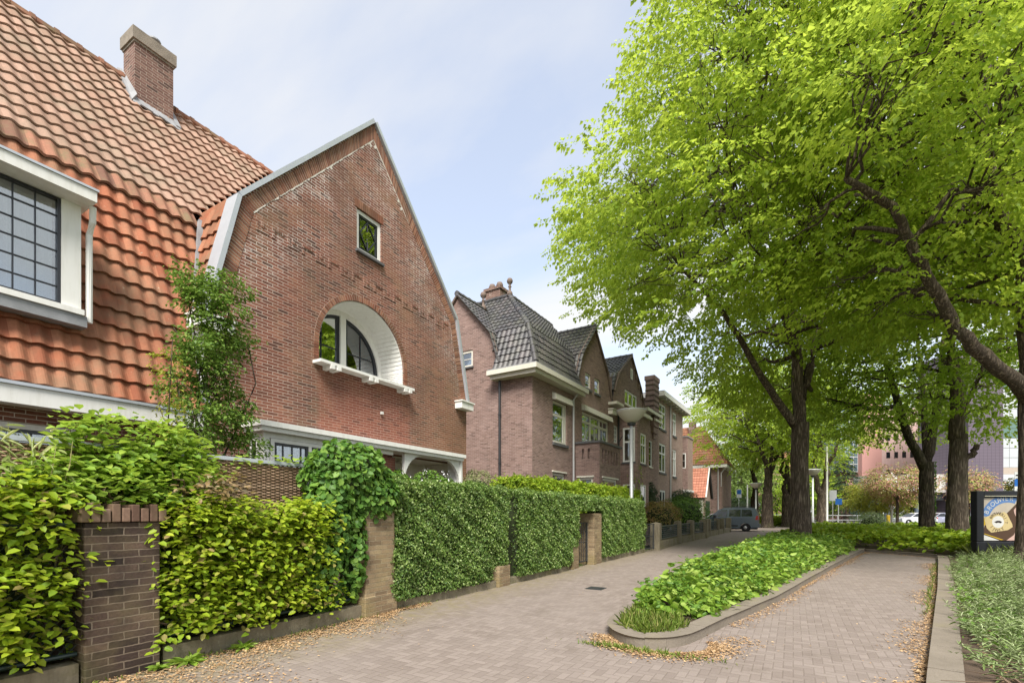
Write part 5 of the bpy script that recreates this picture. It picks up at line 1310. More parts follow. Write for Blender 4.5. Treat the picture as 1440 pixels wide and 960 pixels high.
def small_car(label, loc, rz, mat, group=None):
    o, i_ = car('parked_car', label, 'car', loc, rz, mat, croof, 0.94, 4.05, 1.7, (0.75, 3.25), 0.30, group,
        wins=[('side_window', [(1.15, 0.97), (2.2, 0.97), (2.2, 1.40), (1.70, 1.34)], CARWIN), ('side_window', [(2.28, 0.97), (3.5, 0.99), (3.3, 1.27), (2.85, 1.38), (2.28, 1.40)], CARWIN)])
    mb = MB(); mb.add([(1.05, -.74, .98), (1.05, .74, .98), (1.62, .68, 1.35), (1.62, -.68, 1.35)], [(0, 1, 2, 3)]); mb.v = [(x - .02, y, z + .015) for x, y, z in mb.v]; mb.build('windscreen', CARWIN, o)
    mb = MB(); mb.add([(3.93, -.72, 1.0), (3.93, .72, 1.0), (3.53, .67, 1.28), (3.53, -.67, 1.28)], [(3, 2, 1, 0)]); mb.v = [(x + .02, y, z + .015) for x, y, z in mb.v]; mb.build('rear_window', CARWIN, o)
    for s in (-1, 1):
        mb = MB(); mb.box((0.0, s * .55, .62), (.2, s * .86, .74)); mb.build('headlight', CLEARL, o)
        mb = MB(); mb.box((3.92, s * .55, .74), (4.06, s * .86, .9)); mb.build('tail_light', REDL, o)
    return o
small_car('silver car half hidden behind the nose of the blue-grey van', (-8.0, 47.5, 0), 0.0, SILVER)
for k, (u, d_, m, lb) in enumerate([(1262, 60, paint('pale_paint', (0.62, 0.63, 0.66)), 'pale car parked left of the tree trunks in the far car park'), (1296, 62, paint('lilac_paint', (0.35, 0.36, 0.46)), 'lilac-grey car parked partly behind the ivy-clad trunk in the far car park'), (1330, 61, paint('ice_blue_paint', (0.5, 0.56, 0.62)), 'light blue car parked between the two right-hand trunks in the far car park')]):
    p = pt(u, d_); small_car(lb, (p.x, p.y, 0), math.radians(25), m, 'cars in the far car park')

# ------------------------------------------------------------------ billboard, signs, posts
bo = pt(1374, 14.6); ang = YAW
bb_ = thing('billboard', 'black framed billboard with a beer coaster poster beside the right-hand tree', 'billboard', bo, ang)
mb = MB(); W_ = 3.4; mb.box((0, 0, 0.0), (W_, .22, .62)); mb.box((0, 0, .62), (.22, .22, 2.15)); mb.box((W_ - .22, 0, .62), (W_, .22, 2.15)); mb.box((.22, 0, 1.97), (W_ - .22, .22, 2.15)); mb.box((.22, .10, .62), (W_ - .22, .22, 1.97))
fo = mb.build('frame', plain('black_frame', (0.014, 0.015, 0.018), 0.4), bb_); m = fo.modifiers.new('bevel', 'BEVEL'); m.width = .02; m.segments = 2
mb = MB(); mb.box((.23, .03, 1.985), (W_ - .3, -.004, 2.0)); mb.build('frame_strip', plain('pale_strip', (.5, .48, .35), .5), bb_)
px0, pz0, pw, ph = 0.26, 0.65, W_ - .52, 1.30
pos = MB(); pos.box((px0, .085, pz0), (px0 + pw, .098, pz0 + ph)); po = pos.build('poster', plain('poster_cream', (.36, .32, .26), .5), bb_)
def flat(name, pts, mat, lay):
    mb = MB(); mb.add([(px0 + x, .085 - .0015 * lay, pz0 + z) for x, z in pts], [tuple(range(len(pts)))]); return mb.build(name, mat, po)
def disc(cx_, cz_, r0, r1, a0, a1, k=40):
    A = np.linspace(a0, a1, k); return [(cx_ + r1 * math.cos(a), cz_ + r1 * math.sin(a)) for a in A] + [(cx_ + r0 * math.cos(a), cz_ + r0 * math.sin(a)) for a in A[::-1]]
def ink(nm, c): return plain(nm, tuple(x * .7 for x in c), .5, 0.04)
BLUE, BROWN, SKIN, COAST, WHT, INK, YEL = ink('poster_blue', (.12, .24, .5)), ink('poster_brown', (.09, .05, .03)), ink('poster_skin', (.62, .42, .36)), ink('coaster_cream', (.62, .5, .25)), ink('poster_white', (.7, .7, .66)), ink('poster_ink', (.03, .02, .02)), ink('poster_yellow', (.6, .4, .02))
flat('brown_field', [(.35, .0), (1.5, 0), (1.5, 1.22), (1.12, 1.22), (.62, .72), (.05, .45), (.0, .25), (0, .05)], BROWN, 1)
cz0, cx0 = .55, .76
a_ = disc(cx0, cz0, .60, .84, math.radians(70), math.radians(166)); a_ = [(max(0, x), min(ph, z)) for x, z in a_]
mbq = MB(); kk = len(a_) // 2
for i in range(kk - 1):
    q = [a_[i], a_[i + 1], a_[2 * kk - 2 - i], a_[2 * kk - 1 - i]]; mbq.add([(px0 + x, .085 - .003, pz0 + z) for x, z in q], [(0, 1, 2, 3)])
mbq.build('blue_arc', BLUE, po)
def text(s, x, z, size, rot, mat, lay, parent=po):
    c_ = bpy.data.curves.new('lettering', 'FONT'); c_.body = s; c_.size = size; c_.align_x = 'CENTER'; c_.align_y = 'CENTER'; c_.extrude = 0.0004
    t_ = bpy.data.objects.new('lettering', c_); me = bpy.data.meshes.new_from_object(t_); bpy.data.objects.remove(t_)
    o = bpy.data.objects.new('lettering', me); C.objects.link(o); o.parent = parent
    o.location = (px0 + x, .085 - .0015 * lay, pz0 + z); o.rotation_euler = (PI / 2, -rot, 0); me.materials.append(mat); return o
for i, ch_ in enumerate('BROUWER'):
    a = math.radians(155 - i * 12.2); text(ch_, cx0 + .715 * math.cos(a), cz0 + .715 * math.sin(a), .19, a - PI / 2, WHT, 4)
hand = [(x - .27, z) for x, z in [(.98, .0), (1.2, .16), (1.32, .40), (1.30, .66), (1.22, .82), (1.20, .92), (1.27, 1.0), (1.36, .98), (1.45, .84), (1.56, .80), (1.72, .88), (1.9, .8), (2.1, .5), (2.1, 0)]]
flat('hand_shape', hand, SKIN, 3)
cc_ = [(.20, .26), (.36, .12), (.95, .20), (1.12, .30), (1.10, .40), (.92, .72), (.82, .78), (.36, .68), (.16, .62), (.12, .54)]
KX = lambda x, z: (.45 + (x - .60) * .86, .56 + (z - .46) * .95)
flat('coaster', [KX(*q) for q in cc_], COAST, 5)
flat('coaster_disc', disc(.45, .56, 0.0, .18, 0, 2 * PI)[:40], WHT, 6)
flat('bird_mark', [KX(*q) for q in [(.46, .46), (.56, .50), (.66, .50), (.74, .46), (.70, .42), (.60, .44), (.54, .42)]], INK, 7)
for i, ch_ in enumerate("BROUWERIJ'T"):
    a = math.radians(150 - i * 15.5); text(ch_, .45 + .245 * math.cos(a), .565 + .25 * math.sin(a), .115, a - PI / 2, INK, 7)
for i, ch_ in enumerate('IJWIT'):
    a = math.radians(216 + i * 22); text(ch_, .45 + .25 * math.cos(a), .555 + .25 * math.sin(a), .13, a + PI / 2, INK, 7)
flat('yellow_mark', [(0, .42), (.1, .5), (.12, .62), (0, .70)], YEL, 4)
flat('yellow_stripe', [(0.02, .20), (.05, .21), (.62, .02), (.55, .01)], YEL, 4)
flat('paper_area', [(0, 0), (.5, 0), (0.02, .17), (0, .17)], WHT, 2)
for k, (x0, x1, z0, z1, m) in enumerate([(1.6, pw - .05, .1, 1.1, ink('poster_amber', (.5, .27, .05)))]): flat('amber_area', [(2.15, .05), (pw, .05), (pw, 1.2), (2.2, 1.2)], m, 4)

def post_sign(name, label, u, d_, h, w_, panels, pole=0.035, rot=YAW, polemat=None, cat='sign'):
    p = pt(u, d_); o = thing(name, label, cat, p, rot); mb = MB(); mb.lathe((0, 0, 0), [(pole, 0), (pole, h)], 8); mb.build('pole', polemat or STEEL, o)
    for nm, x0, x1, z0, z1, m, lay in panels:
        q = MB(); q.box((x0, -.05 - .004 * lay, z0), (x1, -.035, z1)); q.build(nm, m, o)
    return o
SB_ = ink('sign_blue', (.02, .14, .5)); SW_ = ink('sign_white', (.75, .76, .77))
post_sign('stop_sign', 'white and blue stop sign panel standing above the billboard', 1436, 27, 3.75, .5,
    [('panel', -.42, .5, 2.65, 3.75, SW_, 0), ('blue_field', -.42, .5, 2.95, 3.35, SB_, 1), ('dark_line', -.36, .45, 3.52, 3.60, INK, 1), ('dark_line', -.36, .45, 3.36, 3.40, INK, 2), ('dark_line', -.3, .3, 2.74, 2.79, INK, 1)])
post_sign('road_sign', 'grey square road sign seen from behind on a thin pole by the far car park', 1171, 46, 3.6, .6, [('panel', -.35, .35, 2.6, 3.6, STEEL, 0)])
post_sign('road_sign', 'small blue road sign on a pole beside the grey square sign', 1179, 44, 2.7, .6, [('panel', -.3, .3, 2.2, 2.75, SB_, 0)])
post_sign('road_sign', 'small blue and white sign in front of pale trees above the van roof', 1039, 60, 4.4, .6, [('panel', -.3, .3, 3.3, 4.35, SW_, 0), ('blue_field', -.25, .25, 3.75, 4.3, SB_, 1)])
for u, d_, h_, lb in ((1163, 42, 7.2, 'tall thin pale pole left of the grey square road sign'), (1254, 48, 5.4, 'white pole in front of the coppery tree'), (1051, 62, 5.0, 'thin pale pole behind the van beside the small blue and white sign')):
    p = pt(u, d_); o = MB().lathe((0, 0, 0), [(.09, 0), (.07, h_), (.03, h_ + .05)], 10).build('pole', WHITE); o.location = p; tag(o, lb, 'pole')
p = pt(1249, 46); o = MB().lathe((0, 0, 0), [(.16, 0), (.16, 1.15), (.1, 1.25)], 10).build('bollard', YEL); o.location = p; tag(o, 'small yellow bollard by the white pole in the far car park', 'bollard')
def railing(label, a, b, h=1.0, step=1.6):
    o = thing('railing', label, 'railing', a); d_ = b - a; mb = MB(); k = max(2, int(d_.length / step))
    for i in range(k + 1): p = d_ * (i / k); mb.tube([p, p + V((0, 0, h))], 0.035, 6)
    for z in (h, h * .55): mb.tube([V((0, 0, z)), d_ + V((0, 0, z))], 0.03, 6)
    mb.build('rails', STEEL, o)
railing('grey tube railing along the far car park behind the flower bed', pt(1150, 56), pt(1235, 54), 1.15)
railing('grey tube railing beyond the low far hedge right of the van', pt(1070, 60), pt(1128, 60), 1.2, 2.2)

# ------------------------------------------------------------------ buildings on the right
def panel_mat(name, col, sx, sz, gap=0.03, line=0.55):
    n = N(name); o_ = n.obj(); sp = n.n('ShaderNodeSeparateXYZ', {0: o_})
    f = [n.math('FRACT', n.math('DIVIDE', n.math('ADD', sp.outputs[0], sp.outputs[1]), sx)), n.math('FRACT', n.math('DIVIDE', sp.outputs[2], sz))]
    m = n.math('MAXIMUM', n.math('LESS_THAN', f[0], gap), n.math('LESS_THAN', f[1], gap * sx / sz * 1.0))
    c = n.mix(m, n.mix(n.noise(o_, .6, 3), col, tuple(x * 1.12 for x in col)), tuple(x * line for x in col))
    return n.done(n.pbr(c, 0.6, None, 0.3))
PURP = panel_mat('mauve_grey_tiles', (0.115, 0.093, 0.12), .6, .45, .06)
PINK = panel_mat('pink_brick_facade', (0.50, 0.27, 0.24), .25, .09, .08, .8)
def frame_thing(name, label, u, d_, rz):
    return thing(name, label, 'building', pt(u, d_), rz)
b = frame_thing('office_building', 'mauve-grey tiled office building with green and white glazing behind the billboard', 1411, 72, YAW)
mb = MB(); mb.box((-5.2, 0, 0), (0, 9, 26)); mb.build('tiled_wall', PURP, b)
mb = MB(); mb.box((-5.9, .8, 4.2), (-5.202, 8, 26)); mb.build('side_wing', panel_mat('dark_mauve_tiles', (0.15, 0.12, 0.15), .6, .45, .06), b)
mb = MB(); mb.box((0.002, .6, 8.2), (14, 9, 26)); mb.build('glazed_wing', plain('pale_soffit_wall', (.34, .28, .24), .7), b)
mb = MB(); mb.box((0.002, .4, 7.2), (14, .598, 8.2)); mb.build('soffit_band', plain('beige_band', (.38, .32, .27), .7), b)
GG = ink('green_glass', (.16, .26, .23)); GW = ink('white_glass', (.62, .65, .68))
for k, z in enumerate(np.arange(8.25, 24, 1.46)):
    for i in range(10):
        q = MB(); q.box((.06 + i * 1.38, .5, z), (1.38 + i * 1.38, .598, z + 1.40)); q.build('glass_panel', GG if k % 5 in (3, 4) else GW, b)
for x in (.4, 4.5, 8.6): q = MB(); q.box((x - .3, 1.0, 0), (x + .3, 1.7, 7.2)); q.build('column', IRON, b)
mb = MB(); mb.box((-16, 3, 4.6), (-5.91, 9, 7.4)); mb.build('link_bridge', plain('pale_link', (.5, .48, .46), .6), b)
mb = MB(); mb.box((-16, 3.4, 3.4), (-5.91, 8.6, 4.598)); mb.build('link_underside', IRON, b)
for x in (-9.2, -14): q = MB(); q.lathe((x, 4.2, 0), [(.45, 0), (.45, 3.4)], 16); q.build('column', plain('blue_grey_column', (.12, .15, .18), .5), b)
b = frame_thing('pink_building', 'pink brick building with a glazed stair tower seen far off under the trees', 1240, 92, YAW + math.radians(8))
mb = MB(); mb.box((-4.2, 0, 0), (0, 12, 24)); mb.build('tower', PINK, b)
mb = MB(); mb.box((-7.9, 1.0, 9.2), (-4.202, 10, 22)); mb.build('glazed_tower', plain('dark_glazing', (.10, .15, .17), .2, spec=.6), b)
mb = MB()
for k in range(9): mb.box((-7.95, .9, 9.2 + k * 1.4), (-4.25, .998, 9.32 + k * 1.4))
for k in range(5): mb.box((-7.95 + k * .9, .85, 9.2), (-7.87 + k * .9, .898, 22))
mb.build('glazing_bars', SW_, b)
mb = MB(); mb.box((-8.4, -.6, 5.0), (.5, -.002, 7.6)); mb.build('entrance_band', PINK, b)
mb = MB(); mb.box((-7.0, -.2, 0), (0, -.004, 4.98)); mb.build('entrance_glazing', plain('green_dark_glazing', (.05, .09, .08), .2, spec=.6), b)
wg = MB(); wg.prism([(0.01, 0, 3), (11, -5, 3), (11, 8, 3), (0.01, 8, 3)], (0, 0, 18)); wg.build('wing', panel_mat('pale_pink_brick', (.52, .36, .33), .25, .09, .08, .85), b)
for fl in range(5):
    for k in range(9):
        t = .06 + k * .105; p0 = V((.01 + 11 * t, -5 * t, 0)); dr = V((11, -5, 0)).normalized(); nn = V((-5, -11, 0)).normalized()
        q = MB(); z = 5.2 + fl * 3.3; q.prism([p0 + nn * .002 + V((0, 0, z)), p0 + dr * .6 + nn * .002 + V((0, 0, z)), p0 + dr * .6 + nn * .002 + V((0, 0, z + 1.1)), p0 + nn * .002 + V((0, 0, z + 1.1))], nn * .05); q.build('window', CARWIN, b)
b = frame_thing('far_house', 'far red-brown rooftop showing through the trees behind the double trunk', 1100, 96, YAW)
mb = MB(); mb.box((-5, 0, 0), (5, 8, 10)); mb.build('wall', PINK, b)
mb = MB(); mb.prism([(-5.5, -.5, 10), (-5.5, 8.5, 10), (-5.5, 4, 14)], (11, 0, 0)); mb.build('roof', TILE_FAR, b)
# ------------------------------------------------------------------ hedges and shrubs
def facing(P, Nrm, L, W, jit=0.45, hang=0.5, hexa=False, fold=.2):
    n = len(P); Nn = nrm(Nrm + rn(n, jit)); D = -UP * hang + rn(n, .55); D = D - Nn * (D * Nn).sum(1, keepdims=True)
    s = rng.uniform(.65, 1.25, n)
    return (P, D, Nn, L * s, W * s, dict(hexa=hexa, fold=fold, droop=.15))
def lumps(P, s, a):
    """smooth bumpy offset from position"""
    x = P * s
    return a * (np.sin(x[:, 0] * 1.3 + x[:, 1] * 2.1 + 1.0) * np.sin(x[:, 2] * 1.9 + x[:, 1] * .7 + .4) + .6 * np.sin(x[:, 1] * 4.3 + x[:, 2] * 3.1) * np.sin(x[:, 0] * 3.7 - x[:, 2] * 4.7))
def hedge(label, x0, x1, y0, y1, z0, z1, dens, leaf, L, W, name='clipped_hedge', cat='hedge', lump=0.03, depth=0.16, skew=0.0, faces=('f', 't', 's', 'n'), round_=0.0, cut=None, hexa=False):
    """x1 is the street side; skew moves the far end towards the street"""
    o = thing(name, label, cat, ((x0 + x1) / 2, (y0 + y1) / 2, 0)); org = np.array(o.location)
    parts = []
    lx, ly, lz = x1 - x0, y1 - y0, z1 - z0
    specs = {'f': (ly * lz, np.array([1, 0, 0])), 'b': (ly * lz, np.array([-1, 0, 0])), 't': (lx * ly, np.array([0, 0, 1])), 's': (lx * lz, np.array([0, -1, 0])), 'n': (lx * lz, np.array([0, 1, 0]))}
    for f in faces:
        A, nn = specs[f]; n = int(A * dens)
        P = np.stack([rng.uniform(x0, x1, n), rng.uniform(y0, y1, n), rng.uniform(z0, z1, n)], 1)
        if f == 'f': P[:, 0] = x1
        if f == 'b': P[:, 0] = x0
        if f == 't': P[:, 2] = z1
        if f == 's': P[:, 1] = y0
        if f == 'n': P[:, 1] = y1
        off = lumps(P, 2.2, lump) + lumps(P[:, [1, 2, 0]], 9, lump * .6) - rng.exponential(depth / 2.0, n) + .03
        P = P + nn * off[:, None]
        Nrm_ = np.tile(nn, (n, 1)).astype(float)
        if round_:
            ez = np.clip((P[:, 2] - (z1 - round_)) / round_, 0, 1) ** 2
            if f == 'f': P[:, 0] -= ez * round_ * .7
            Nrm_ = Nrm_ + UP * ez[:, None] * .8
        if f in 'fsn': Nrm_ = Nrm_ + UP * .35
        P[:, 0] += skew * (P[:, 1] - y0) / ly
        if cut is not None:
            k = ~cut(P); P, Nrm_ = P[k], Nrm_[k]
        parts.append(facing(P - org, Nrm_, L, W, .75, .1, hexa))
    leaf_mesh('foliage', parts, leaf, o)
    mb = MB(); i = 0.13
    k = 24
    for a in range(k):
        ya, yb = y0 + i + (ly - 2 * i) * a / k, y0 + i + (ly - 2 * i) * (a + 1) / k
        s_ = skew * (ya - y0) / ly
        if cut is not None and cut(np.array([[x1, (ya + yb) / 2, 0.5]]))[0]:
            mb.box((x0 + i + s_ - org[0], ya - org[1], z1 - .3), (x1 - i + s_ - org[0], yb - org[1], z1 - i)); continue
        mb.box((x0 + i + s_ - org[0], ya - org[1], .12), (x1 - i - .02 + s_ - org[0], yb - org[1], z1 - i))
    mb.build('shade_core', HEDGECORE, o)  # solid dark boxes paint the shaded inside of the hedge
    return o
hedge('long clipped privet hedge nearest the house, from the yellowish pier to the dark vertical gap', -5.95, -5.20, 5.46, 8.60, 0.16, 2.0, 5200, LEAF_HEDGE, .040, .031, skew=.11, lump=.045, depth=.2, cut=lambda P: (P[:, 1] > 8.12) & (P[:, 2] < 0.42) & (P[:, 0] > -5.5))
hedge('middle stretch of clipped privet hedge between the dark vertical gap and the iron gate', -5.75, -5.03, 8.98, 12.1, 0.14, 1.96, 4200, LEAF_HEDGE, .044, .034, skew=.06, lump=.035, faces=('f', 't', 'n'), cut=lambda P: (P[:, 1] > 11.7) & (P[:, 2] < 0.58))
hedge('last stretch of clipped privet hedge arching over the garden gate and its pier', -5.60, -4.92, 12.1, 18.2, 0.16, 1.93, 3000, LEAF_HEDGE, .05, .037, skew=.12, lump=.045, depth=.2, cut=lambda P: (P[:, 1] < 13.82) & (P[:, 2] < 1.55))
hedge('bright yellow-green laurel hedge rising behind the clipped hedge below the corner house', -7.1, -6.1, 11.2, 20.8, 0.3, 2.42, 1100, LEAF_LAUREL, .105, .05, name='laurel_hedge', lump=.09, depth=.25, skew=.45, round_=.35)
hedge('low far hedge strip between the far path and the railing, right of the van', pt(1090, 52).x - 2.5, pt(1090, 52).x + 2.6, pt(1090, 52).y - .6, pt(1090, 52).y + 1.2, 0.0, 0.95, 700, LEAF_LAUREL, .14, .09, name='low_hedge', lump=.1, faces=('s', 't', 'f'))

def bush(name, label, c, rad, n, leaf, L, W, cat='shrub', hexa=False, jit=.45, hang=.3, lump=.1, stems=5, inner=.8, squash=True, flowers=None):
    o = thing(name, label, cat, (c[0], c[1], 0)); rad = np.array(rad, float)
    d = nrm(rn(n)); d[:, 2] = np.where(d[:, 2] < -.55, -d[:, 2], d[:, 2])
    P = d * rad * (1 - rng.exponential(.10, (n, 1))) ; P = P * (1 + lumps(P + np.array(c), 3.0, lump)[:, None]) + np.array([0, 0, c[2]])
    P[:, 2] = np.maximum(P[:, 2], .1)
    leaf_mesh('foliage', [facing(P, d / rad * rad.mean() + UP * .35, L, W, jit, hang, hexa)], leaf, o)
    mb = MB()
    for k in range(stems):
        a = 2 * PI * k / stems; mb.tube(path((.1 * math.cos(a), .1 * math.sin(a), 0), (rad[0] * .6 * math.cos(a), rad[1] * .6 * math.sin(a), c[2] + rad[2] * .5), 5, .05, .5), [.03, .025, .02, .015, .01, .006], 5)
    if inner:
        prof = [(max(.02, math.sin(PI * t) * inner), -math.cos(PI * t) * inner) for t in np.linspace(.02, .98, 9)]  # dark solid core stands in for the shaded middle of the bush
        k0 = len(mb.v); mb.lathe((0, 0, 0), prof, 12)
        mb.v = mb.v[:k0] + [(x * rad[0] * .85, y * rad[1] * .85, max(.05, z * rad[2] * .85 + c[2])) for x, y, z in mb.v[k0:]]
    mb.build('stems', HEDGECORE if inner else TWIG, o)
    if flowers:
        n2 = flowers; dd = nrm(rn(n2)); dd[:, 2] = abs(dd[:, 2]); q = dd * rad * 1.03 + np.array([0, 0, c[2]])
        q = np.repeat(q, 14, 0) + rn(n2 * 14, .05)
        leaf_mesh('flowers', [facing(q, np.repeat(dd, 14, 0), .04, .035, .6, 0)], PETAL, o)
    return o
p = pv(668, 672, 15.8); bush('round_bush', 'small round speckled bush behind the clipped hedge at the house corner', (p.x, p.y, 1.9), (.95, .95, 1.0), 4200, leaf_mat('speckled_leaves', [(0, (.14, .17, .06)), (1, (.32, .34, .15))], (.3, .35, .1), .25), .06, .032)
p = pt(607, 11.2); bush('flowering_shrub', 'white flowering shrub in front of the porch arch behind the hedge', (p.x, p.y, 1.75), (.75, .75, .68), 1400, LEAF_SHRUB, .08, .05, flowers=26, inner=.7)
p = pt(928, 27); bush('copper_shrub', 'coppery orange-green shrub behind the first concrete fence posts', (p.x, p.y, 1.15), (1.15, 1.6, 1.0), 3600, LEAF_PHOT, .10, .045)
p = pt(963, 33); bush('green_shrub', 'large bright green shrub between the coppery shrub and the parked van', (p.x, p.y, 1.3), (1.6, 2.2, 1.25), 3800, LEAF_SHRUB, .14, .07, lump=.18)
p = pt(966, 35.5); bush('green_shrub', 'green shrub reaching over the concrete fence in front of the van', (p.x, p.y, .7), (1.0, 1.3, .85), 2200, LEAF_SHRUB, .14, .07, lump=.2)
p = pt(925, 30.5); bush('dark_shrub', 'dark evergreen shrub at the foot of the pale brown house wall', (p.x - .6, p.y, 2.0), (.75, .9, 1.4), 2400, LEAF_DKSHRUB, .10, .05)
p = pt(959, 38); bush('dark_shrub', 'dark dome shaped evergreen in front of the oriel and the gabled annex', (p.x, p.y, 2.2), (1.35, 1.3, 1.1), 2800, LEAF_DKSHRUB, .12, .05)
p = pt(1042, 66); bush('dark_shrub', 'dark evergreen mass with pale blossom behind the van roof', (p.x, p.y, 1.4), (3.2, 2.0, 2.2), 2600, LEAF_DKSHRUB, .22, .12, flowers=24)
p = pt(1226, 33); bush('grey_shrub', 'rounded grey-green shrub at the back of the flower bed', (p.x, p.y, .55), (1.0, 1.0, .95), 2600, LEAF_SILVER, .10, .035)
p = pt(1372, 24); bush('green_shrub', 'small green shrub between the thick trunk and the billboard', (p.x, p.y, .65), (.75, .75, .7), 1700, LEAF_SHRUB, .10, .05)
p = pt(893, 27.6); bush('wall_climber', 'thin pale climber growing up the bay front beside the street lamp', (p.x, p.y, 3.2), (.45, .5, 1.3), 320, LEAF_CLIMBP, .10, .06, 'climber', inner=0, stems=6)

# beech shrubs growing through the wire fence: sprays of leaves pointing at the street
def beech(label, boxes, leaf, L, W, name='beech_shrub', cat='shrub', nl=9, ln=.34, sp_=.10, origin=None, stems=8, core=None, droop=.35, up=.1):
    o = thing(name, label, cat, origin); org = np.array(origin); parts = []; mb = MB()
    for (x0, x1, y0, y1, z0, z1, n) in boxes:
        P = np.stack([rng.uniform(x0, x1, n), rng.uniform(y0, y1, n), rng.uniform(z0, z1, n)], 1)
        k = lumps(P, 3.1, 1.0); P = P[k > -.75 + rng.uniform(-.3, .3, n)]
        m = len(P)
        o_ = np.stack([rng.uniform(.35, 1.1, m), rng.uniform(-.75, .55, m), rng.uniform(-.35, .35, m) + up], 1)
        parts.append(sprays(P - org, o_, nl, ln, sp_, L, W, droop, True, (-.25, .45), .7))
        for i in range(stems):
            a = V((rng.uniform(x0, x1) * .5 + x0 * .5, rng.uniform(y0, y1), max(.1, z0))) - V(origin); b = a + V((R.uniform(.0, .25), R.uniform(-.4, .4), (z1 - z0) * R.uniform(.7, 1)))
            mb.tube(path(a, b, 6, 0, .8), [.014, .012, .010, .008, .007, .005, .003], 5)
    leaf_mesh('foliage', parts, leaf, o); mb.build('stems', TWIG, o)
    if core:
        q = MB()
        for c in core: q.box([a - b for a, b in zip(c[0], origin)], [a - b for a, b in zip(c[1], origin)])
        q.build('shade_core', HEDGECORE, o)  # dark slab behind the leaves, shade given as colour
    return o
beech('yellow-green beech shrub spilling through the fence left of the dark brick pier', [(-5.75, -5.42, -.6, 1.72, .30, 1.80, 800), (-5.85, -5.5, -.6, 1.6, 1.55, 1.8, 120)], LEAF_BEECH, .078, .054, origin=(-5.6, .8, 0), core=[((-5.98, -2, .12), (-5.9, 1.7, 1.7))])
beech('yellow-green beech shrub filling the fence between the dark brick pier and the climber', [(-5.72, -5.40, 2.42, 4.35, .42, 1.62, 1000), (-5.72, -5.42, 2.6, 4.5, 1.2, 1.66, 260), (-5.6, -5.4, 2.5, 4.6, .30, .6, 90)], LEAF_BEECH, .072, .050, origin=(-5.6, 3.4, 0), core=[((-5.96, 2.3, .12), (-5.88, 4.6, 1.5))])
beech('leafy green climber draped over the willow screen above the dark brick pier', [(-6.1, -5.75, 1.75, 2.9, 1.85, 2.40, 200), (-5.95, -5.55, 1.45, 3.0, 1.55, 1.95, 220), (-6.1, -5.8, 2.4, 3.1, 1.9, 2.2, 50), (-6.25, -6.1, 3.2, 4.6, 2.05, 2.2, 16), (-5.7, -5.42, 1.75, 2.3, 1.56, 1.74, 34)], LEAF_CLIMBP, .085, .062, name='climbing_vine', cat='climber', origin=(-5.9, 2.0, 0), nl=8, ln=.3, sp_=.09, stems=10, up=.3)
BRONZE = leaf_mat('bronze_leaves', [(0, (.20, .14, .05)), (.5, (.30, .20, .10)), (1, (.36, .32, .20))], (.35, .25, .08), .25, clump=.2)
beech('small patch of bronze young leaves at the top of the middle beech shrub', [(-5.6, -5.42, 2.6, 3.15, 1.70, 1.92, 24)], BRONZE, .075, .045, name='bronze_leaved_shoot', cat='shrub', origin=(-5.6, 3.1, 0), stems=3)
# pale bamboo leaves at the far left
o = thing('bamboo', 'pale bamboo leaves leaning over the fence at the left edge', 'bamboo', (-5.8, 1.0, 0)); n = 260
P = np.stack([rng.uniform(-.1, .35, n), rng.uniform(-1.0, .75, n), rng.uniform(1.75, 2.22, n)], 1)
leaf_mesh('leaves', [(P, np.stack([rng.uniform(.1, .8, n), rng.uniform(-.8, .9, n), rng.uniform(-.8, .15, n)], 1), UP + rn(n, .4), rng.uniform(.12, .22, n), rng.uniform(.022, .034, n), dict(hexa=True, fold=.1, droop=.25))], LEAF_BAMBOO, o)
mb = MB()
for k in range(16): y = R.uniform(-1, .7); mb.tube(path((R.uniform(-.2, 0), y, .1), (R.uniform(0, .3), y + R.uniform(-.2, .2), R.uniform(1.8, 2.3)), 6, 0, .4), [.008] * 5 + [.005, .002], 5)
mb.build('canes', plain('bamboo_canes', (.28, .26, .10), .5), o)
# dark climbing bush over the second pier
o = thing('climbing_bush', 'dense dark green climbing bush bulging over the top of the yellowish brick pier', 'climber', (-5.6, 4.8, 0))
parts = []
def blob_leaves(c, rad, n, L=.085, W=.075):
    d = nrm(rn(n)); rad = np.array(rad); P = d * rad * (1 - rng.exponential(.08, (n, 1))); P = P * (1 + lumps(P + np.array(c) + 5, 5.0, .10)[:, None]) + np.array(c) - np.array([-5.6, 4.8, 0])
    parts.append(facing(P, d / rad * rad.mean() + UP * .5, L, W, .62, .35, True, .12))
blob_leaves((-5.62, 4.92, 1.98), (.52, .66, .55), 2600); blob_leaves((-5.55, 4.55, 1.45), (.34, .36, .75), 1300); blob_leaves((-5.48, 4.35, .75), (.26, .36, .62), 1000, .075, .065)
blob_leaves((-5.5, 5.35, 1.72), (.38, .34, .32), 700); blob_leaves((-5.40, 4.80, .95), (.22, .13, .70), 620); blob_leaves((-5.34, 5.15, 1.72), (.24, .42, .36), 900); blob_leaves((-5.75, 5.75, 2.0), (.4, .5, .2), 500)
leaf_mesh('foliage', parts, LEAF_CLIMB, o)
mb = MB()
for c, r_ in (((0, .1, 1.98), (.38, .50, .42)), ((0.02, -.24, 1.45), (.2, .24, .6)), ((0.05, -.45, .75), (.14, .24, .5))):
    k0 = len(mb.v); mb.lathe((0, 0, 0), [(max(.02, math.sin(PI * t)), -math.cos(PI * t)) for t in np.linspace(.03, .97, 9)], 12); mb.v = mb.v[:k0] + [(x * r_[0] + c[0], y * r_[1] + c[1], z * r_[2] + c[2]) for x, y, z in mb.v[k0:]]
mb.build('shade_core', HEDGECORE, o)  # dark rounded cores, painted shade behind the climber leaves

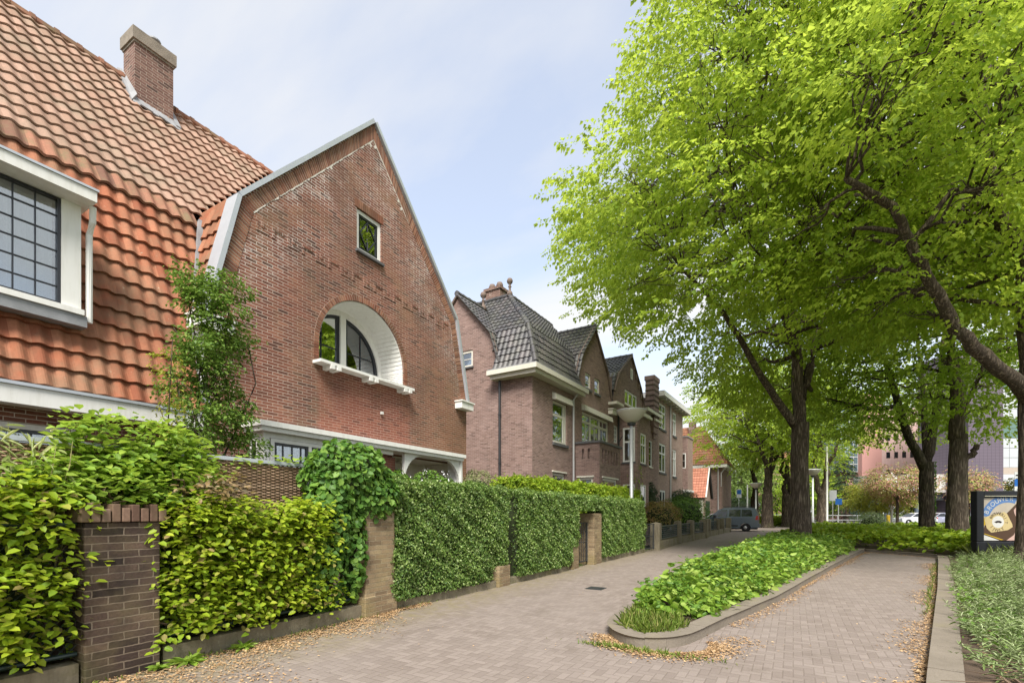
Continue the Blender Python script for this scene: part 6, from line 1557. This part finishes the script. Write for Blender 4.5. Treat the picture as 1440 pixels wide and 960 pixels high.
# ------------------------------------------------------------------ trees
# young tree in front of the gable wall
b = V((-7.55, 3.95, 0.1)); st = [(b + V((0, 0, 0)), b + V((.0, .05, 5.0))), (b, b + V((.1, .55, 4.1))), (b, b + V((0, -.45, 4.0))), (b, b + V((.15, .25, 4.6)))]
lim = [(path(a, e, 6, 0, .35), .03, .007) for a, e in st] + [(path(b + V((0, 0, 1.5 + .12 * k)), b + V((R.uniform(-.2, .3), R.choice((-1, 1)) * R.uniform(.3, .65), 2.2 + .13 * k)), 4, 0, .4), .012, .004) for k in range(14)]
bl = [((b.x + R.uniform(-.25, .3), b.y + R.uniform(-.72, .72) * (1 - t * .68) + .08, 1.6 + t * 3.45), (.19, .19, .12), 34) for t in np.linspace(.2, 1, 38)]
tree('young_tree', 'slender young tree with small dark green leaves in front of the gable wall', 'tree', [b - V((0, 0, .1)), b + V((0, 0, 1.0))], [.05, .04], lim, bl, LEAF_MAPLE, BARK, nl=9, L=.055, W=.042, spread=.07, length=.17, axis=b, twig=False)
b = V((-6.5, 2.95, 0.1))
tree('sapling', 'thin pale sapling with sparse small leaves against the orange roof tiles', 'sapling', [b, b + V((.05, -.05, 1.8)), b + V((.0, .05, 3.5))], [.014, .010, .004], [], [((b.x, b.y, z), (.10, .10, .10), 7) for z in np.arange(1.9, 3.6, .17)], LEAF_GOLD, BARK_DK, nl=6, L=.05, W=.028, spread=.05, length=.13, twig=False)

def inview(p, mu=140, mv=140):
    q = V(p); X = q.x * cy + q.y * sy; D_ = -q.x * sy + q.y * cy
    if D_ < 1: return False
    u = 720 + 680 * X / D_; v_ = 720 - 680 * (q.z - CAMZ) / D_
    return -mu < u < 1440 + mu and -mv < v_
# the big lime tree on the island
B1 = pt(1126, 20.0)
tl = [([pv(1118, 598, 20), pv(1082, 548, 19.6), pv(1042, 478, 19), pv(1012, 430, 18.3), pv(960, 380, 17.4)], .18, .05),
      ([pv(1124, 600, 20), pv(1121, 500, 20.2), pv(1110, 420, 20.3), pv(1096, 320, 20.2), pv(1075, 190, 19.8), pv(1040, 60, 19)], .26, .07),
      ([pv(1128, 560, 20), pv(1150, 470, 20.6), pv(1185, 380, 21), pv(1230, 280, 21)], .20, .06),
      ([pv(1112, 425, 20.3), pv(1070, 350, 18.8), pv(1030, 290, 17.2)], .15, .05),
      ([pv(1120, 500, 20.2), pv(1100, 440, 17.5), pv(1090, 380, 15)], .16, .05)]
def pl_(x, pts):
    for (a, b), (c, d) in zip(pts[:-1], pts[1:]):
        if a <= x <= c: return b + (d - b) * (x - a) / (c - a)
    return pts[0][1] if x < pts[0][0] else pts[-1][1]
def crown1(p):
    # the crown hangs low near the trunk and lifts towards the houses and the path
    q = V(p); X = q.x * cy + q.y * sy; D_ = -q.x * sy + q.y * cy
    if D_ < 6: return False
    u, v_ = 720 + 680 * X / D_, 720 - 680 * (q.z - CAMZ) / D_; m_ = 1.6 * 680 / D_
    return inview(p) and v_ + m_ * .92 < pl_(u, [(740, 330), (800, 425), (850, 465), (880, 482), (960, 490), (1000, 560), (1040, 610), (1120, 625), (1180, 560), (1260, 490), (1500, 450)]) and not (960 < u < 1200 and D_ < 21 and v_ + m_ * .9 > 455) and u - m_ > pl_(v_, [(0, 905), (60, 890), (90, 875), (140, 840), (200, 820), (290, 778), (350, 775), (400, 790), (440, 820), (600, 930)])
ctr = B1 + V((-.5, -.3, 14.0))
bl = blob_env(ctr, (10.4, 9.6, 9.6), 150, 2.0, 52, zmin=5.2, shell=.74, seed=5, keep=crown1)
bl += blob_env(ctr, (7.2, 6.6, 7.0), 40, 1.9, 46, zmin=6.5, shell=.55, seed=6, keep=crown1)
tree('lime_tree', 'big lime tree with thick ridged trunk on the planted island, crown over the path', 'tree', [B1, B1 + V((0, 0, .5)), B1 + V((0, 0, 1.6)), B1 + V((-.05, 0, 3.4)), B1 + V((0, 0, 5.2))], [.50, .41, .36, .33, .32], tl, bl, LEAF_TREE, BARK, 'tall lime trees', nl=17, L=.16, W=.125, spread=.24, length=.70, axis=ctr)
# tree at the right edge
B4 = pt(1452, 12.6)
tl = [([B4 + V((0, 0, 4.4)), pv(1440, 545, 12.2), pv(1395, 512, 11.9), pv(1345, 462, 11.6), pv(1310, 400, 11.3), pv(1280, 340, 11), pv(1255, 290, 10.8), pv(1212, 264, 10.6), pv(1190, 250, 10.5)], .21, .06),
      ([B4 + V((0, 0, 4.6)), pv(1445, 380, 12.4), pv(1400, 280, 12), pv(1382, 190, 11.6), pv(1370, 30, 11.2)], .24, .10),
      ([pv(1282, 342, 11), pv(1340, 268, 10.6), pv(1375, 270, 10.2)], .07, .04), ([pv(1382, 190, 11.6), pv(1330, 60, 11), pv(1290, 30, 10.5)], .09, .05),
      ([B4 + V((0, 0, 4.6)), pv(1500, 420, 12.6), pv(1520, 300, 12.4)], .2, .08)]
LIMB = [(1440, 545), (1395, 512), (1345, 462), (1310, 400), (1280, 340), (1255, 290), (1212, 264)]
def clear_limb(p):
    q = V(p); X = q.x * cy + q.y * sy; D_ = -q.x * sy + q.y * cy
    if D_ < 3 or D_ > 12.4: return True
    u, v_ = 720 + 680 * X / D_, 720 - 680 * (q.z - CAMZ) / D_
    return min(math.hypot(u - a, v_ - b) for a, b in LIMB) > 78
ctr4 = pt(1400, 11.6, 11.2)
bl = blob_env(ctr4, (5.6, 5.2, 5.4), 74, 1.35, 50, zmin=6.0, shell=.70, seed=8, keep=lambda p: inview(p) and (V((p.x, p.y, 0))).length > 5.0 and clear_limb(p))
bl += blob_env(ctr4, (3.6, 3.4, 3.8), 16, 1.3, 40, zmin=7.0, shell=.5, seed=9, keep=lambda p: inview(p) and clear_limb(p))
tree('lime_tree', 'lime tree at the right edge with a dark limb leaning left across the leaves', 'tree', [B4, B4 + V((0, 0, .5)), B4 + V((0, 0, 2.2)), B4 + V((0, 0, 4.7))], [.46, .34, .27, .27], tl, bl, LEAF_TREE, BARK, 'tall lime trees', nl=13, L=.125, W=.10, spread=.26, length=.62, axis=ctr4)
# the two trunks right of the island tree
B2 = pt(1346, 20.5)
tl = [([B2 + V((0, 0, 4.6)), pv(1344, 540, 20.5), pv(1336, 470, 20.3), pv(1350, 380, 20)], .30, .08), ([B2 + V((0, 0, 3.7)), pv(1366, 640, 20.2), pv(1374, 625, 20)], .15, .10), ([B2 + V((0, 0, 5.2)), pv(1372, 540, 20), pv(1395, 480, 19.5)], .10, .05)]
c2_ = pt(1352, 20.5, 10.6)
bl = blob_env(c2_, (5.4, 5.0, 5.0), 44, 1.5, 32, zmin=5.9, shell=.70, seed=12, keep=lambda p: inview(p) and (p.z > 7.6 or -p.x * sy + p.y * cy > 20.8))
bl += [(pv(u_, v_, d_), (1.2, 1.2, .7), 34) for u_, v_, d_ in ((1392, 575, 19), (1372, 545, 20), (1398, 520, 18.5), (1360, 590, 21.5))]
tree('lime_tree', 'lime tree with a mossy knobbly trunk beside the billboard', 'tree', [B2, B2 + V((0, 0, .5)), B2 + V((0, 0, 2.2)), B2 + V((.05, 0, 4.8))], [.48, .40, .34, .30], tl, bl, LEAF_TREE2, BARK, 'tall lime trees', nl=14, L=.15, W=.115, spread=.28, length=.7, axis=c2_)
B3 = pt(1303, 26)
tl = [([B3 + V((0, 0, 3.6)), pv(1276, 610, 26), pv(1252, 530, 25.5), pv(1236, 475, 25), pv(1212, 420, 24.5)], .26, .07), ([B3 + V((0, 0, 3.8)), pv(1318, 570, 26), pv(1326, 500, 26), pv(1330, 440, 26)], .27, .08),
      ([pv(1262, 570, 25.7), pv(1225, 574, 25), pv(1190, 566, 24), pv(1160, 560, 23)], .10, .04), ([B3 + V((0, 0, 3.9)), pv(1300, 560, 26.5), pv(1290, 480, 27)], .2, .07)]
c3_ = pt(1270, 25.5, 11.0)
bl = blob_env(c3_, (6.8, 6.0, 6.0), 50, 1.65, 32, zmin=5.7, shell=.70, seed=15, keep=lambda p: inview(p) and (p.z > 8.2 or -p.x * sy + p.y * cy > 26.3))
bl += [(pv(u_, v_, d_), (1.5, 1.5, .8), 36) for u_, v_, d_ in ((1195, 585, 25), (1225, 600, 27), (1250, 570, 27.5), (1282, 555, 28), (1330, 570, 28), (1165, 570, 24), (1290, 600, 28.5))]
tree('lime_tree', 'lime tree with a dark ivy-clad forking trunk behind the mossy one', 'tree', [B3, B3 + V((0, 0, .5)), B3 + V((0, 0, 2.2)), B3 + V((0, 0, 4.2))], [.44, .36, .33, .31], tl, bl, LEAF_TREE2, BARK_DK, 'tall lime trees', nl=14, L=.16, W=.12, spread=.30, length=.75, axis=c3_)
n = 260; a = rng.uniform(-.4, 1.2, n); z = rng.uniform(.2, 4.2, n)
o = thing('ivy', 'ivy climbing the right side of the dark forking trunk', 'ivy', B3); 
P = np.stack([np.cos(a) * .49, np.sin(a) * -.1 - .40 * np.cos(a * .8), z], 1); q = np.stack([np.cos(a - .6), np.sin(a - 1.2), 0 * a], 1)
ax_ = np.array([cy, sy, 0]); ay_ = np.array([sy, -cy, 0]); th_ = rng.uniform(.1, .9, n)
P = ax_ * np.cos(th_)[:, None] * .37 + ay_ * np.sin(th_)[:, None] * .37 + UP * z[:, None]
leaf_mesh('leaves', [facing(P, ax_ * np.cos(th_)[:, None] + ay_ * np.sin(th_)[:, None], .11, .09, .4, .6)], LEAF_CLIMB, o)

def simple_tree(name, label, u, d_, tw, fork, crown_u, crown_z, rad, n, br, leaf, bark, L, seed, sp=40, group=None, zmin=None, cat='tree'):
    b = pt(u, d_); c = pt(crown_u, d_, crown_z)
    tl = []
    for k, (uu, zz) in enumerate(fork): e = pt(uu, d_, zz); tl.append((path(b + V((0, 0, 2.6 + .3 * k)), e, 5, .05, .3), tw * .7, tw * .2))
    bl = blob_env(c, rad, n, br, sp, zmin=zmin, shell=.55, seed=seed, keep=lambda p: inview(p))
    return tree(name, label, cat, [b, b + V((0, 0, .4)), b + V((0, 0, 1.8)), b + V((0, 0, 3.3))], [tw * 1.3, tw * 1.05, tw, tw * .9], tl, bl, leaf, bark, group, nl=11, L=L, W=L * .78, spread=.36, length=.95, axis=c)
simple_tree('lime_tree', 'distant forked lime tree just right of the thick foreground trunk', 1156, 44, .42, [(1145, 8), (1178, 8.5), (1160, 10)], 1150, 10.5, (6.2, 6, 5.2), 30, 2.1, LEAF_TREE, BARK, .24, 21, 26, 'tall lime trees', 5.2)
simple_tree('lime_tree', 'distant lime tree with a dark trunk beside the small lamp behind the van', 1079, 47, .50, [(1086, 9), (1060, 10), (1098, 9)], 1060, 12.0, (5.7, 6, 5.6), 40, 2.1, LEAF_TREE, BARK_DK, .24, 22, 32, 'tall lime trees', 6.0)
simple_tree('lime_tree', 'distant lime tree whose slim trunk stands left of the double trunk by the lamp', 1061, 54, .42, [(1056, 10), (1070, 10)], 1062, 12, (6.0, 6, 5.2), 30, 2.2, LEAF_TREE, BARK_DK, .26, 23, 30, 'tall lime trees', 6.5)
simple_tree('lime_tree', 'distant lime tree mostly hidden behind the thick foreground trunk', 1106, 50, .45, [(1100, 8), (1116, 9)], 1108, 10, (5.5, 5.5, 4.8), 22, 2.1, LEAF_TREE2, BARK_DK, .25, 24, 24, 'tall lime trees', 6.4)
simple_tree('pale_tree', 'pale feathery bright green tree behind the van and red-roofed house', 1036, 72, .3, [(1030, 8), (1045, 9)], 1034, 7.6, (4.6, 4.4, 6.6), 46, 1.9, LEAF_FAR, BARK, .26, 25, 40, None, .8)
for k, (u, d_, z, r_, lf, lb) in enumerate([(1062, 88, 6, 5.5, LEAF_FAR, 'far pale tree between the double trunk and the railing'), (1092, 80, 5.5, 5, LEAF_LAUREL, 'far yellow-green tree just left of the thick foreground trunk'), (1128, 90, 7, 6, LEAF_FAR, 'far pale tree behind the thick foreground trunk'), (1157, 78, 4.5, 4.0, LEAF_LAUREL, 'far bright green tree behind the forked distant tree'),
        (1215, 100, 3.5, 3.6, LEAF_SHRUB, 'far green tree at the foot of the pink building'), (1292, 84, 4, 4.0, LEAF_SHRUB, 'far green tree below the link bridge'), (1425, 84, 4.5, 4, LEAF_GOLD, 'far golden tree seen under the glazed office wing'), (1000, 96, 7, 6, LEAF_FAR, 'far pale tree behind the red-roofed house')]):
    simple_tree('far_tree', lb, u, d_, .25, [(u, z)], u, z, (r_, r_, r_ * .85), 22, r_ * .36, lf, BARK_DK, .30, 40 + k, 26, 'far trees', .8)
simple_tree('cherry_tree', 'coppery pink young tree in the far car park', 1262, 46, .12, [(1250, 4.2), (1272, 4.4), (1262, 5)], 1262, 4.3, (2.1, 2.0, 1.5), 18, .8, LEAF_CHERRY, BARK_DK, .15, 31, 44, None, 2.0)
simple_tree('maple_tree', 'golden green young tree left of the coppery pink one', 1232, 50, .10, [(1228, 3.2), (1238, 3.5)], 1232, 3.1, (2.6, 2.4, 1.5), 16, .9, LEAF_GOLD, BARK_DK, .16, 32, 56, None, 1.2)
simple_tree('cherry_tree', 'coppery pink and gold tree between the mossy trunk and the billboard', 1362, 44, .12, [(1356, 4), (1370, 4.2)], 1362, 4.0, (1.3, 1.3, 1.8), 10, .8, LEAF_CHERRY, BARK_DK, .15, 33, 44, None, 1.2)
# conifer
b = pt(1188, 62); o = thing('conifer', 'dark spreading conifer in front of the pink building', 'tree', b); mb = MB(); mb.tube([(0, 0, 0), (0, 0, 9)], [.2, .04], 8)
Ps, Os = [], []
for z in np.arange(1.0, 9, .45):
    r_ = (9.2 - z) * .42
    for k in range(10):
        a = R.uniform(0, 2 * PI); e = V((math.cos(a) * r_, math.sin(a) * r_, z - .25 * r_)); mb.tube([(0, 0, z), e], [.05, .01], 4)
        for t in (.35, .55, .75, .92): Ps.append(V((0, 0, z)).lerp(e, t)); Os.append(V((math.cos(a), math.sin(a), -.25)))
mb.build('trunk', BARK_DK, o); leaf_mesh('crown', [sprays(np.array(Ps), np.array(Os), 14, .8, .3, .22, .05, .3)], LEAF_DKSHRUB, o)

# ------------------------------------------------------------------ ground cover, grass, litter
def poly_sample(poly, n, dens=None):
    xs = [p[0] for p in poly]; ys = [p[1] for p in poly]; out_ = []
    while len(out_) < n:
        x, y = R.uniform(min(xs), max(xs)), R.uniform(min(ys), max(ys))
        if inside(poly, x, y) and (dens is None or R.random() < dens(x, y)): out_.append((x, y))
    return np.array(out_)
def edge_dist(poly, Q):
    dmin = np.full(len(Q), 1e9)
    for (x0, y0), (x1, y1) in zip(poly, poly[1:] + poly[:1]):
        a = np.array([x0, y0]); b_ = np.array([x1, y1]) - a; t = np.clip(((Q - a) @ b_) / (b_ @ b_), 0, 1); dmin = np.minimum(dmin, np.linalg.norm(Q - (a + t[:, None] * b_), axis=1))
    return dmin
def cover(name, Q, hgt, leaf, L, W, per=1, spread=.05, tilt=.5, hexa=True):
    n = len(Q) * per; q = np.repeat(Q, per, 0) + rng.normal(0, spread, (n, 2)); h_ = np.repeat(hgt, per)
    z = .09 + h_ * (1 - rng.exponential(.16, n)).clip(.1, 1.05)
    P = np.stack([q[:, 0], q[:, 1], z], 1); a = rng.uniform(0, 2 * PI, n)
    D = np.stack([np.cos(a), np.sin(a), rng.uniform(-.45, .25, n)], 1); s = rng.uniform(.6, 1.3, n)
    return stuff(leaf_mesh(name, [(P - D * L * .3, D, UP + rn(n, tilt), L * s, W * s, dict(hexa=hexa, fold=.12, droop=.25))], leaf))
isl = [(2.1, 22.2), (1.22, 17.9), (.30, 13.1), (-.45, 9.07), (-.98, 6.95), (-1.3, 6.35), (-1.75, 6.5), (-1.98, 7.2), (-1.95, 7.5), (-1.72, 12.7), (-1.40, 18), (-.95, 24)]
Q = poly_sample(isl, 5200, lambda x, y: min(1, (9.5 / y) ** 1.3)); e = edge_dist(isl, Q)
q3 = np.stack([Q[:, 0], Q[:, 1], 0 * Q[:, 0]], 1); cl = lumps(q3 + 3, 2.4, .12) + lumps(q3 + 7, 6.5, .10) + rng.normal(0, .035, len(Q))
hg = np.clip(.14 + e * .75, .1, .46) + cl; hg = hg * np.clip(.55 + (Q[:, 1] - 6.3) * .35, .45, 1)
cover('ground_cover', Q[:3400], hg[:3400], LEAF_BED, .13, .075, 3, .06, .8); cover('ground_cover', Q[3000:], hg[3000:] * 1.08, LEAF_SHRUB, .085, .038, 5, .09, .8)
back = [(2.3, 22.9), (3.4, 21.9), (4.7, 20.65), (8.5, 21.0), (14, 24), (16, 34), (10, 48), (1.8, 48), (0.3, 34), (-.6, 26), (-.9, 23.5)]
Q = poly_sample(back, 4600, lambda x, y: min(1, (21 / y) ** 2.2)); e = edge_dist(back, Q)
hg = np.clip(.25 + e * .6, .2, .55) + lumps(np.stack([Q[:, 0], Q[:, 1], 0 * Q[:, 0]], 1), 1.5, .16)
cover('ground_cover', Q, hg, LEAF_LAUREL, .22, .15, 4, .12)
# silvery mugwort in the right-hand bed
rb = [(1.35, 5.6), (2.55, 11.5), (3.85, 17.8), (4.5, 20.0), (7.0, 20.3), (9.5, 19), (8.0, 12), (5.2, 5.0), (2.6, 3.2), (1.6, 4.4)]
Q = poly_sample(rb, 3000, lambda x, y: min(1, (8 / y) ** 1.0) * (1 if (y > 6.0 or x > 2.3) else .2)); e = edge_dist(rb, Q)
hs_ = (np.clip(.13 + e * .3, .12, .36) + lumps(np.stack([Q[:, 0], Q[:, 1], 0 * Q[:, 0]], 1), 2.5, .1)) * rng.uniform(.75, 1.2, len(Q))
m_ = 24; n = len(Q) * m_; t = np.tile(np.linspace(.12, 1, m_), len(Q)); a = np.tile(np.arange(m_) * 2.4, len(Q)) + np.repeat(rng.uniform(0, 6, len(Q)), m_)
lean = np.repeat(rng.normal(0, .28, (len(Q), 2)), m_, 0)
P = np.stack([np.repeat(Q[:, 0], m_) + lean[:, 0] * t * .4, np.repeat(Q[:, 1], m_) + lean[:, 1] * t * .4, .08 + np.repeat(hs_, m_) * t], 1)
D = np.stack([np.cos(a), np.sin(a), .15 + .9 * t ** 2 + rng.normal(0, .25, n)], 1); s = rng.uniform(.7, 1.3, n) * (1.15 - .45 * t)
stuff(leaf_mesh('mugwort_plants', [(P, D, UP + rn(n, .4), .085 * s, .015 * s, dict(hexa=True, fold=.1, droop=.3))], LEAF_SILVER))
Q = poly_sample(rb, 1500, lambda x, y: min(1, (8 / y) ** 1.0) * (y > 6.5)); cover('low_weeds', Q, np.full(len(Q), .16), LEAF_SHRUB, .07, .035, 3, .08)
# twigs and dry stalks
mb = MB()
for k in range(170):
    x, y = poly_sample([(1.35, 4.2), (1.75, 6.3), (2.9, 6.0), (3.1, 4.0)], 1)[0]; a = R.uniform(0, PI); l_ = R.uniform(.15, .6)
    mb.tube([(x, y, .085), (x + math.cos(a) * l_ * .5, y + math.sin(a) * l_ * .5, .10 + R.uniform(0, .08)), (x + math.cos(a) * l_, y + math.sin(a) * l_, .09 + R.uniform(0, .06))], [.006, .005, .002], 4, False)
stuff(mb.build('dry_twigs', TWIG))
# grass and weeds
def grass(name, Q, h, mat=GRASS, w=.008, lean=.5):
    n = len(Q); P = np.stack([Q[:, 0], Q[:, 1], np.zeros(n)], 1); P[:, 2] = h[1] if isinstance(h, tuple) else 0
    hh = (h[0] if isinstance(h, tuple) else h) * rng.uniform(.4, 1.3, n)
    D = np.stack([rng.normal(0, lean, n), rng.normal(0, lean, n), np.ones(n)], 1)
    return stuff(leaf_mesh(name, [(P, D, rn(n) + np.array([.5, -.5, .2]), hh, np.full(n, w) * rng.uniform(.7, 1.6, n), dict(hexa=True, fold=.05, droop=.35))], mat))
nose = [(-1.1, 6.2), (-1.2, 5.75), (-1.42, 5.55), (-1.72, 5.66), (-1.9, 6.0), (-1.92, 6.9), (-1.5, 6.6)]
grass('grass', poly_sample(nose, 1600), (.15, .09))
Q = np.concatenate([np.stack([rng.normal(-1.45, .33, 420), 5.23 + abs(rng.normal(0, .05, 420)) * -1], 1), np.stack([-5.30 + abs(rng.normal(0, .07, 500)), rng.uniform(.5, 13, 500)], 1)])
grass('grass', Q, (.07, 0.0), lean=.7)
t = rng.uniform(0, 1, 700); x = -.85 + (3.66 + .85) * t; y = -4 + 22.3 * t; grass('grass', np.stack([1.03 + (y - 5.45) * .2065 - .06 - abs(rng.normal(0, .05, 700)), y], 1)[y > 9], (.09, 0.0), lean=.6)
q = rng.uniform(0, 1, 900); grass('grass', np.stack([4.7 + 4.2 * q, 20.2 - .2 * q + rng.normal(0, .3, 900)], 1), (.42, .08), leaf_mat('tall_grass', [(0, (.18, .25, .05)), (1, (.36, .40, .14))], (.35, .4, .1), .3), .012, .3)
def weed(label, x, y, r_, n=26, leaf=LEAF_BED):
    o = thing('weed', label, 'weed', (x, y, 0)); a = rng.uniform(0, 2 * PI, n); D = np.stack([np.cos(a), np.sin(a), rng.uniform(.2, 1.0, n)], 1)
    leaf_mesh('leaves', [(np.zeros((n, 3)) + rn(n, .012) * np.array([1, 1, .2]) + UP * .02, D, UP + rn(n, .3), r_ * rng.uniform(.6, 1.2, n), r_ * .28 * rng.uniform(.7, 1.2, n), dict(hexa=True, fold=.1, droop=.35))], leaf, o)
weed('leafy weed at the foot of the dark brick pier', -5.18, 2.52, .17); weed('dandelion-like weed against the plinth right of the dark brick pier', -5.2, 3.1, .15); weed('small weed at the left foot of the dark brick pier', -5.2, 2.28, .10)
weed('grassy weed tuft in the tip of the planted island', -1.28, 5.85, .24, 40, GRASS)
# leaf litter
def litter(name, Q, s=.032):
    n = len(Q); a = rng.uniform(0, 2 * PI, n); P = np.stack([Q[:, 0], Q[:, 1], rng.uniform(.006, .022, n)], 1)
    return stuff(leaf_mesh(name, [(P, np.stack([np.cos(a), np.sin(a), rng.normal(0, .12, n)], 1), UP + rn(n, .3), s * rng.uniform(.5, 1.4, n), s * .55 * rng.uniform(.5, 1.3, n), dict(hexa=False, fold=.1, droop=.05))], LITTER))
n = 9000; y = rng.uniform(.3, 6.2, n); w_ = .85 * np.clip((6.8 - y) / 4, .12, 1) * (1 + .4 * np.sin(y * 3.1) + .2 * np.sin(y * 7.7))
L1 = np.stack([-5.28 + abs(rng.normal(0, 1, n)) * w_ * .55, y], 1)
n = 4200; a = rng.uniform(PI * 1.02, PI * 2.15, n); rr = .46 + abs(rng.normal(0, .13, n)); L2 = np.stack([-1.45 + rr * 1.15 * np.cos(a) + .12, 5.72 + rr * np.sin(a)], 1); L2 = L2[L2[:, 1] < 5.95]
def along(pts, n, off, sd):
    pts = [np.array(p) for p in pts]; ls = [np.linalg.norm(b - a) for a, b in zip(pts[:-1], pts[1:])]; out_ = []
    for a, b, l in zip(pts[:-1], pts[1:], ls):
        k = int(n * l / sum(ls)); t = rng.uniform(0, 1, (k, 1)); d_ = (b - a) / l; nn = np.array([d_[1], -d_[0]])
        m = .35 + .65 * (np.sin(t * l * 1.7) > -.2)
        out_.append(a + (b - a) * t + nn * (off + abs(rng.normal(0, sd, (k, 1))) * m))
    return np.concatenate(out_)
L3 = along(RIGHT[::-1], 3600, .02, .11); 
L4 = along([(3.66, 18.3), (2.40, 12.0), (1.03, 5.45), (.3, 1.8)], 8000, .02, .16)
L5 = np.stack([rng.uniform(-5, 4, 500), rng.uniform(2.5, 20, 500)], 1)
L6 = np.stack([rng.normal(-.55, .16, 260), rng.normal(6.15, .14, 260)], 1)
L7 = along([(2.36, 22.6), (3.4, 21.6), (4.55, 20.35)], 500, .03, .2)
litter('leaf_litter', np.concatenate([L1, L2, L3, L4, L6, L7])); litter('scattered_petals', L5, .022)
n = 3000; q = poly_sample([(1.3, 4.0), (1.7, 7), (2.4, 11), (3.0, 11), (3.2, 4.0)], n); o = litter('leaf_litter', q, .03); o.location.z = .07
